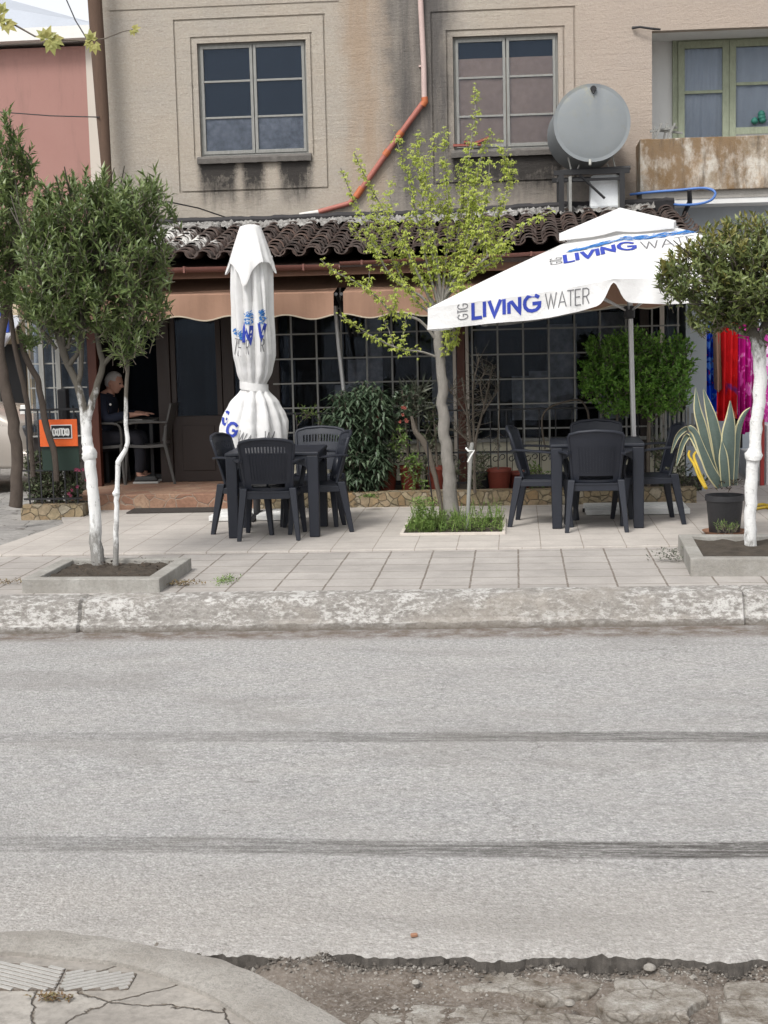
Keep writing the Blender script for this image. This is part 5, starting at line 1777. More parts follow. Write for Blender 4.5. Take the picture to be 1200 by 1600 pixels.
# ================================================================== RESIN CHAIRS AND TABLES
def leg4(b_, top, bot, st, sb):
    (tx_, ty_, tz_), (bx_, by_, bz_) = top, bot
    b_.hexa([(bx_-sb[0]/2, by_-sb[1]/2, bz_), (bx_+sb[0]/2, by_-sb[1]/2, bz_), (bx_+sb[0]/2, by_+sb[1]/2, bz_), (bx_-sb[0]/2, by_+sb[1]/2, bz_)],
            [(tx_-st[0]/2, ty_-st[1]/2, tz_), (tx_+st[0]/2, ty_-st[1]/2, tz_), (tx_+st[0]/2, ty_+st[1]/2, tz_), (tx_-st[0]/2, ty_+st[1]/2, tz_)])
def make_chair(label, slots=True, mat_='chair', group='dark resin armchairs around the terrace tables'):
    r_ = root('armchair', label, 'chair', (0, 0, 0), 0, group)
    # backrest: sitter faces -Y
    def bk(u, v):
        hw = 0.195+0.038*v
        z_ = 0.415+0.445*v-0.028*(u*u)*max(0, (v-0.6)/0.4)
        y_ = 0.205+0.115*v-0.050*u*u
        if not -0.8 < u < 0.8 or v > 0.93:
            y_ += 0.004
        return (u*hw, y_, z_)
    us, k = [-1, -0.87], 0
    n_ = 13
    for i in range(n_*2+1):
        us.append(-0.78+1.56*i/(n_*2))
    us += [0.87, 1.0]
    vs_ = [0, 0.05, 0.13, 0.18, 0.24, 0.3, 0.45, 0.6, 0.70, 0.75, 0.85, 0.9, 0.95, 1.0]
    def keep(u, v):
        if 0.05 < v < 0.13 and abs(u) < 0.72:
            return False
        i = (u+0.78)/(1.56/(n_*2))
        if abs(u) < 0.78 and int(i) % 2 == 1:
            if slots and (0.70 < v < 0.85):
                return False
        return True
    MB().sheet(bk, us, vs_, keep, 0.014, (0, 1, 0.15)).build('backrest', mat_, r_, smooth=40)
    # ribs of the back panel and a raised frame
    b_ = MB()
    for i in range(0, n_*2, 2):
        ua = -0.78+1.56*(i+0.15)/(n_*2)
        ub = -0.78+1.56*(i+0.85)/(n_*2)
        for va, vb in ((0.19, 0.69),):
            q_ = [Vector(bk(ua, va)), Vector(bk(ub, va)), Vector(bk(ub, vb)), Vector(bk(ua, vb))]
            nrm = Vector((0, 1, 0.15)).normalized()
            b_.hexa([v+nrm*0.012 for v in q_], [v+nrm*0.020 for v in q_])
    b_.build('back_rib', mat_, r_)
    pth = [bk(-1, 0.02), bk(-1, 0.3), bk(-1, 0.7), bk(-1, 0.93), bk(-0.93, 0.985), bk(-0.6, 1), bk(0, 1), bk(0.6, 1), bk(0.93, 0.985), bk(1, 0.93), bk(1, 0.7), bk(1, 0.3), bk(1, 0.02)]
    MB().tube([Vector(q_)+Vector((0, 0.008, 0)) for q_ in pth], 0.0145, 7).build('back_frame', mat_, r_, smooth=60)
    # seat
    def seat(u, v):
        x_ = u*(0.235-0.02*v)
        y_ = -0.235+0.46*v
        z_ = 0.425-0.018*math.sin(math.pi*min(1, v))*(1-u*u)-0.045*max(0, (0.10-v)/0.10)**2+0.004*abs(u)**4
        return (x_, y_, z_-0.012)
    MB().sheet(seat, lin(-1, 1, 13), [0, .03, .06, .1, .2, .35, .5, .65, .8, .9, 1], None, 0.014, (0, 0, -1)).build('seat', mat_, r_, smooth=50)
    b_ = MB()
    for sx in (-1, 1):
        b_.bx(sx*0.222, sx*0.236, -0.21, 0.20, 0.355, 0.405)
    b_.bx(-0.21, 0.21, 0.204, 0.218, 0.345, 0.41)
    b_.bx(-0.21, 0.21, -0.226, -0.212, 0.355, 0.40)
    b_.build('apron', mat_, r_, bevel=0.004)
    for sx in (-1, 1):
        b_ = MB()
        leg4(b_, (sx*0.215, -0.205, 0.42), (sx*0.25, -0.255, 0.0), (0.065, 0.06), (0.036, 0.036))
        b_.build('leg', mat_, r_, bevel=0.006)
        b_ = MB()
        leg4(b_, (sx*0.207, 0.205, 0.44), (sx*0.25, 0.285, 0.0), (0.060, 0.07), (0.036, 0.04))
        b_.build('leg', mat_, r_, bevel=0.006)
        path = smoothpath([(sx*0.222, 0.262, 0.665), (sx*0.255, 0.20, 0.672), (sx*0.278, 0.08, 0.668), (sx*0.285, -0.06, 0.655), (sx*0.28, -0.17, 0.635), (sx*0.265, -0.225, 0.585), (sx*0.245, -0.235, 0.50), (sx*0.228, -0.22, 0.42)], 3)
        nn_ = len(path)
        def ap(i, t):
            w_ = 0.020+0.009*math.sin(math.pi*min(1, t*1.6))
            hh = 0.0095
            return [(w_, -hh*0.5), (w_, hh*0.5), (w_*0.7, hh), (-w_*0.7, hh), (-w_, hh*0.5), (-w_, -hh*0.5), (-w_*0.7, -hh), (w_*0.7, -hh)]
        MB().sweep(path, ap).build('armrest', mat_, r_, smooth=50)
    return r_
def make_table(label, group='square dark resin tables'):
    r_ = root('square_table', label, 'table', (0, 0, 0), 0, group)
    MB().box((0, 0, 0.715), (0.80, 0.80, 0.03)).build('tabletop', 'chair', r_, bevel=0.008)
    b_ = MB()
    for s_ in (-1, 1):
        b_.bx(-0.30, 0.30, s_*0.375-0.012, s_*0.375+0.012, 0.625, 0.699)
        b_.bx(s_*0.375-0.012, s_*0.375+0.012, -0.30, 0.30, 0.625, 0.699)
        for t_ in (-1, 1):           # rounded brackets towards the legs
            V = []
            for k in range(6):
                an = R(90)*k/5
                V.append((s_*(0.30-0.06*(1-math.cos(an))*1.0+0.02), 0.625-0.06*(math.sin(R(90)-an))))
            for (x0_, z0_), (x1_, z1_) in zip(V, V[1:]):
                pass
            b_.hexa([(s_*0.23, t_*0.375-0.011, 0.63), (s_*0.31, t_*0.375-0.011, 0.63), (s_*0.31, t_*0.375+0.011, 0.63), (s_*0.23, t_*0.375+0.011, 0.63)],
                    [(s_*0.285, t_*0.375-0.011, 0.60), (s_*0.31, t_*0.375-0.011, 0.55), (s_*0.31, t_*0.375+0.011, 0.55), (s_*0.285, t_*0.375+0.011, 0.60)])
            b_.hexa([(t_*0.375-0.011, s_*0.23, 0.63), (t_*0.375-0.011, s_*0.31, 0.63), (t_*0.375+0.011, s_*0.31, 0.63), (t_*0.375+0.011, s_*0.23, 0.63)],
                    [(t_*0.375-0.011, s_*0.285, 0.60), (t_*0.375-0.011, s_*0.31, 0.55), (t_*0.375+0.011, s_*0.31, 0.55), (t_*0.375+0.011, s_*0.285, 0.60)])
    b_.build('apron', 'chair', r_, bevel=0.003)
    for sx in (-1, 1):
        for sy in (-1, 1):
            b_ = MB()
            leg4(b_, (sx*0.345, sy*0.345, 0.699), (sx*0.347, sy*0.347, 0.0), (0.10, 0.10), (0.085, 0.085))
            b_.build('leg', 'chair', r_, bevel=0.008)
    return r_
tb1 = make_table('dark resin table in front of the folded parasol, left one')
tb2 = copy_tree(tb1)
tb2['label'] = 'dark resin table beside the pole of the open parasol, right one'
TL, TR = Vector((-2.085, 13.22, ZT)), Vector((0.685, 13.56, ZT))
tb1.location, tb2.location = TL, TR
tb1.rotation_euler.z = R(1.5)
tb2.rotation_euler.z = R(-1)
ch = make_chair('slotted dark armchair with its back to the road at the left table')
chp = make_chair('dark armchair with solid back turned to the road at the right table', slots=False)
def put(src, first, label, x, y, rz):
    c_ = src if first else copy_tree(src)
    c_.location = (x, y, ZT)
    c_.rotation_euler.z = rz
    if label:
        c_['label'] = label
    return c_
put(ch, True, None, -2.10, 12.93, R(180+2))
put(ch, False, 'dark armchair with its pale-lit back facing us on the far side of the left table', -1.84, 13.78, R(-6))
put(ch, False, 'dark armchair at the left side of the left table, in front of the dark doorway', -2.33, 13.30, R(80))
put(ch, False, 'dark armchair at the right side of the left table, beside the dark long-leaved bush', -1.78, 13.33, R(-76))
put(chp, True, None, 0.66, 13.20, R(180-1))
put(chp, False, 'dark armchair on the far side of the right table, showing above the near one', 0.74, 14.02, R(3))
put(chp, False, 'dark armchair at the left side of the right table, beside the square bed of herbs', 0.24, 13.56, R(82))
put(chp, False, 'dark armchair at the right side of the right table, beside the potted agave', 1.12, 13.60, R(-84))

# ================================================================== TANK ON ITS STAND
tk = root('water_tank', 'round galvanised water tank lying on an iron stand above the tiles', 'water tank', P(927, 268, 17.2))
c0 = P(925, 192, 16.65)
rT = 57.5/scl(16.65)*1.0
axd = Vector((-0.05, 1, -0.01)).normalized()
rotT = axd.to_track_quat('Z', 'Y').to_matrix()
MB().lathe([(rT*0.02, -0.030), (rT*0.25, -0.029), (rT*0.5, -0.025), (rT*0.7, -0.019), (rT*0.85, -0.011), (rT*0.965, 0.000), (rT*0.99, 0.02), (rT*1.0, 0.05), (rT, 1.02), (rT*0.97, 1.06), (rT*0.5, 1.08), (0.01, 1.08)], c0, 64, 0, rotT).build('drum', 'tank', tk, smooth=35)
MB().lathe([(rT*0.968, -0.004), (rT*1.012, -0.006), (rT*1.014, 0.018), (rT*0.99, 0.02)], c0, 64, 0, rotT).build('rim', 'tank', tk, smooth=35)
MB().lathe([(0.028, -0.035), (0.034, -0.02), (0.02, 0.0)], P(927, 139, 16.64), 10, 0, rotT).tube([P(927, 139, 16.62), P(927, 146, 16.61)], 0.012, 6).build('inlet', 'black_iron', tk)
MB().tube([P(922, 250, 16.62), P(922, 258, 16.58)], 0.014, 8).build('outlet', 'tank_patina', tk)
st = root('tank_stand', 'black welded iron stand under the round water tank', 'stand', P(925, 312, 17.2))
def pp(px, py, Y):
    return P(px, py, Y)
zt_, zb2 = P(878, 270, 16.75).z, P(880, 316, 16.75).z-0.12
X0s, X1s = P(877, 290, 16.8).x, P(972, 290, 16.8).x
b = MB()
for X_ in (X0s, X1s):
    for Y_ in (16.8, 17.65):
        MB().box((X_+0.0, Y_, (zt_+zb2)/2), (0.055, 0.055, zt_-zb2)).build('leg', 'black_iron', st)
b.box(((X0s+X1s)/2, 16.8, zt_+0.005), (X1s-X0s+0.16, 0.05, 0.05))
b.box(((X0s+X1s)/2, 17.65, zt_+0.005), (X1s-X0s+0.16, 0.05, 0.05))
b.box((X0s, 17.22, zt_+0.006), (0.045, 0.8, 0.045))
b.box((X1s, 17.22, zt_+0.006), (0.045, 0.8, 0.045))
b.box(((X0s+X1s)/2, 16.8, zt_-0.075), (X1s-X0s, 0.03, 0.03))
b.tube([P(905, 273, 16.79), P(945, 310, 16.79)], 0.015, 6)
b.tube([P(872, 285, 16.80), P(876, 268, 16.80), P(985, 262, 16.80)], 0.022, 6, wob=0.2)
b.build('frame', 'black_iron', st)
b = MB()
for a_, c_ in (((888, 246), (893, 268)), ((905, 258), (900, 270)), ((949, 256), (954, 268)), ((957, 245), (962, 264))):
    b.tube([P(*a_, 16.85), P(*c_, 16.80)], 0.008, 5)
b.build('wire_ties', 'tank_patina', st)
MB().box((P(890, 292, 16.9).x, 17.0, (zt_+zb2)/2-0.02), (0.03, 0.6, zt_-zb2-0.05)).build('board', 'grey_wood', st)
MB().box((P(968, 292, 17.0).x, 17.1, (zt_+zb2)/2-0.02), (0.05, 0.4, zt_-zb2-0.05)).build('board', 'grey_wood', st)
cn = MB()
qc = P(935, 312, 17.2)
cn.box((qc.x+0.06, 17.05, qc.z+0.06), (0.34, 0.3, 0.36), None, 0, 0.9)
tag(rebase(cn.build('plastic_can', 'plastic_white', bevel=0.03), (qc.x, 17.2, qc.z-0.1)), 'white plastic can standing under the tank stand', 'can')

# downpipe across the plaster
dp = root('downpipe', 'downpipe crossing the upper wall, faded pink above and orange-red where it slants', 'pipe', P(663, 155, YU-0.04))
Yp = YU-0.045
rp = 0.031
MB().tube([P(657, -110, Yp), P(657, 0, Yp), P(662, 100, Yp), P(663, 155, Yp)], rp, 12).build('upper_length', 'pipe_pink', dp, smooth=50)
MB().tube([P(663, 152, Yp), P(664, 158, Yp), P(660, 165, Yp)], rp*1.25, 12).build('elbow', 'pipe_joint', dp, smooth=50)
MB().tube([P(661, 161, Yp), P(622, 214, Yp), P(558, 305, Yp)], rp*1.05, 12).build('slanting_length', 'pipe_red', dp, smooth=50)
for (a_, c_) in (((628, 206), (620, 217)), ((607, 235), (601, 243)), ((566, 293), (556, 308))):
    MB().tube([P(*a_, Yp), P(*c_, Yp)], rp*1.28, 12).build('joint', 'pipe_joint', dp, smooth=50)
MB().tube([P(557, 306, Yp), P(545, 318, Yp), P(498, 331, Yp)], rp*0.95, 12).build('lower_length', 'pipe_red', dp, smooth=50)
MB().tube([P(499, 331, Yp), P(468, 336, Yp-0.05)], rp*0.8, 12).build('end_length', 'pipe_white', dp, smooth=50)
for py in (-30, 103):
    q = P(660, py, Yp)
    MB().box(q+Vector((0, 0.02, 0)), (0.08, 0.05, 0.02)).build('bracket', 'pipe_pink', dp)
# half round tile pieces on the second window's sill
b = MB()
for px, py, an in ((738, 226, 0.2), (752, 222, -0.35), (722, 229, 0.0)):
    q = P(px, py, YU-0.02)
    rt = Matrix.Rotation(an, 3, 'Y')
    V = []
    for t in (-0.1, 0.1):
        for k in range(7):
            a_ = math.pi*k/6
            V.append(q+rt @ Vector((t, -0.035*math.cos(a_), 0.03*math.sin(a_))))
    b.add(V, [(k, k+1, 7+k+1, 7+k) for k in range(6)]+[(0, 7, 13, 6), tuple(range(6, -1, -1)), tuple(range(7, 14))])
tag(rebase(b.build('broken_tiles', 'terracotta'), P(740, 230, YU)), 'broken red roof tiles resting on the sill of the brown-blinded window', 'tiles')

# pale blue hose looping past the balcony
hp = [P(*q) for q in ((985, 304, 17.15), (1020, 300, 17.0), (1060, 297, 16.95), (1100, 294, 16.9), (1117, 300, 16.85), (1112, 312, 16.85), (1090, 319, 16.9), (1060, 320, 17.0), (1050, 318, 17.1))]
b = MB().tube(smoothpath([tuple(q) for q in hp], 5), 0.014, 8)
tag(rebase(b.build('blue_hose', 'blue_hose', smooth=60), hp[0]), 'blue hose looping under the stained balcony', 'hose')
b = MB().tube([P(1077, 297, 16.9), P(1078, 315, 16.95), P(1070, 332, 17.2), P(1066, 350, 17.5)], [0.025, 0.028, 0.025, 0.022], 7)
tag(rebase(b.build('bent_pipe', 'black_iron', smooth=60), P(1066, 350, 17.5)), 'short dark bent pipe holding the blue hose below the balcony', 'pipe')

# brown pole against the corner of the house
pY = 17.6
b = MB().tube([P(146, -60, pY), P(148, 0, pY), P(154, 90, pY), P(160, 175, pY), P(166, 260, pY), P(176, 400, pY), P(186, 520, pY)], [0.083, 0.083, 0.08, 0.075, 0.06, 0.06, 0.06], 12, wob=0.03)
q = P(186, 520, pY)
tag(rebase(b.build('utility_pole', 'pole_wood', smooth=60), q), 'brown wooden pole leaning at the left corner of the beige house', 'pole')
for nm, lab, pts, r_ in (
        ('overhead_cable', 'thin dark cable sagging across the foot of the upper wall from the left tree', [(262, 315, 16.9), (310, 325, 17.3), (360, 342, 17.7)], 0.008),
        ('overhead_cable', 'thin cable running across the pink wall to the brown pole', [(-200, 172, 20), (0, 175, 19), (80, 181, 18.4), (155, 183, 17.5)], 0.007),
        ('overhead_cable', 'dark cable slanting down from the sky to the brown pole', [(94, -60, 20), (104, 0, 19), (118, 32, 18.4), (134, 58, 17.7)], 0.008)):
    b = MB().tube([P(*q) for q in pts], r_, 5)
    tag(rebase(b.build(nm, 'black_iron'), P(*pts[-1])), lab, 'cable', 'cables about the brown pole')

# ================================================================== LOW WALL, RAILINGS, BED
b = MB()
def lw(u, v):
    return (u, 14.98+0.012*mnoise.noise(Vector((u*4, v*4, 2)))+0.007*mnoise.noise(Vector((u*14, v*14, 2))), ZT-0.02+0.165*v+0.008*mnoise.noise(Vector((u*3, 0, 8)))*v)
b.sheet(lw, lin(-2.60, 1.72, 160), lin(0, 1, 8), None, 0.20, (0, 1, 0))
tag(rebase(b.build('low_stone_wall', 'wall_stone', smooth=60), (-0.4, 15.08, ZT)), 'low rubble stone kerb wall in front of the flower pots', 'wall')
MB_soil = MB().bx(-2.60, 1.70, 15.17, 16.0, 0.2, 0.335)
struct(MB_soil.build('planting_bed', 'soil'))
def railing(name, label, x0_, x1_, Y_, z0_, z1_, zm, step, scroll=True, lean_=0.0):
    r_ = root(name, label, 'railing', ((x0_+x1_)/2, Y_, z0_))
    b_ = MB()
    for z_ in (z0_+0.05, zm, z1_):
        b_.bx(x0_, x1_, Y_-0.010, Y_+0.010, z_-0.009, z_+0.009)
    b_.build('rail', 'black_iron', r_)
    b_ = MB()
    x_ = x0_+step/2
    while x_ < x1_:
        b_.bx(x_-0.0065, x_+0.0065, Y_-0.0065, Y_+0.0065, z0_, z1_+0.0)
        x_ += step
    if not scroll:
        b_.build('bars', 'black_iron', r_)
    if scroll:
        x_ = x0_+step
        while x_ < x1_-0.02:
            for s_ in (-1, 1):
                pts = []
                for k in range(12):
                    an = k/11*1.5*math.pi
                    rr_ = 0.045*(1-k/16)
                    pts.append((x_+s_*(0.008+rr_-rr_*math.cos(an)), Y_-0.012, zm-0.06+rr_*math.sin(an)*s_*1.0))
                b_.tube(pts, 0.0045, 4)
            x_ += step
        b_.build('bars', 'black_iron', r_)
    return r_
YF_ = 15.62
railing('iron_railing', 'black iron railing behind the flower pots in front of the grilled windows', -2.5, 1.66, YF_, 0.335, P(780, 640, YF_).z, P(780, 706, YF_).z, 0.165)
# left fence: low wall, black railing, hedge, orange board
b = MB()
xl0, xl1 = G(34, 812, 0.2).x, G(136, 806, 0.2).x
b.sheet(lambda u, v: (u, 14.50+0.010*mnoise.noise(Vector((u*5, v*5, 4)))+0.1*(u-xl0)*0.3, 0.19+0.15*v), lin(xl0, xl1+0.03, 50), lin(0, 1, 6), None, 0.18, (0, 1, 0))
tag(rebase(b.build('low_stone_wall', 'wall_stone', smooth=60), ((xl0+xl1)/2, 14.6, 0.2)), 'short low stone wall under the hedge behind the left white trunk', 'wall')
zr1 = P(70, 640, 14.62).z
railing('iron_railing', 'black iron railing with the orange board left of the entrance', xl0+0.0, xl1, 14.62, 0.34, zr1, P(70, 735, 14.62).z, 0.12, False)
MB_ = MB().bx(xl0, xl1, 14.70, 14.95, 0.19, 0.33)
struct(MB_.build('hedge_bed', 'soil'))
ob = root('orange_sign', 'orange board with a black label hung on the left railing', 'sign', P(92, 697, 14.58))
q0, q1 = P(61, 656, 14.58), P(122, 697, 14.58)
MB().bx(q0.x, q1.x, 14.575, 14.59, q1.z, q0.z).build('board', 'orange', ob, bevel=0.003)
q0, q1 = P(79, 664, 14.57), P(113, 685, 14.57)
MB().bx(q0.x, q1.x, 14.566, 14.574, q1.z, q0.z).build('label_border', 'white', ob)
e_ = 0.008
MB().bx(q0.x+e_, q1.x-e_, 14.562, 14.5655, q1.z+e_, q0.z-e_).build('label_panel', 'black', ob)
b = MB()
hh = (q0.z-q1.z)*0.5
rb, wd_ = strokes('СКОПСКО', hh, hh*0.2, 0.5)
rb, wd_ = strokes('СКОПСКО', hh, hh*0.17, 0.5*(q1.x-q0.x-0.045)/wd_)
for i, r__ in enumerate(rb):
    V = []
    for a_, c_ in r__:
        V += [(q0.x+0.022+a_.x, 14.560-0.0002*(i % 3), q1.z+hh*0.45+a_.y), (q0.x+0.022+c_.x, 14.560-0.0002*(i % 3), q1.z+hh*0.45+c_.y)]
    b.add(V, [(2*k, 2*k+1, 2*k+3, 2*k+2) for k in range(len(r__)-1)])
b.build('lettering', 'white', ob)
MB().bx(P(63, 657, 14.6).x, P(121, 657, 14.6).x, 14.60, 14.61, P(90, 735, 14.6).z, P(90, 698, 14.6).z).build('lower_panel', 'dark_green', ob)
b = MB()
q0, q1 = P(91, 608, 14.8), P(107, 655, 14.8)
b.bx(q0.x, q1.x, 14.75, 14.87, q1.z-0.5, q0.z)
tag(rebase(b.build('black_bin', 'black', bevel=0.012), (q0.x, 14.8, q1.z-0.5)), 'tall narrow black box standing behind the orange board', 'box')
b = MB().box(P(37, 640, 14.7), (0.06, 0.06, 0.09), None, 0, 0.85)
tag(rebase(b.build('white_cup', 'white', bevel=0.006), P(37, 646, 14.7)), 'small white cup on the rail between the left trunks', 'cup')

# doormat
b = MB()
b.box((G(268, 798, ZT).x+0.02, 14.93, ZT+0.008), (0.86, 0.42, 0.016), Matrix.Rotation(R(2), 3, 'Z'))
b.mi = b.mi
tag(rebase(b.build('doormat', 'mat', bevel=0.004), (G(268, 798, ZT).x, 14.9, ZT)), 'flat grey-brown doormat below the stone step of the entrance', 'doormat')

# ================================================================== PLANTERS WITH CONCRETE KERB
def kerb_planter(label, x0_, x1_, ya, yb, zt, rz=0.0, t=0.10):
    cx, cy = (x0_+x1_)/2, (ya+yb)/2
    r_ = root('tree_planter', label, 'planter', (cx, cy, 0.2), 0, 'concrete kerbed tree planters')
    rt = Matrix.Rotation(rz, 3, 'Z')
    hx, hy = (x1_-x0_)/2, (yb-ya)/2
    b_ = MB()
    o_ = [Vector((sx*hx, sy*hy, 0)) for sx, sy in ((-1, -1), (1, -1), (1, 1), (-1, 1))]
    i_ = [Vector((sx*(hx-t), sy*(hy-t), 0)) for sx, sy in ((-1, -1), (1, -1), (1, 1), (-1, 1))]
    V = []
    for zz_ in (0.15, zt):
        for q_ in o_+i_:
            w_ = rt @ q_
            V.append((cx+w_.x, cy+w_.y, zz_+(0.004*math.sin(q_.x*9) if zz_ == zt else 0)))
    F = []
    for k in range(4):
        j = (k+1) % 4
        F += [(k, j, 8+j, 8+k), (4+j, 4+k, 12+k, 12+j), (8+k, 8+j, 12+j, 12+k)]
    b_.add(V, F)
    b_.build('kerb_frame', 'planter', r_, bevel=0.008)
    def sf(u, v):
        w_ = rt @ Vector((u*(hx-t+0.005), v*(hy-t+0.005), 0))
        return (cx+w_.x, cy+w_.y, zt-0.03+0.02*mnoise.noise(Vector((u*5, v*5, cx))))
    MB().grid(sf, lin(-1, 1, 30), lin(-1, 1, 30)).build('soil', 'soil', r_, smooth=60)
    return r_
pl0, pl1 = G(35, 928, 0.2), G(245, 926, 0.2)
kerb_planter('concrete kerbed planter around the two whitewashed stems at the left', pl0.x+0.0, pl1.x+0.03, 10.27, 11.25, 0.30, R(-1))
pr0 = G(1075, 905, 0.2)
kerb_planter('concrete kerbed planter around the whitewashed trunk at the right edge', pr0.x+0.05, pr0.x+1.2, 10.70, 11.95, 0.325, R(-2))
b = MB()
for i in range(160):
    x_, y_ = rnd.uniform(pl0.x+.12, pl1.x-.06), rnd.uniform(10.4, 11.3)
    b.leaf(Vector((x_, y_, 0.285)), Vector((rnd.uniform(-1, 1), rnd.uniform(-1, 1), rnd.uniform(0, .4))), Vector((0, 0, 1)), rnd.uniform(.02, .05), rnd.uniform(.01, .02))
struct(b.build('leaf_litter', 'mat_dead'), 'stuff')

# ================================================================== FOLIAGE
def branch(b_, pts, Y, k=3, n=8, wob=0.06, dY=None):
    """pts: (px, py, radius in px[, dY])"""
    P3 = []
    for q_ in pts:
        dy = q_[3] if len(q_) > 3 else 0.0
        w_ = P(q_[0], q_[1], Y+dy)
        P3.append((w_.x, w_.y, w_.z, q_[2]/scl(Y+dy)))
    sp = smoothpath(P3, k)
    sp = [(a+0.15*r__*rnd.uniform(-1, 1), c_+0.15*r__*rnd.uniform(-1, 1), e, r__) for a, c_, e, r__ in sp]
    b_.tube([q_[:3] for q_ in sp], [max(0.002, q_[3]) for q_ in sp], n, wob=wob)
    return [Vector(q_[:3]) for q_ in sp]
def rand_in(rg, shell=0.0):
    while True:
        v = Vector((rg.uniform(-1, 1), rg.uniform(-1, 1), rg.uniform(-1, 1)))
        l_ = v.length
        if l_ <= 1:
            if shell and rg.random() < shell and l_ < 0.62:
                continue
            return v
def clump_crown(bt, bl_, ells, Y, ntw, L, W, per, seed, upb=0.7, tl=(0.12, 0.28), droop=0.15, shell=0.5, tip_mi=None, wh=3):
    """ells: (px, py, rx_px, rz_px, ry_m, dY)"""
    rg = random.Random(seed)
    vols = [e[2]*e[3] for e in ells]
    tot = sum(vols)
    for e, vv in zip(ells, vols):
        c_ = P(e[0], e[1], Y+e[5])
        s_ = scl(Y+e[5])
        rx, rz, ry = e[2]/s_, e[3]/s_, e[4]
        for i in range(int(ntw*vv/tot)):
            v = rand_in(rg, shell)
            tip = c_+Vector((v.x*rx, v.y*ry, v.z*rz))
            out_ = Vector((v.x, v.y, v.z*0.7))
            d = (out_*0.75+Vector((0, 0, upb))+Vector((rg.uniform(-.5, .5), rg.uniform(-.5, .5), rg.uniform(-.3, .3))))
            d.normalize()
            tl_ = rg.uniform(*tl)
            base = tip-d*tl_
            bt.tube([base, base.lerp(tip, .5)+Vector((rg.uniform(-.01, .01), 0, 0)), tip], [0.0035, 0.0028, 0.002], 3, cap=False)
            n_ = max(3, int(per*tl_/0.2))
            a0 = rg.uniform(0, 6.28)
            s1 = d.cross(Vector((0.2, 0.3, 1))).normalized()
            s2 = d.cross(s1)
            mi = 0
            if tip_mi is not None and v.z > 0.25 and rg.random() < 0.55:
                mi = tip_mi
            for j in range(n_):
                t = (j+0.5)/n_
                an = a0+j*2.4
                rad_ = s1*math.cos(an)+s2*math.sin(an)
                sp_ = 0.95-0.55*t
                ld = d*(1-sp_*0.6)+rad_*sp_*0.8
                bl_.leaf(base+d*tl_*(0.15+0.85*t), ld, d+Vector((0, 0, 0.3)), L*rg.uniform(0.65, 1.15), W*rg.uniform(0.75, 1.2), droop, mi)

# --- the two stems in the left planter
tr1 = root('oleander_tree', 'bushy green tree with a forked whitewashed trunk in the left planter', 'tree', P(153, 893, 11.1))
b = MB()
Yt = 11.15
branch(b, [(153, 900, 11.5), (151, 860, 10.5), (147, 800, 9.5), (143, 750, 9.2), (141, 722, 9.5), (139, 710, 12), (138, 700, 9.5), (136, 680, 8.5), (134, 655, 8.5), (133, 640, 7)], Yt, 4, 12)
branch(b, [(133, 650, 7), (126, 620, 6.5), (118, 595, 6), (106, 570, 5.6), (98, 545, 6.5), (88, 515, 5), (80, 490, 4), (70, 450, 3), (60, 400, 2)], Yt, 3)
branch(b, [(107, 572, 5), (115, 560, 4), (124, 545, 4), (127, 510, 3.5), (128, 470, 3), (130, 400, 2, -.1)], Yt, 3)
branch(b, [(121, 600, 5), (127, 575, 4), (128, 540, 3.5), (130, 510, 3), (140, 450, 2.5, .1)], Yt, 3)
branch(b, [(137, 655, 6.5), (145, 625, 6), (152, 600, 5.5), (161, 570, 5), (156, 550, 4.5), (152, 525, 4), (152, 490, 3.5), (158, 430, 2.5), (165, 360, 2)], Yt, 3)
branch(b, [(161, 570, 4), (172, 558, 3.6), (185, 546, 3), (190, 530, 2.5), (205, 500, 2)], Yt, 3)
branch(b, [(100, 548, 4), (98, 520, 3.5), (108, 500, 3), (115, 470, 2, .2)], Yt, 3)
branch(b, [(98, 548, 3), (120, 530, 2), (135, 525, 1.5)], Yt, 3)
branch(b, [(88, 545, 3), (70, 520, 2.5), (60, 505, 2), (48, 470, 1.5)], Yt, 3)
branch(b, [(107, 545, 3), (112, 515, 2.5), (118, 500, 2)], Yt, 3)
for i in range(40):        # spread inside the crown
    sx_, sy_ = rnd.choice([(75, 470), (128, 480), (152, 490), (158, 430), (110, 490), (140, 450)])
    ex, ey = sx_+rnd.uniform(-60, 60), sy_-rnd.uniform(60, 190)
    branch(b, [(sx_, sy_, 2.2), ((sx_+ex)/2+rnd.uniform(-8, 8), (sy_+ey)/2, 1.6, rnd.uniform(-.2, .2)), (ex, ey, 0.9, rnd.uniform(-.4, .4))], Yt, 2, 4, 0)
b.build('trunk', 'bark_white', tr1, smooth=60)
bt, bl_ = MB(), MB()
ells = [(100, 415, 82, 95, .50, 0), (165, 400, 80, 95, .50, 0), (125, 335, 75, 62, .40, 0), (190, 330, 60, 62, .40, 0), (62, 430, 45, 70, .35, 0), (150, 470, 80, 55, .4, 0),
        (85, 480, 50, 48, .35, 0), (235, 282, 14, 32, .12, 0), (150, 290, 30, 30, .2, 0), (65, 340, 35, 55, .3, .1), (70, 300, 16, 36, .12, 0)]
clump_crown(bt, bl_, ells, Yt, 720, 0.092, 0.023, 14, 11, 0.75, (0.10, 0.26), shell=0.35)
bt.build('twigs', 'bark', tr1)
bl_.build('crown', 'oleander', tr1)
tr2 = root('oleander_tree', 'slender tree with a thin kinked whitewashed stem in the left planter', 'tree', P(181, 893, 11.0))
b = MB()
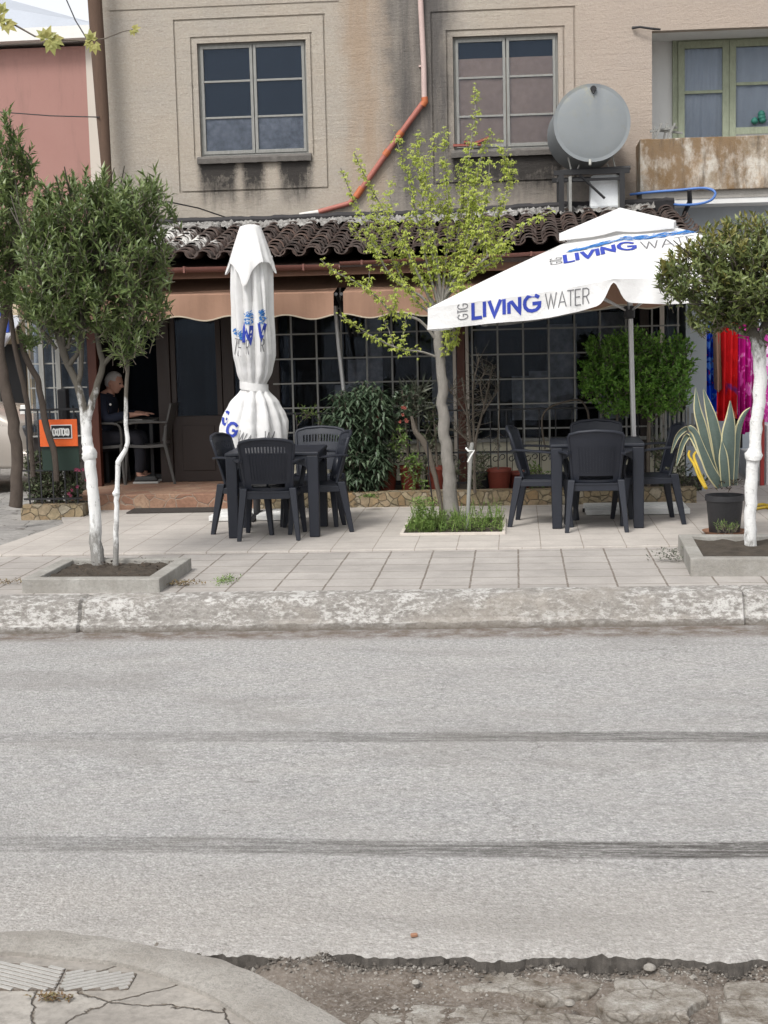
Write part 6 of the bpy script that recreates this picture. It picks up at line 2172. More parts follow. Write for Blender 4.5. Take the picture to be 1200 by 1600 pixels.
branch(b, [(181, 900, 4.8), (181, 850, 4.4), (182, 800, 4), (182, 778, 4.2), (182, 771, 6), (183, 762, 4), (184, 730, 4), (185, 722, 4.6), (193, 708, 3.8), (199, 692, 3.6), (197, 664, 3.4), (197, 620, 3.2), (199, 580, 3), (200, 545, 2.8), (203, 500, 2.5), (206, 430, 1.8), (208, 350, 1.2)], 11.05, 3, 10, 0.04)
branch(b, [(200, 555, 2.4), (206, 554, 2), (212, 543, 1.8), (225, 530, 1.4)], 11.05, 2, 6)
branch(b, [(200, 556, 2.4), (190, 555, 2), (185, 545, 1.8), (175, 530, 1.4)], 11.05, 2, 6)
for i in range(14):
    ex, ey = 205+rnd.uniform(-45, 55), rnd.uniform(300, 480)
    branch(b, [(204, 500-rnd.uniform(0, 60), 1.6), ((204+ex)/2, ey+40, 1.2, rnd.uniform(-.15, .15)), (ex, ey, 0.8, rnd.uniform(-.3, .3))], 11.05, 2, 4, 0)
b.build('trunk', 'bark_white', tr2, smooth=60)
bt, bl_ = MB(), MB()
clump_crown(bt, bl_, [(215, 400, 48, 85, .40, 0), (222, 330, 42, 55, .3, 0), (228, 465, 36, 34, .25, 0), (208, 520, 26, 32, .2, 0), (262, 312, 10, 28, .1, 0), (238, 500, 26, 14, .15, 0), (185, 540, 26, 16, .2, 0), (255, 470, 17, 12, .1, 0), (254, 400, 14, 50, .15, 0)], 11.05, 280, 0.085, 0.020, 13, 12, 0.7, (0.10, 0.24), shell=0.3)
bt.build('twigs', 'bark', tr2)
bl_.build('crown', 'oleander', tr2)

# --- leftmost trees
tr3 = root('oleander_tree', 'leftmost tree with a dark leaning trunk beside the parked car', 'tree', G(22, 790, 0.2))
b = MB()
Yl = 13.9
branch(b, [(24, 792, 11), (26, 760, 10), (27, 710, 9.5), (20, 660, 9.5), (12, 620, 9), (4, 580, 8.5), (0, 540, 7), (6, 500, 6.5), (12, 470, 6), (16, 430, 5), (20, 380, 4), (30, 300, 2)], Yl, 3, 10)
branch(b, [(10, 490, 5), (2, 470, 4.5), (-12, 455, 4)], Yl, 3)
branch(b, [(14, 440, 4), (25, 420, 3), (35, 380, 2)], Yl, 3)
branch(b, [(12, 480, 5), (26, 455, 4), (28, 430, 3)], Yl, 3)
b.build('trunk', 'bark_dark', tr3, smooth=60)
bt, bl_ = MB(), MB()
clump_crown(bt, bl_, [(0, 400, 45, 75, .5, 0), (28, 330, 38, 65, .45, 0), (15, 260, 32, 60, .35, 0), (12, 200, 10, 34, .12, 0), (38, 250, 16, 50, .2, 0), (-30, 330, 50, 100, .6, 0), (44, 400, 30, 40, .3, .1), (8, 450, 34, 28, .3, 0)], Yl, 380, 0.10, 0.026, 13, 13, 0.8, (0.14, 0.32), shell=0.3)
bt.build('twigs', 'bark', tr3)
bl_.build('crown', 'oleander', tr3)
tr4 = root('leaning_tree', 'bare grey double stem leaning left out of the hedge by the orange board', 'tree', P(88, 745, 14.3))
b = MB()
branch(b, [(88, 752, 4.5), (85, 710, 5), (76, 680, 5.5), (68, 645, 5.5), (62, 610, 5.2), (57, 590, 5), (44, 565, 5), (35, 540, 4.8), (32, 520, 4.5), (28, 510, 3)], 14.3, 3, 8)
branch(b, [(52, 745, 4), (48, 690, 4.3), (44, 640, 4.3), (36, 600, 4.3), (27, 560, 4.3), (22, 530, 4.2), (18, 500, 4), (14, 478, 4.4), (18, 472, 4)], 14.25, 3, 8)
b.build('trunk', 'bark_dark', tr4, smooth=60)
bt, bl_ = MB(), MB()
clump_crown(bt, bl_, [(46, 530, 18, 18, .2, 0), (50, 480, 20, 26, .2, 0)], 14.3, 50, 0.09, 0.024, 12, 14, 0.4, (0.10, 0.2))
bl_.build('crown', 'oleander', tr4)

# --- right hand tree
tr5 = root('laurel_tree', 'round-headed tree with a whitewashed knobbly trunk in the right planter', 'tree', P(1173, 858, 11.85))
b = MB()
Yr = 11.5
branch(b, [(1172, 868, 10), (1173, 840, 9.5), (1173, 800, 9), (1174, 760, 9.5), (1176, 725, 9.5), (1177, 712, 14), (1178, 700, 9.5), (1181, 670, 9.5), (1184, 640, 9.5), (1188, 600, 10), (1186, 565, 10), (1184, 540, 11), (1180, 522, 9)], Yr, 3, 12)
branch(b, [(1182, 530, 8), (1173, 505, 7), (1170, 480, 6), (1160, 440, 4), (1150, 400, 2.5)], Yr, 3)
branch(b, [(1187, 530, 7), (1195, 505, 6), (1200, 480, 5), (1205, 430, 3.5)], Yr, 3)
branch(b, [(1180, 522, 4.5), (1160, 530-10, 4), (1142, 509, 3.5), (1120, 500, 3), (1100, 490, 2)], Yr, 3)
branch(b, [(1195, 520, 4), (1215, 500, 3), (1235, 460, 2)], Yr, 3)
for i in range(34):
    ex, ey = 1165+rnd.uniform(-120, 110), rnd.uniform(350, 490)
    sx_ = rnd.choice([1170, 1160, 1200])
    branch(b, [(sx_, 480, 3), ((sx_+ex)/2, (480+ey)/2, 2, rnd.uniform(-.2, .2)), (ex, ey, 1, rnd.uniform(-.4, .4))], Yr, 2, 4, 0)
b.build('trunk', 'bark_white2', tr5, smooth=60)
bt, bl_ = MB(), MB()
clump_crown(bt, bl_, [(1165, 420, 72, 75, .5, 0), (1085, 420, 50, 45, .35, 0), (1130, 455, 62, 48, .4, 0), (1200, 440, 70, 75, .5, 0), (1120, 390, 40, 45, .35, 0), (1195, 370, 60, 45, .4, 0), (1045, 428, 24, 22, .2, 0), (1110, 495, 45, 22, .25, 0),
                      (1250, 420, 55, 75, .45, 0), (1160, 490, 50, 22, .3, 0), (1060, 455, 26, 16, .2, 0), (1140, 362, 14, 26, .15, 0)], Yr, 1050, 0.070, 0.025, 15, 15, 0.6, (0.08, 0.18), shell=0.35, tip_mi=1)
bt.build('twigs', 'bark', tr5)
bl_.build('crown', ['laurel', 'yellow_tip'], tr5)

# --- the young tree with upright spring shoots
tr6 = root('maple_tree', 'young tree with upright shoots of bright yellow-green spring leaves in the middle of the terrace', 'tree', P(705, 812, 14.0))
Ym = 13.9
b = MB()
tips = []
branch(b, [(706, 815, 14), (705, 795, 12.5), (703, 760, 11), (701, 730, 10), (698, 700, 9.3), (694, 680, 9), (694, 655, 9), (690, 630, 8), (692, 605, 8.2), (689, 580, 7.6), (687, 555, 7.8), (686, 535, 8), (686, 505, 7.5), (688, 480, 7)], Ym, 3, 12, 0.05)
shoots = [
    [(687, 560, 4), (660, 550, 3.2), (625, 545, 2.6), (590, 530, 2), (560, 512, 1.6), (530, 492, 1)],
    [(688, 540, 4.5), (655, 500, 4), (615, 490, 3.2), (590, 465, 2.6), (555, 440, 2), (525, 425, 1.5), (500, 405, 1)],
    [(690, 520, 4.5), (665, 470, 4), (635, 450, 3), (610, 430, 2.6), (590, 395, 2), (560, 330, 1.5), (532, 262, 1)],
    [(686, 500, 5), (668, 460, 4), (640, 400, 3), (600, 330, 2.2), (575, 285, 1.6), (553, 238, 1)],
    [(686, 490, 5), (660, 440, 3.6), (625, 380, 2.6), (580, 390, 1.5), (545, 345, 1)],
    [(687, 485, 5), (672, 430, 3.6), (655, 360, 2.6), (640, 290, 2), (626, 240, 1.6), (615, 205, 1)],
    [(688, 480, 5), (676, 400, 3.4), (662, 320, 2.4), (655, 270, 1.8), (640, 225, 1)],
    [(690, 470, 5), (684, 420, 3.6), (676, 350, 2.4), (668, 280, 1.6), (660, 240, 1)],
    [(690, 480, 5), (695, 420, 3.4), (700, 350, 2.4), (697, 270, 1.8), (693, 196, 1)],
    [(692, 470, 5), (710, 400, 3.4), (722, 320, 2.6), (735, 230, 2), (742, 180, 1.5), (743, 135, 1)],
    [(692, 470, 5), (720, 400, 3.2), (735, 330, 2.4), (748, 260, 1.8), (768, 205, 1)],
    [(694, 465, 5), (725, 410, 3.2), (750, 350, 2.4), (762, 290, 1.7), (765, 245, 1)],
    [(696, 460, 4.5), (735, 400, 3), (775, 340, 2.2), (795, 290, 1.6), (800, 248, 1)],
    [(696, 460, 4), (740, 420, 3), (785, 380, 2.2), (820, 350, 1.6), (862, 330, 1)],
    [(694, 470, 4), (730, 430, 3), (770, 410, 2), (800, 385, 1)],
    [(690, 470, 4), (705, 430, 3), (730, 370, 2), (742, 300, 1.4), (750, 250, 1)],
    [(688, 500, 4), (650, 470, 3), (620, 420, 2), (600, 370, 1.4), (590, 330, 1)],
    [(690, 500, 3.5), (715, 480, 2.5), (740, 460, 2), (770, 455, 1)],
    [(688, 560, 3), (700, 545, 2), (712, 530, 1.4), (716, 510, 1)],
]
bl_ = MB()
rg = random.Random(21)
def star(bm, p_, sz, rg_):
    base = Vector((rg_.uniform(-1, 1), rg_.uniform(-1, .6), rg_.uniform(-.9, .3))).normalized()
    up_ = Vector((rg_.uniform(-.3, .3), rg_.uniform(-.8, 0), 1)).normalized()
    side = base.cross(up_).normalized()
    for an, k_ in ((0, 1.0), (0.85, 0.8), (-0.85, 0.8)):
        bm.leaf(p_, base*math.cos(an)+side*math.sin(an), up_, sz*k_, sz*0.42, 0.18)
def leafy(poly, dens=1.0, s0=0.15):
    for i in range(len(poly)-1):
        a_, c_ = poly[i], poly[i+1]
        t = i/len(poly)
        if t < s0:
            continue
        n_ = max(1, int((c_-a_).length/0.036*dens+rg.random()))
        for j in range(n_):
            q_ = a_.lerp(c_, rg.random())
            for m_ in range(rg.randint(2, 4)):
                off = Vector((rg.gauss(0, 1), rg.gauss(0, 1), rg.gauss(0, 1)))*0.018*(1.3-t*0.5)
                star(bl_, q_+off*1.15, rg.uniform(0.030, 0.056)*(1.1-0.35*t), rg)
for s_i, s_ in enumerate(shoots):
    dyt = rg.uniform(-0.45, 0.35)
    n_ = len(s_)
    pts = [(q_[0], q_[1], max(0.8, q_[2]*0.58), dyt*(i/(n_-1))) for i, q_ in enumerate(s_)]
    poly = branch(b, pts, Ym, 4, 6, 0.03)
    leafy(poly, 1.6, 0.14 if s_i > 2 else 0.22)
    # side shoots, upright
    for k_ in range(rg.randint(1, 4)):
        i = rg.randint(len(poly)//4, len(poly)*3//4)
        a_ = poly[i]
        L_ = rg.uniform(0.2, 0.5)
        d_ = Vector((rg.uniform(-.35, .35), rg.uniform(-.35, .35), 1)).normalized()
        sp_ = [a_+d_*L_*t+Vector((0, 0, 0))+Vector((rg.uniform(-.01, .01), 0, 0)) for t in lin(0, 1, 9)]
        b.tube(sp_, [0.0045*(1-t*0.7) for t in lin(0, 1, 9)], 4)
        leafy(sp_, 1.3, 0.1)
b.build('trunk', 'bark_maple', tr6, smooth=60)
bl_.build('crown', 'maple', tr6)

# --- stakes and the bed round the young tree
pit = root('tree_bed', 'square opening in the tiles filled with soil around the young tree', 'planting bed', (-0.56, 13.5, ZT))
qa, qb, qc_, qd = G(624, 838, ZT), G(790, 832, ZT), G(760, 797, ZT), G(655, 798, ZT)
b = MB()
x0_, x1_ = qa.x, qb.x
y0_, y1_ = 12.88, 13.95
t_ = 0.03
b.bx(x0_, x1_, y0_, y0_+t_, ZT-0.05, ZT+0.02)
b.bx(x0_, x0_+t_, y0_+t_, y1_, ZT-0.05, ZT+0.02)
b.bx(x1_-t_, x1_, y0_+t_, y1_, ZT-0.05, ZT+0.02)
b.bx(x0_+t_, x1_-t_, y1_-t_, y1_, ZT-0.05, ZT+0.02)
b.build('edging', 'pale_strip', pit, bevel=0.003)
MB().grid(lambda u, v: (u, v, ZT+0.012+0.02*max(0, mnoise.noise(Vector((u*6, v*6, 0))))), lin(x0_+t_, x1_-t_, 20), lin(y0_+t_, y1_-t_, 20)).build('soil', 'soil', pit, smooth=60)
b = MB()
rg = random.Random(5)
for i in range(520):
    x_, y_ = rg.uniform(x0_+0.03, x1_-0.03), rg.uniform(y0_+0.04, y1_-0.05)
    if rg.random() < 0.25 and x_ > x0_+0.5:
        continue
    hgt = rg.uniform(0.05, 0.15)*(1.25 if mnoise.noise(Vector((x_*4, y_*4, 1))) > 0.05 else 0.65)
    base = Vector((x_, y_, ZT+0.01))
    d_ = Vector((rg.uniform(-.35, .35), rg.uniform(-.35, .35), 1)).normalized()
    n_ = int(hgt/0.016)+3
    for j in range(n_):
        an = rg.uniform(0, 6.28)
        b.leaf(base+d_*hgt*j/n_, Vector((math.cos(an), math.sin(an), rg.uniform(.1, .9))), Vector((0, 0, 1)), rg.uniform(.022, .045), rg.uniform(.008, .016))
    if rg.random() < 0.3:
        b.leaf(base, d_, Vector((0, 1, 0)), hgt*1.5, 0.008)
struct(b.build('ground_herbs', 'herb'), 'stuff')
def stick(name, lab, pts, Y, mat_='bark', n=7):
    bb = MB()
    branch(bb, pts, Y, 3, n, 0.08)
    return tag(rebase(bb.build(name, mat_, smooth=60), P(pts[0][0], pts[0][1], Y)), lab, 'stake')
stick('wooden_stake', 'thin upright wooden stake with a white tie right of the young tree', [(730, 830, 3), (732, 790, 3), (734, 740, 3.2), (736, 705, 3.6), (738, 692, 3)], 13.2, 'grey_wood')
b = MB().tube([P(728, 700, 13.18), P(732, 705, 13.14), P(741, 704, 13.15), P(736, 712, 13.12), P(731, 722, 13.12)], 0.008, 5)
tag(rebase(b.build('white_tie', 'white'), P(735, 705, 13.15)), 'white plastic tie knotted round the thin stake', 'tie')
stick('dead_stem', 'dead grey stem leaning left of the young trunk', [(692, 816, 3.5), (687, 780, 3.6), (680, 745, 4), (672, 715, 5), (662, 690, 5.5), (650, 676, 4.5), (643, 650, 2.5)], 14.35)
b = MB().tube([P(678, 800, 14.0), P(670, 740, 14.0), P(668, 690, 14.0)], 0.007, 5)
tag(rebase(b.build('thin_rod', 'black_iron'), P(678, 800, 14.0)), 'thin dark rod stuck in the bed left of the young trunk', 'rod')
# plants standing in the bed's left corner: taller weed
b = MB()
for i in range(40):
    base = G(rg.uniform(655, 672), rg.uniform(826, 834), ZT)
    d_ = Vector((rg.uniform(-.3, .3), rg.uniform(-.3, .3), 1)).normalized()
    for j in range(14):
        an = rg.uniform(0, 6.28)
        b.leaf(base+d_*0.30*j/14, Vector((math.cos(an), math.sin(an), rg.uniform(.2, .9))), Vector((0, 0, 1)), rg.uniform(.03, .06), rg.uniform(.012, .02))
tag(rebase(b.build('tall_weed', 'herb'), G(663, 832, ZT)), 'taller leafy weed in the left corner of the tree bed', 'weed')

# ================================================================== POTS AND PLANTS IN FRONT OF THE WINDOWS
def pot(px, py, wpx, hpx, Y, lab, mat_='terracotta', saucer=False, z0=None, name='flower_pot', grp='red-brown pots on the planting bed'):
    q_ = P(px, py, Y)
    z_ = 0.335 if z0 is None else z0
    r_, h__ = wpx/2/scl(Y), hpx/scl(Y)
    t = root(name, lab, 'pot', (q_.x, Y, z_), 0, grp)
    MB().lathe([(r_*0.74, 0.002), (r_*0.78, 0.01), (r_*0.93, h__*0.84), (r_*0.94, h__*0.85), (r_*1.0, h__*0.86), (r_*1.0, h__*1.0), (r_*0.93, h__*1.0), (r_*0.90, h__*0.92), (0.01, h__*0.90)], (q_.x, Y, z_), 28).build('pot_body', mat_, t, smooth=40)
    MB().lathe([(r_*0.88, h__*0.90), (0.01, h__*0.94)], (q_.x, Y, z_), 16).build('soil', 'soil', t)
    if saucer:
        MB().lathe([(r_*0.9, -0.001), (r_*1.12, 0.03), (r_*1.16, 0.035), (r_*1.10, 0.03), (r_*0.8, 0.012)], (q_.x, Y, z_-0.0), 28).build('saucer', 'terracotta2', t, smooth=40)
    return t
pot(780, 765, 40, 34, 15.36, 'red-brown pot with a thin leafless-stemmed plant right of the stake')
pot(642, 770, 36, 40, 15.40, 'red-brown pot under the yellow-green drooping plant left of the young trunk')
pot(604, 770, 36, 40, 15.42, 'dark red-brown pot at the right foot of the long-leaved bush')
pot(683, 768, 34, 38, 15.42, 'red-brown pot half hidden behind the young trunk')
pot(812, 762, 40, 26, 15.5, 'wide red-brown trough pot beside the right table leg', name='trough_pot')
pot(755, 766, 34, 26, 15.52, 'dark pot behind the thin stake', 'black_pot')
pot(560, 770, 44, 40, 15.42, 'dark tub holding the big long-leaved bush', 'black_pot')
pot(895, 764, 36, 24, 15.48, 'low dark pot behind the near chair of the right table', 'black_pot')
pot(985, 764, 44, 34, 15.40, 'dark tub holding the round green bush', 'black_pot')

# long-leaved dark bush
bs = root('long_leaved_bush', 'big dark bush of long drooping leaves in front of the windows beside the left table', 'bush', (P(560, 770, 15.3).x, 15.3, 0.45))
bt, bl_ = MB(), MB()
rg = random.Random(31)
for e in ((545, 650, 42, 45, .28, 420*0.2), (570, 620, 35, 22, .25, 60), (590, 640, 28, 34, .25, 60), (560, 700, 40, 45, .28, 110), (530, 680, 25, 35, .2, 50), (590, 720, 24, 32, .2, 60), (555, 745, 34, 24, .22, 50)):
    c_ = P(e[0], e[1], 15.25)
    s_ = scl(15.25)
    for i in range(int(e[5])):
        v = rand_in(rg, 0.5)
        tip = c_+Vector((v.x*e[2]/s_, v.y*e[4], v.z*e[3]/s_))
        base = tip-Vector((v.x*0.1, v.y*0.1, 0.14))
        bt.tube([base, tip], [0.006, 0.004], 4, cap=False)
        n_ = rg.randint(8, 12)
        a0 = rg.uniform(0, 6)
        for j in range(n_):
            an = a0+j*2.4
            el = rg.uniform(-.25, .75)
            d_ = Vector((math.cos(an)*math.cos(el), math.sin(an)*math.cos(el), math.sin(el)))
            L_ = rg.uniform(0.10, 0.17)
            p0_ = base.lerp(tip, 0.4+0.6*j/n_)
            # two-part arching leaf
            mid = p0_+d_*L_*0.5
            d2 = (d_+Vector((0, 0, -0.95))).normalized()
            a_ = d_.cross(Vector((0, 0, 1))).normalized()*0.014
            tp = mid+d2*L_*0.6
            up_ = a_.cross(d_).normalized()*0.004
            k = len(bl_.v)
            bl_.v += [tuple(p0_), tuple(mid-a_), tuple(mid+up_), tuple(mid+a_), tuple(tp)]
            bl_.f += [(k, k+2, k+1), (k, k+3, k+2), (k+1, k+2, k+4), (k+2, k+3, k+4)]
            bl_.mi += [0]*4
bt.build('stems', 'bark', bs)
bl_.build('foliage', 'bush_dark', bs)
# flowering plants beside it
def plant(name, lab, cat, ells, Y, ntw, L, W, per, seed, mat_, stems=None, flowers=None, up=0.5, tl=(0.06, 0.16), droop=0.15, rootp=None, wood='bark'):
    e0 = ells[0]
    r_ = root(name, lab, cat, rootp or P(e0[0], e0[1]+e0[3], Y))
    bt, bl_ = MB(), MB()
    clump_crown(bt, bl_, ells, Y, ntw, L, W, per, seed, up, tl, droop)
    for s_ in (stems or []):
        branch(bt, s_, Y, 3, 6)
    bt.build('stems', wood, r_, smooth=60)
    bl_.build('foliage', mat_, r_)
    if flowers:
        rg_ = random.Random(seed)
        bf = MB()
        for fx, fy, n_, sp_ in flowers[1]:
            for i in range(n_):
                q_ = P(fx+rg_.gauss(0, sp_), fy+rg_.gauss(0, sp_), Y-0.2)
                for j in range(5):
                    an = j*1.256+rg_.random()
                    bf.leaf(q_, Vector((math.cos(an), -0.5, math.sin(an))), Vector((0, -1, 0)), 0.022, 0.016)
        bf.build('flowers', flowers[0], r_)
    return r_
plant('flowering_plant', 'plant with dull red flowers and broad leaves between the dark bush and the young trunk', 'plant', [(622, 645, 26, 28, .15, 0), (640, 625, 22, 28, .15, 0), (612, 690, 24, 26, .15, 0)], 15.3, 95, 0.075, 0.026, 10, 41, 'bush_dark',
      [[(640, 735, 2), (636, 690, 2), (632, 640, 1.5), (628, 610, 1)], [(608, 735, 2), (612, 690, 2), (620, 650, 1.5)]], ('red_flower', [(593, 649, 3, 2), (629, 650, 5, 7), (633, 640, 3, 5)]))
plant('spiky_plant', 'plant with narrow upright grey-green leaves beside the young trunk', 'plant', [(645, 612, 24, 20, .14, 0), (655, 630, 20, 20, .14, 0)], 15.4, 34, 0.17, 0.02, 9, 42, 'grey_leaf', [[(655, 735, 1.8), (652, 680, 1.6), (648, 620, 1.3)]], up=0.4)
plant('yellow_green_plant', 'drooping yellow-green leaved plant hanging over its red pot left of the trunk', 'plant', [(625, 690, 18, 30, .12, 0), (645, 735, 20, 34, .12, 0), (655, 760, 14, 20, .12, 0)], 15.2, 80, 0.06, 0.018, 10, 43, 'herb', [[(642, 735, 2), (634, 700, 1.5), (622, 670, 1)]], up=-0.3)
plant('potted_shrub', 'sparse dark shrub in a pot right behind the young trunk', 'plant', [(672, 690, 16, 40, .12, 0), (678, 640, 14, 24, .12, 0), (668, 730, 16, 20, .12, 0)], 15.4, 60, 0.06, 0.022, 10, 44, 'ivy', [[(683, 735, 2), (680, 680, 2), (676, 640, 1.2)]])
# thin twiggy shrub right of the brown post
tw = root('twiggy_shrub', 'nearly bare twiggy shrub with tiny grey leaves in front of the brown post', 'shrub', P(736, 700, 14.9))
b, bl_ = MB(), MB()
rg = random.Random(51)
mains = [[(736, 705, 3), (735, 690, 2.5), (732, 660, 2), (728, 630, 1.4), (722, 590, 1)], [(742, 770, 2.6), (741, 720, 2.2), (745, 680, 2), (755, 640, 1.6), (764, 600, 1.2), (770, 570, .8)], [(741, 700, 2), (739, 640, 1.6), (740, 600, 1.2), (748, 565, .8)],
         [(752, 650, 1.5), (765, 630, 1.2), (778, 610, .8)], [(735, 690, 2.2), (722, 680, 1.8), (715, 672, 1.2)], [(730, 650, 1.3), (715, 625, 1), (702, 610, .7)], [(757, 635, 1.2), (750, 600, 1), (758, 580, .7)]]
for m_ in mains:
    pl_ = branch(b, m_, 14.9, 3, 5)
    for k in range(26):
        i = rg.randint(2, len(pl_)-1)
        d_ = Vector((rg.uniform(-1, 1), rg.uniform(-.6, .6), rg.uniform(-.1, 1.1))).normalized()
        L_ = rg.uniform(0.05, 0.24)
        e_ = pl_[i]+d_*L_
        b.tube([pl_[i], pl_[i].lerp(e_, .5)+Vector((0, 0, .008)), e_], [0.003, 0.0025, 0.002], 3)
        for j in range(rg.randint(4, 9)):
            an = rg.uniform(0, 6.28)
            bl_.leaf(pl_[i].lerp(e_, rg.uniform(.2, 1)), Vector((math.cos(an), math.sin(an), rg.uniform(-.2, 1))), Vector((0, 0, 1)), rg.uniform(.014, .030), rg.uniform(.007, .014))
b.build('stems', 'bark', tw)
bl_.build('foliage', 'grey_leaf', tw)
plant('potted_seedling', 'thin single stem with a few leaves in the red-brown pot', 'plant', [(778, 690, 6, 30, .04, 0)], 15.36, 8, 0.03, 0.012, 6, 52, 'grey_leaf', [[(779, 735, 1.4), (778, 690, 1.1), (780, 640, .9), (778, 600, .7)]])
plant('low_shrub', 'small round-leaved plant beside the thin stake behind the low wall', 'plant', [(752, 720, 18, 22, .14, 0), (745, 745, 20, 18, .14, 0), (712, 735, 16, 22, .12, 0)], 15.3, 70, 0.045, 0.022, 9, 53, 'ivy')
plant('low_shrub', 'green clump of leaves behind the chair at the left of the right table', 'plant', [(845, 745, 22, 18, .14, 0), (835, 730, 14, 12, .1, 0), (880, 752, 20, 12, .12, 0)], 15.3, 60, 0.05, 0.022, 9, 54, 'herb')
plant('low_shrub', 'dark leafy clump behind the right chair near the agave', 'plant', [(1050, 735, 30, 30, .16, 0), (1075, 755, 30, 18, .14, 0), (1030, 700, 18, 24, .14, 0)], 15.2, 110, 0.06, 0.026, 9, 55, 'ivy')
plant('thin_yellowish_plant', 'low thin-leaved yellowish plant beside the left table behind the railing', 'plant', [(480, 640, 28, 12, .12, 0), (505, 660, 16, 12, .1, 0)], 15.45, 26, 0.05, 0.014, 8, 56, 'herb', [[(490, 770, 1.4), (495, 700, 1.2), (500, 650, 1)]])
# looped bare vine on the railing
b = MB()
b.tube(smoothpath([tuple(P(*q)) for q in ((852, 702, 15.5), (847, 670, 15.5), (848, 650, 15.5), (857, 638, 15.5), (875, 630, 15.5), (905, 625, 15.5), (917, 640, 15.5), (920, 655, 15.5))], 4), 0.011, 6)
tag(rebase(b.build('bare_vine', 'bark', smooth=60), P(852, 702, 15.5)), 'bare curved vine looping over the railing behind the right table', 'vine')
# round green bush on a thin stem
gb = root('round_bush', 'round clipped bright green bush on a thin stem beside the parasol pole', 'bush', (P(1012, 770, 15.2).x, 15.2, 0.335))
bt, bl_ = MB(), MB()
branch(bt, [(1014, 765, 3), (1013, 710, 3), (1014, 660, 3), (1010, 620, 2.5)], 15.2, 3, 7)
branch(bt, [(1014, 660, 2), (1040, 640, 2), (1055, 620, 1.5)], 15.2, 3, 6)
branch(bt, [(960, 765, 2.6), (962, 710, 2.6), (965, 640, 2.2)], 15.2, 3, 6)
clump_crown(bt, bl_, [(950, 565, 46, 48, .38, 0), (1030, 580, 56, 62, .42, 0), (985, 545, 50, 36, .38, 0), (965, 605, 50, 42, .36, 0), (1040, 615, 44, 36, .34, 0), (1000, 600, 60, 50, .42, 0), (1065, 560, 24, 40, .25, 0), (925, 590, 24, 40, .22, 0)], 15.15, 1300, 0.060, 0.028, 13, 61, 0.55, (0.07, 0.16), shell=0.45)
bt.build('trunk', 'bark', gb, smooth=60)
bl_.build('crown', 'bush_green', gb)
# hedge behind the left railing
plant('hedge_shrub', 'dark hedge plant with broad leaves behind the left railing', 'shrub', [(80, 735, 36, 36, .14, 0), (100, 710, 26, 26, .12, 0), (60, 760, 28, 22, .12, 0), (115, 755, 18, 26, .12, 0), (50, 720, 16, 20, .1, 0), (85, 765, 45, 18, .12, 0)], 14.76, 560, 0.05, 0.028, 9, 62, 'ivy', flowers=('magenta_flower', [(127, 735, 4, 5), (108, 775, 2, 3), (120, 760, 3, 6)]))

# ================================================================== AGAVE
pot(1132, 830, 60, 62, 12.72, 'big black pot on a clay saucer holding the agave', 'black_pot', True, ZT, 'agave_pot', None)
ag = root('agave', 'tall agave with cream-edged blue-green leaves in the black pot', 'agave', P(1132, 762, 12.72))
def agleaf(pts, wmax, facing=0.0, dYs=None):
    """pts (px,py,dY)"""
    b_ = MB()
    sp = smoothpath([tuple(P(q_[0], q_[1], 12.72+q_[2]))+(q_[3],) for q_ in pts], 5)
    n_ = len(sp)
    V, F, MI = [], [], []
    fx = Vector((math.cos(facing), math.sin(facing), 0))
    for i, q_ in enumerate(sp):
        c_ = Vector(q_[:3])
        w_ = q_[3]/scl(12.72)*0.5
        d_ = (Vector(sp[min(i+1, n_-1)][:3])-Vector(sp[max(i-1, 0)][:3])).normalized()
        a_ = (fx-d_*fx.dot(d_)).normalized()
        nn_ = a_.cross(d_)
        e_ = min(w_*0.26, 0.009)
        for t, up_ in ((-1, 0.30), (-1+e_/max(w_, 1e-4), 0.25), (-0.4, 0.06), (0, 0), (0.4, 0.06), (1-e_/max(w_, 1e-4), 0.25), (1, 0.30)):
            V.append(c_+a_*w_*t-nn_*w_*up_)
        for t, up_ in ((1-e_/max(w_, 1e-4), 0.2), (0, -0.10), (-1+e_/max(w_, 1e-4), 0.2)):
            V.append(c_+a_*w_*t-nn_*w_*up_+nn_*0.006)
    m_ = 10
    for i in range(n_-1):
        for j in range(m_):
            k = (j+1) % m_
            b_.f.append((i*m_+j, i*m_+k, (i+1)*m_+k, (i+1)*m_+j))
            b_.mi.append(1 if j in (0, 5, 6, 9) else 0)
    b_.v = [tuple(q_) for q_ in V]
    return b_.build('leaf', ['agave', 'agave_edge'], ag, smooth=60)
agleaf([(1122, 758, 0, 14), (1108, 715, -.05, 15), (1098, 670, -.08, 15), (1090, 640, -.1, 12), (1087, 606, -.1, 1.5)], 16)
agleaf([(1128, 758, .05, 14), (1122, 700, .08, 18), (1114, 660, .1, 17), (1107, 635, .1, 12), (1099, 608, .1, 1.5)], 18)
agleaf([(1139, 758, -.03, 16), (1138, 720, -.05, 22), (1139, 680, -.05, 22), (1141, 655, -.04, 15), (1141, 626, -.02, 1.5)], 22, 0.1)
agleaf([(1148, 758, 0, 14), (1151, 710, .03, 13), (1155, 670, .06, 12), (1163, 648, .08, 9), (1172, 637, .1, 1.5)], 14, 0.5)
agleaf([(1127, 760, -.08, 16), (1112, 738, -.15, 17), (1098, 705, -.2, 14), (1086, 676, -.22, 11), (1073, 669, -.24, 10), (1058, 682, -.25, 8), (1049, 708, -.25, 1.5)], 16, 0.35)
agleaf([(1124, 758, .10, 14), (1100, 715, .15, 13), (1080, 680, .18, 10), (1068, 690, .18, 9), (1060, 715, .18, 6), (1057, 728, .18, 1.5)], 13, 0.2)
agleaf([(1140, 758, .12, 14), (1146, 712, .18, 15), (1150, 680, .2, 13), (1153, 660, .2, 1.5)], 13, -0.2)
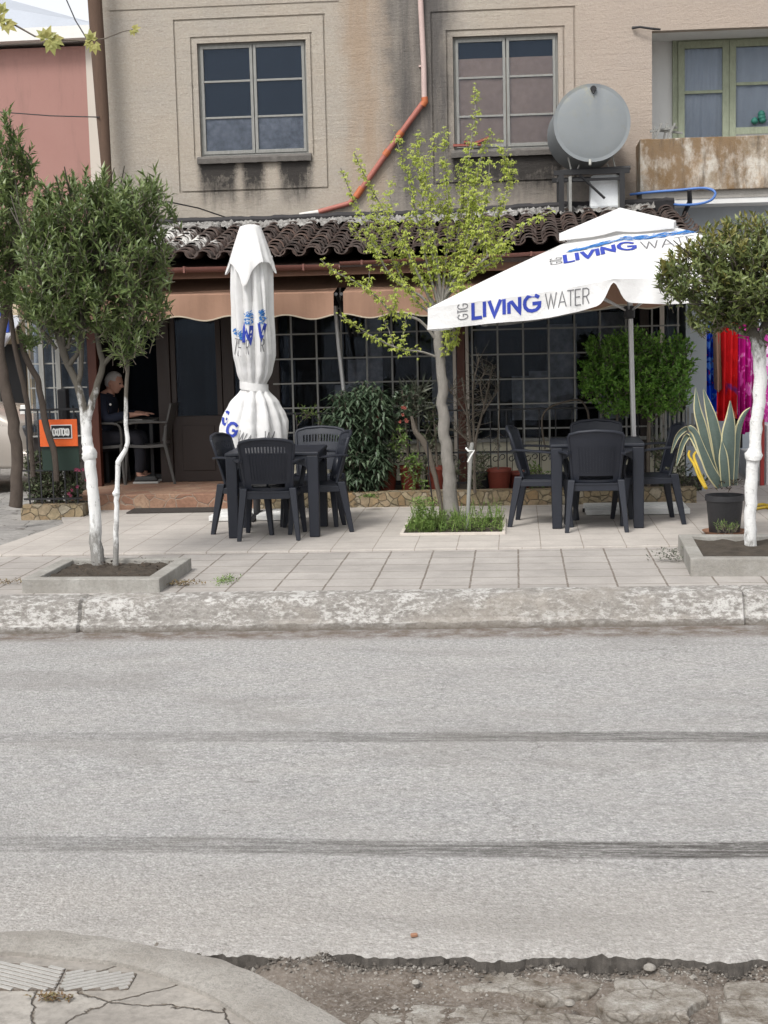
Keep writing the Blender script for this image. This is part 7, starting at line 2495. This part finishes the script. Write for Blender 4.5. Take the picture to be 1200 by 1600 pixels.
agleaf([(1134, 760, -.1, 14), (1132, 735, -.15, 15), (1130, 710, -.16, 13), (1128, 690, -.15, 1.5)], 13, -0.1)
b = MB()
for i in range(70):
    q = P(1135+rnd.uniform(-22, 22), 760+rnd.uniform(-9, 5), 12.72+rnd.uniform(-.13, .05))
    b.leaf(q, Vector((rnd.uniform(-1, 1), rnd.uniform(-.5, .3), rnd.uniform(-.2, .5))), Vector((0, 0, 1)), rnd.uniform(.05, .11), rnd.uniform(.012, .03))
b.build('dead_leaves', 'mat_dead', ag)
plant('grass_tuft', 'small grass tuft growing against the clay saucer of the agave pot', 'grass', [(1135, 822, 22, 8, .06, 0)], 12.45, 40, 0.05, 0.006, 9, 71, 'herb', up=1.2, tl=(.03, .07))
# yellow hose
b = MB()
for dx in (0, 4):
    b.tube(smoothpath([tuple(P(*q)) for q in ((1104-dx*0.5, 763, 12.95), (1096-dx, 745, 13.1), (1088-dx, 725, 13.2), (1084-dx*2, 712, 13.3+dx*0.02), (1090-dx*3, 704, 13.4))], 4), 0.012, 7)
tag(rebase(b.build('yellow_hose', 'yellow_hose', smooth=60), P(1104, 763, 12.95)), 'yellow hose looped behind the black agave pot', 'hose')
b = MB()
b.tube(smoothpath([tuple(G(*q)) for q in ((1176, 797, .235), (1186, 794, .235), (1200, 793, .235), (1215, 798, .235), (1240, 796, .235))], 4), 0.014, 7)
b.tube(smoothpath([tuple(G(*q)) for q in ((1178, 791, .235), (1190, 788, .24), (1205, 790, .235), (1230, 789, .235))], 4), 0.014, 7)
tag(rebase(b.build('yellow_hose', 'yellow_hose', smooth=60), G(1185, 795, .22)), 'end of yellow hose lying on the tiles right of the whitewashed trunk', 'hose')

# ================================================================== HANGING CLOTHS
def cloth(lab, x0p, x1p, y0p, y1p, Y, mat_, seed, folds=3):
    a_, c_ = P(x0p, y0p, Y), P(x1p, y1p, Y)
    zb_ = c_.z
    def f(u, v):
        x_ = a_.x+(P(x1p, y0p, Y).x-a_.x)*u
        amp = 0.035+0.03*v
        return (x_+0.02*v*math.sin(seed), Y+amp*math.sin(u*math.pi*2*folds+seed+v*0.6)+0.02*mnoise.noise(Vector((u*3, v*2, seed))), a_.z+(zb_-a_.z)*v+0.02*math.sin(u*5+seed)*v)
    b_ = MB().sheet(f, lin(0, 1, 40), lin(0, 1, 24), None, 0.004, (0, 1, 0))
    return tag(rebase(b_.build('hanging_cloth', mat_, smooth=60), (a_.x, Y, a_.z)), lab, 'cloth', 'printed cloths hung outside the shop')
cloth('blue printed cloth hanging leftmost by the green bush', 1092, 1122, 496, 640, 16.9, 'towel_blue', 1)
cloth('narrow brown-gold edged cloth between the blue and the red cloth', 1114, 1126, 500, 610, 16.8, 'awning', 2, 1)
cloth('bright red printed cloth with dark blue shapes', 1121, 1153, 496, 655, 16.85, 'towel_red', 4)
cloth('magenta printed cloth right of the red one', 1152, 1178, 505, 675, 16.9, 'towel_magenta', 3)
cloth('pink and white printed cloth behind the whitewashed trunk', 1174, 1230, 510, 662, 16.9, 'towel_pink', 5)
b = MB()
b.tube([P(1085, 496, 16.87), P(1260, 494, 16.87)], 0.015, 7)
for px in (1087, 1258):
    q = P(px, 495, 16.87)
    b.tube([(q.x, 16.87, 0.2), (q.x, 16.87, q.z)], 0.014, 6)
tag(rebase(b.build('clothes_rail', 'black_iron'), P(1170, 495, 16.87)), 'dark rail from which the printed cloths hang', 'rail')
b = MB().bx(P(1188, 700, 16.5).x, P(1194, 700, 16.5).x, 16.48, 16.53, 0.2, P(1190, 655, 16.5).z)
tag(rebase(b.build('red_post', 'red_post'), P(1191, 738, 16.5)), 'short red post right of the whitewashed trunk', 'post')
b = MB()
q = P(1199, 700, 16.6)
b.bx(q.x-0.02, q.x+0.5, 16.55, 16.8, 0.2, P(1200, 664, 16.6).z)
tag(rebase(b.build('white_crate', 'white_wall', bevel=0.01), (q.x+.2, 16.65, .2)), 'pale block standing at the right edge behind the red post', 'crate')
b = MB()
q0, q1 = P(1142, 648, 17.1), P(1160, 700, 17.1)
b.bx(q0.x, q1.x, 17.08, 17.2, q1.z, q0.z)
tag(rebase(b.build('black_bin', 'black', bevel=0.01), (q0.x, 17.1, q1.z)), 'dark box under the magenta cloth', 'box')
# white slatted low fence behind the round bush
ft = root('picket_fence', 'small weathered picket fence under the round green bush', 'fence', P(1040, 690, 15.9))
b = MB()
for px in range(1026, 1090, 7):
    q = P(px, 640+rnd.uniform(-6, 6), 15.9)
    b.bx(q.x-0.012, q.x+0.012, 15.89, 15.91, 0.7, q.z)
b.build('pickets', 'grey_wood', ft)
MB().bx(P(1024, 660, 15.9).x, P(1092, 660, 15.9).x, 15.911, 15.925, P(1050, 668, 15.9).z, P(1050, 664, 15.9).z).bx(P(1024, 660, 15.9).x, P(1092, 660, 15.9).x, 15.911, 15.925, P(1050, 690, 15.9).z, P(1050, 686, 15.9).z).build('rails', 'grey_wood', ft)

# ================================================================== INSIDE THE DOORWAY: PERSON, TABLE, CHAIRS
YI = 16.45
def wood_chair(lab, loc, rz):
    t = root('cafe_chair', lab, 'chair', loc, rz, 'grey chairs inside the doorway')
    W_ = dict(world=False)
    def f(u, v):
        return (u*0.21, 0.20+0.10*v-0.03*u*u, 0.46+0.40*v)
    MB().sheet(f, lin(-1, 1, 9), lin(0, 1, 8), None, 0.02, (0, 1, 0)).build('backrest', 'chair_grey', t, smooth=50, **W_)
    MB().sheet(lambda u, v: (u*0.22, -0.22+0.44*v, 0.43-0.012*math.sin(math.pi*v)), lin(-1, 1, 6), lin(0, 1, 8), None, 0.03, (0, 0, -1)).build('seat', 'chair_grey', t, **W_)
    for sx in (-1, 1):
        MB().tube([(sx*0.22, -0.21, 0.43), (sx*0.235, -0.24, 0.0)], [0.02, 0.016], 8).build('leg', 'chair_grey', t, world=False)
        MB().tube([(sx*0.22, 0.22, 0.62), (sx*0.22, 0.205, 0.43), (sx*0.235, 0.30, 0.0)], [0.017, 0.02, 0.016], 8).build('leg', 'chair_grey', t, world=False)
        MB().tube(smoothpath([(sx*0.23, 0.235, 0.66), (sx*0.25, 0.0, 0.665), (sx*0.245, -0.18, 0.65), (sx*0.23, -0.22, 0.57), (sx*0.222, -0.22, 0.43)], 3), 0.014, 8).build('armrest', 'chair_grey', t, smooth=60, world=False)
    return t
pc = P(180, 752, 16.5)
wood_chair('grey armchair at the right of the inner table, empty, facing left', (P(238, 700, 16.4).x, 16.35, FL), R(-90))
wood_chair('grey armchair the seated man occupies at the left of the inner table', (P(166, 700, 16.4).x, 16.3, FL), R(98))
it = root('inner_table', 'small inner table with a pale top by the seated man', 'table', (P(208, 700, 16.5).x, 16.55, FL))
tz = P(205, 659, 16.3).z
tx_ = P(206, 659, 16.5).x
MB().box((tx_, 16.6, tz), (0.58, 0.6, 0.025)).build('tabletop', 'grey_wood', it, bevel=0.004)
for sx in (-1, 1):
    for sy in (-1, 1):
        MB().box((tx_+sx*0.25, 16.6+sy*0.25, (tz+FL)/2-0.008), (0.035, 0.035, tz-FL-0.018)).build('leg', 'black_iron', it)
b = MB().box((P(192, 657, 16.35).x+0.06, 16.36, tz+0.018), (0.30, 0.06, 0.008)).box((P(186, 654, 16.4).x, 16.45, tz+0.03), (0.07, 0.1, 0.03))
tag(rebase(b.build('papers', 'white'), (tx_, 16.4, tz+.01)), 'white papers on the front edge of the inner table', 'papers')
def skin(name, verts, edges, mat_, parent, sub=2):
    off = loc_of(parent)
    me = bpy.data.meshes.new(name)
    me.from_pydata([Vector(v[:3])-off for v in verts], edges, [])
    me.materials.append(M[mat_])
    o = bpy.data.objects.new(name, me)
    col.objects.link(o)
    o.parent = parent
    sk = o.modifiers.new('skin', 'SKIN')
    sk.use_smooth_shade = True
    ly = me.skin_vertices[0] if len(me.skin_vertices) else None
    if ly is None:
        bm = __import__('bmesh').new()
        bm.from_mesh(me)
        bm.verts.layers.skin.verify()
        bm.to_mesh(me)
        bm.free()
        ly = me.skin_vertices[0]
    for i, v in enumerate(verts):
        r_ = v[3] if hasattr(v[3], '__len__') else (v[3], v[3])
        ly.data[i].radius = r_
        ly.data[i].use_root = (i == 0)
    ss = o.modifiers.new('sub', 'SUBSURF')
    ss.levels = sub
    ss.render_levels = sub
    return o
hx = P(166, 700, 16.4).x-0.02
pv = Vector((hx, 16.33, FL+0.47))
man = root('person', 'white-haired man in a dark navy jacket sitting at the inner table, face turned right', 'person', (hx, 16.33, FL))
hd = P(178, 598, 16.33)
# joint positions (he faces +X, bent a little over the table)
def V3(x, y, z):
    return Vector((hx+x, 16.33+y, FL+z))
pel, bel, chs, nck = V3(0, 0, .50), V3(.02, 0, .68), V3(.06, 0, .88), V3(.11, 0, 1.0)
hdc = Vector((hd.x+0.0, 16.33, hd.z))
arms = {}
verts = [(*pel, (.14, .12)), (*bel, (.15, .12)), (*chs, (.17, .12)), (*nck, .055), (*(hdc+Vector((-.01, 0, -.06))), .05)]
edges = [(0, 1), (1, 2), (2, 3), (3, 4)]
def addchain(vs, start):
    k = len(verts)
    for i, v in enumerate(vs):
        verts.append(v)
        edges.append((start if i == 0 else k+i-1, k+i))
    return k+len(vs)-1
for sy in (-1, 1):
    addchain([(*V3(.05, sy*.18, .93), .058), (*V3(.12, sy*.24, .70), .048), (*V3(.34, sy*.16, .74), .034), (*V3(.40, sy*.13, .745), .026)], 2)
    addchain([(*V3(.05, sy*.10, .49), .085), (*V3(.42, sy*.12, .50), .065), (*V3(.44, sy*.12, .26), .05), (*V3(.42, sy*.12, .07), .038), (*V3(.54, sy*.13, .045), .030)], 0)
    # hands: palm and fingers
    k = addchain([(*V3(.44, sy*.12, .745), (.032, .018)), (*V3(.47, sy*.115, .745), (.034, .016))], len(verts)-6)
    kk = len(verts)-1
    for j, (dy, L_) in enumerate(((-.026, .055), (-.009, .065), (.009, .062), (.026, .048))):
        p0_ = V3(.475, sy*.115+dy, .745)
        addchain([(*(p0_+Vector((.02, dy*.2, 0))), .008), (*(p0_+Vector((.02+L_*.6, dy*.3, -.004))), .007), (*(p0_+Vector((.02+L_, dy*.3, -.016))), .006)], kk)
    addchain([(*V3(.46, sy*.115-sy*.045, .742), .009), (*V3(.485, sy*.115-sy*.06, .738), .008)], kk-1)
body_o = skin('body', verts, edges, 'skin', man)
jv = [(*V3(0, 0, .50), (.165, .15)), (*V3(.02, 0, .68), (.175, .145)), (*V3(.05, 0, .86), (.19, .145)), (*V3(.08, 0, .96), (.13, .10)), (*V3(.10, 0, 1.0), (.075, .07))]
je = [(0, 1), (1, 2), (2, 3), (3, 4)]
for sy in (-1, 1):
    k = len(jv)
    jv += [(*V3(.05, sy*.19, .92), .075), (*V3(.08, sy*.235, .80), .068), (*V3(.12, sy*.245, .70), .062), (*V3(.24, sy*.20, .73), .052), (*V3(.36, sy*.155, .745), .044)]
    je += [(2, k), (k, k+1), (k+1, k+2), (k+2, k+3), (k+3, k+4)]
skin('jacket', jv, je, 'navy', man)
tv = [(*V3(-.01, 0, .48), (.15, .13))]
te = []
for sy in (-1, 1):
    k = len(tv)
    tv += [(*V3(.08, sy*.10, .48), .10), (*V3(.25, sy*.115, .50), .09), (*V3(.42, sy*.12, .495), .08), (*V3(.445, sy*.12, .30), .066), (*V3(.425, sy*.12, .10), .058)]
    te += [(0, k), (k, k+1), (k+1, k+2), (k+2, k+3), (k+3, k+4)]
skin('trousers', tv, te, 'dark_trousers', man)
for sy in (-1, 1):
    q = V3(.50, sy*.13, .035)
    MB().box(q+Vector((0, 0, .018)), (.27, .095, .06), None, 0, .8).build('shoe', 'shoe', man, bevel=0.02)
    MB().box(q+Vector((0, 0, -.022)), (.28, .10, .022)).build('sole', 'sole', man, bevel=0.006)
# head with face, facing right and a little down
def headf(a, t):
    x_ = math.sin(t)*math.cos(a)
    y_ = math.sin(t)*math.sin(a)
    z_ = math.cos(t)
    fx = x_*0.098*(1.0 if x_ > 0 else 1.06)
    fy = y_*0.076
    fz = z_*0.118
    if z_ < 0:
        fx *= 1-0.16*(-z_) if x_ < 0 else 1.0
        fy *= 1-0.22*(-z_)
    if x_ > 0.4 and abs(y_) < 0.5:
        nz = math.exp(-((z_+0.12)/0.16)**2)*math.exp(-(y_/0.16)**2)
        fx += 0.026*nz
        ey = math.exp(-((z_-0.10)/0.10)**2)*math.exp(-((abs(y_)-0.36)/0.13)**2)
        fx -= 0.012*ey
        br = math.exp(-((z_-0.26)/0.08)**2)
        fx += 0.006*br
        mo = math.exp(-((z_+0.52)/0.06)**2)*math.exp(-(y_/0.3)**2)
        fx += 0.006*mo
        chn = math.exp(-((z_+0.82)/0.14)**2)
        fx += 0.016*chn
    q_ = Matrix.Rotation(R(14), 3, 'Y') @ Vector((fx, fy, fz))
    q_ = Matrix.Rotation(R(-12), 3, 'Z') @ q_
    return hdc+q_
MB().grid(headf, lin(0, 2*math.pi, 65), lin(0.001, math.pi-0.001, 50)).build('head', 'skin', man, smooth=80)
def hairf(a, t):
    q_ = headf(a, t)
    v_ = q_-hdc
    return hdc+v_*(1.07+0.02*mnoise.noise(v_*60))
b = MB()
A_, T_ = lin(0, 2*math.pi, 65), lin(0.001, math.pi*0.62, 36)
tmp = MB().grid(hairf, A_, T_)
for f in tmp.f:
    c_ = sum((Vector(tmp.v[i]) for i in f), Vector())/4
    l_ = Matrix.Rotation(R(-14), 3, 'Y') @ (Matrix.Rotation(R(12), 3, 'Z') @ (c_-hdc))
    if l_.x < 0.045 and (l_.z > 0.03 or l_.x < -0.01) or l_.z > 0.085:
        b.f.append(f)
        b.mi.append(0)
b.v = tmp.v
b.build('hair', 'hair', man, smooth=80)
for sy in (-1, 1):
    q = hdc+Matrix.Rotation(R(-12), 3, 'Z') @ Vector((-.012, sy*.076, -.012))
    MB().lathe([(.004, -.03), (.014, -.022), (.019, .0), (.017, .02), (.006, .03)], q, 10).build('ear', 'skin', man, smooth=60)
    MB().lathe([(.004, -.010), (.010, -.004), (.010, .004), (.004, .010)], hdc+Matrix.Rotation(R(-12), 3, 'Z') @ (Matrix.Rotation(R(14), 3, 'Y') @ Vector((.083, sy*.028, .012))), 10).build('eye', 'black', man, smooth=60)
q = P(172.5, 632, 16.1)
MB().lathe([(.002, -.014), (.012, -.008), (.013, .004), (.004, .013)], q+Vector((0, -.0, 0)), 10).build('jacket_badge', 'white', man, smooth=60)

# ================================================================== PARKED CAR AT THE LEFT EDGE
car = root('parked_car', 'beige car parked at the left edge, only its front wing and wheel in view', 'car', (-7.35, 17.8, 0.2))
cz = 0.2
cf = MB()
prof = [(2.1, .28), (2.12, .55), (2.05, .78), (1.75, .93), (1.1, 1.0), (0.5, 1.42), (-0.9, 1.46), (-1.7, 1.1), (-2.05, .95), (-2.1, .3)]
xr_ = P(50, 700, 17.0).x
hw = 0.82
cy0 = 17.0
def carsec(px_, z_):
    return (xr_-2.1+px_, z_)
V = []
secs = [(-hw+0.0, 0.94), (-hw+0.10, 1.0), (0, 1.0), (hw-0.10, 1.0), (hw, 0.94)]
for sy, k_ in secs:
    for (a_, z_) in prof:
        zz_ = z_ if z_ < 1.0 else 1.0+(z_-1.0)*(k_*2.0-1.0 if k_ < 1 else 1.0)
        V.append((xr_-2.1+a_*(k_ if k_ < 1 else 1), cy0+hw+sy*(1.0 if z_ < 1.02 else 0.86), cz+zz_))
n_ = len(prof)
F = []
for i in range(len(secs)-1):
    for j in range(n_):
        k = (j+1) % n_
        F.append((i*n_+j, i*n_+k, (i+1)*n_+k, (i+1)*n_+j))
F += [tuple(reversed(range(n_))), tuple((len(secs)-1)*n_+j for j in range(n_))]
cf.add(V, F)
cf.build('body', 'carpaint', car, bevel=0.04, smooth=40)
MB().add([(xr_-2.1+1.0, cy0+.03, cz+1.0), (xr_-2.1+.48, cy0+.13, cz+1.36), (xr_-2.1-.85, cy0+.13, cz+1.40), (xr_-2.1-1.5, cy0+.03, cz+1.06)], [(0, 1, 2, 3)]).build('side_window', 'black', car)
for a_ in (1.32, -1.35):
    rotw = Matrix.Rotation(R(90), 3, 'X')
    wq = Vector((xr_-2.1+a_, cy0+0.12, cz+0.31))
    wh_ = MB().lathe([(.20, -.10), (.29, -.11), (.31, -.07), (.31, .09), (.29, .11), (.2, .10)], wq, 32, 0, rotw).build('wheel', 'rubber', car, smooth=40)
    MB().lathe([(.02, .125), (.06, .12), (.08, .095), (.17, .10), (.19, .118), (.205, .112), (.205, .09)], wq, 24, 0, rotw).build('rim', 'chrome', wh_, smooth=30)
    MB().lathe([(.36, .0), (.36, .13), (.35, .14)], wq, 28, 0, rotw).build('wheel_arch', 'black', car)
MB().box((xr_-0.12, cy0+0.16, cz+.70), (.20, .24, .15)).build('headlight', 'glass_dirty', car, bevel=0.03)
MB().box((xr_-0.05, cy0+0.5, cz+.40), (.16, 1.2, .2)).build('bumper', 'carpaint', car, bevel=0.04)

# ================================================================== SMALL THINGS
# branch of young plane leaves reaching in at the top left
br_ = root('leafy_branch', 'thin branch with young yellow-green leaves reaching in from the top left', 'branch', P(-60, 20, 8.5))
b, bl_ = MB(), MB()
Yb = 8.5
b.tube([P(*q) for q in ((-260, -60, 8.7), (-60, 10, 8.5), (5, 30, Yb), (25, 40, Yb), (55, 57, Yb), (90, 62, Yb), (140, 64, Yb), (165, 60, Yb), (190, 50, Yb), (208, 46, Yb))], [.012, .009, .007, .006, .005, .0045, .004, .0035, .003, .002], 6)
rg = random.Random(3)
def lobed(q_, sz, d_, up_):
    side = d_.cross(up_).normalized()
    for an, k_ in ((0, 1.0), (.7, .85), (-.7, .85), (1.5, .6), (-1.5, .6)):
        bl_.leaf(q_, (d_*math.cos(an)+side*math.sin(an)), up_, sz*k_, sz*.55, .1)
for px, py, sz, an in ((3, 20, .075, 1.9), (0, 36, .07, 1.0), (10, 38, .075, -.6), (74, 60, .075, 1.2), (80, 66, .08, -1.3), (70, 58, .06, 2.4), (84, 62, .07, -.5), (143, 62, .06, 1.7), (147, 70, .06, -1.4), (140, 66, .045, -2), (209, 46, .045, 0.2), (207, 48, .035, -1.2)):
    lobed(P(px, py, Yb-.01), sz, Vector((math.cos(an), -.2, math.sin(an))).normalized(), Vector((0.1, -1, .3)).normalized())
b.build('stem', 'bark', br_, smooth=60)
bl_.build('leaves', 'plane', br_)
# litter in the gutter
b = MB()
for i in range(6):
    c_ = G(1066+rnd.uniform(-4, 4), 974, 0)+Vector((0, rnd.uniform(-.01, .01), rnd.uniform(.01, .02)))
    b.lathe([(.004, -.012), (.016, -.006), (.018, .004), (.006, .014)], c_, 6, 0, Matrix.Rotation(rnd.uniform(0, 3), 3, 'X'))
tag(rebase(b.build('litter', 'litter', smooth=30), G(1066, 976, 0)), 'crumpled white scrap of litter lying against the kerb at the right', 'litter')
b = MB().box(G(936, 977, .006), (.05, .02, .012), Matrix.Rotation(.3, 3, 'Z'))
tag(rebase(b.build('litter', 'litter', bevel=.003), G(936, 977, 0)), 'tiny pale scrap in the gutter left of the larger white litter', 'litter')
b = MB().box(G(647, 1461, .008), (.022, .014, .012), Matrix.Rotation(.4, 3, 'Z'))
tag(rebase(b.build('dry_leaf', 'terracotta2', bevel=.003), G(647, 1461, 0)), 'single small brown leaf lying on the near asphalt', 'leaf')
# weeds in the joints
def weed(px, py, z_, spread, n_, L_, mat_, lab, hgt=.04, seed=1):
    rg_ = random.Random(seed)
    bb = MB()
    c_ = G(px, py, z_)
    for i in range(n_):
        q_ = c_+Vector((rg_.gauss(0, spread[0]), rg_.gauss(0, spread[1]), 0))
        an = rg_.uniform(0, 6.28)
        bb.leaf(q_+Vector((0, 0, rg_.random()*hgt)), Vector((math.cos(an), math.sin(an), rg_.uniform(.1, 1.2))), Vector((0, 0, 1)), L_*rg_.uniform(.6, 1.2), L_*.4)
    tag(rebase(bb.build('weed', mat_), c_), lab, 'weed', 'weeds in the paving')
weed(1048, 877, .205, (.07, .05), 130, .035, 'grey_leaf', 'small leafy weed by the corner of the right planter', .09, 2)
weed(283, 914, .205, (.09, .04), 150, .03, 'dry_leaf', 'brownish low weed at the right corner of the left planter', .02, 3)
weed(352, 908, .205, (.04, .10), 170, .025, 'herb', 'green mossy weed in the pavement joint right of the left planter', .015, 4)
weed(8, 912, .205, (.08, .04), 90, .03, 'dry_leaf', 'brownish weed in the paving at the left edge', .02, 5)
weed(494, 976, .01, (.05, .02), 80, .03, 'herb', 'tuft of weed at the foot of the kerb below the left table', .05, 6)
weed(545, 978, .01, (.05, .02), 60, .025, 'dry_leaf', 'smaller brownish tuft at the kerb foot', .04, 7)
weed(215, 984, .01, (.08, .02), 60, .025, 'dry_leaf', 'rusty coloured tuft at the kerb foot below the left planter', .03, 8)
weed(85, 1562, .09, (.03, .008), 110, .018, 'dry_leaf', 'dry reddish weed in the crack by the ribbed slabs', .012, 9)
weed(577, 779, .335, (.04, .03), 60, .05, 'herb', 'small green weed growing over the low stone wall by the left table', .03, 10)
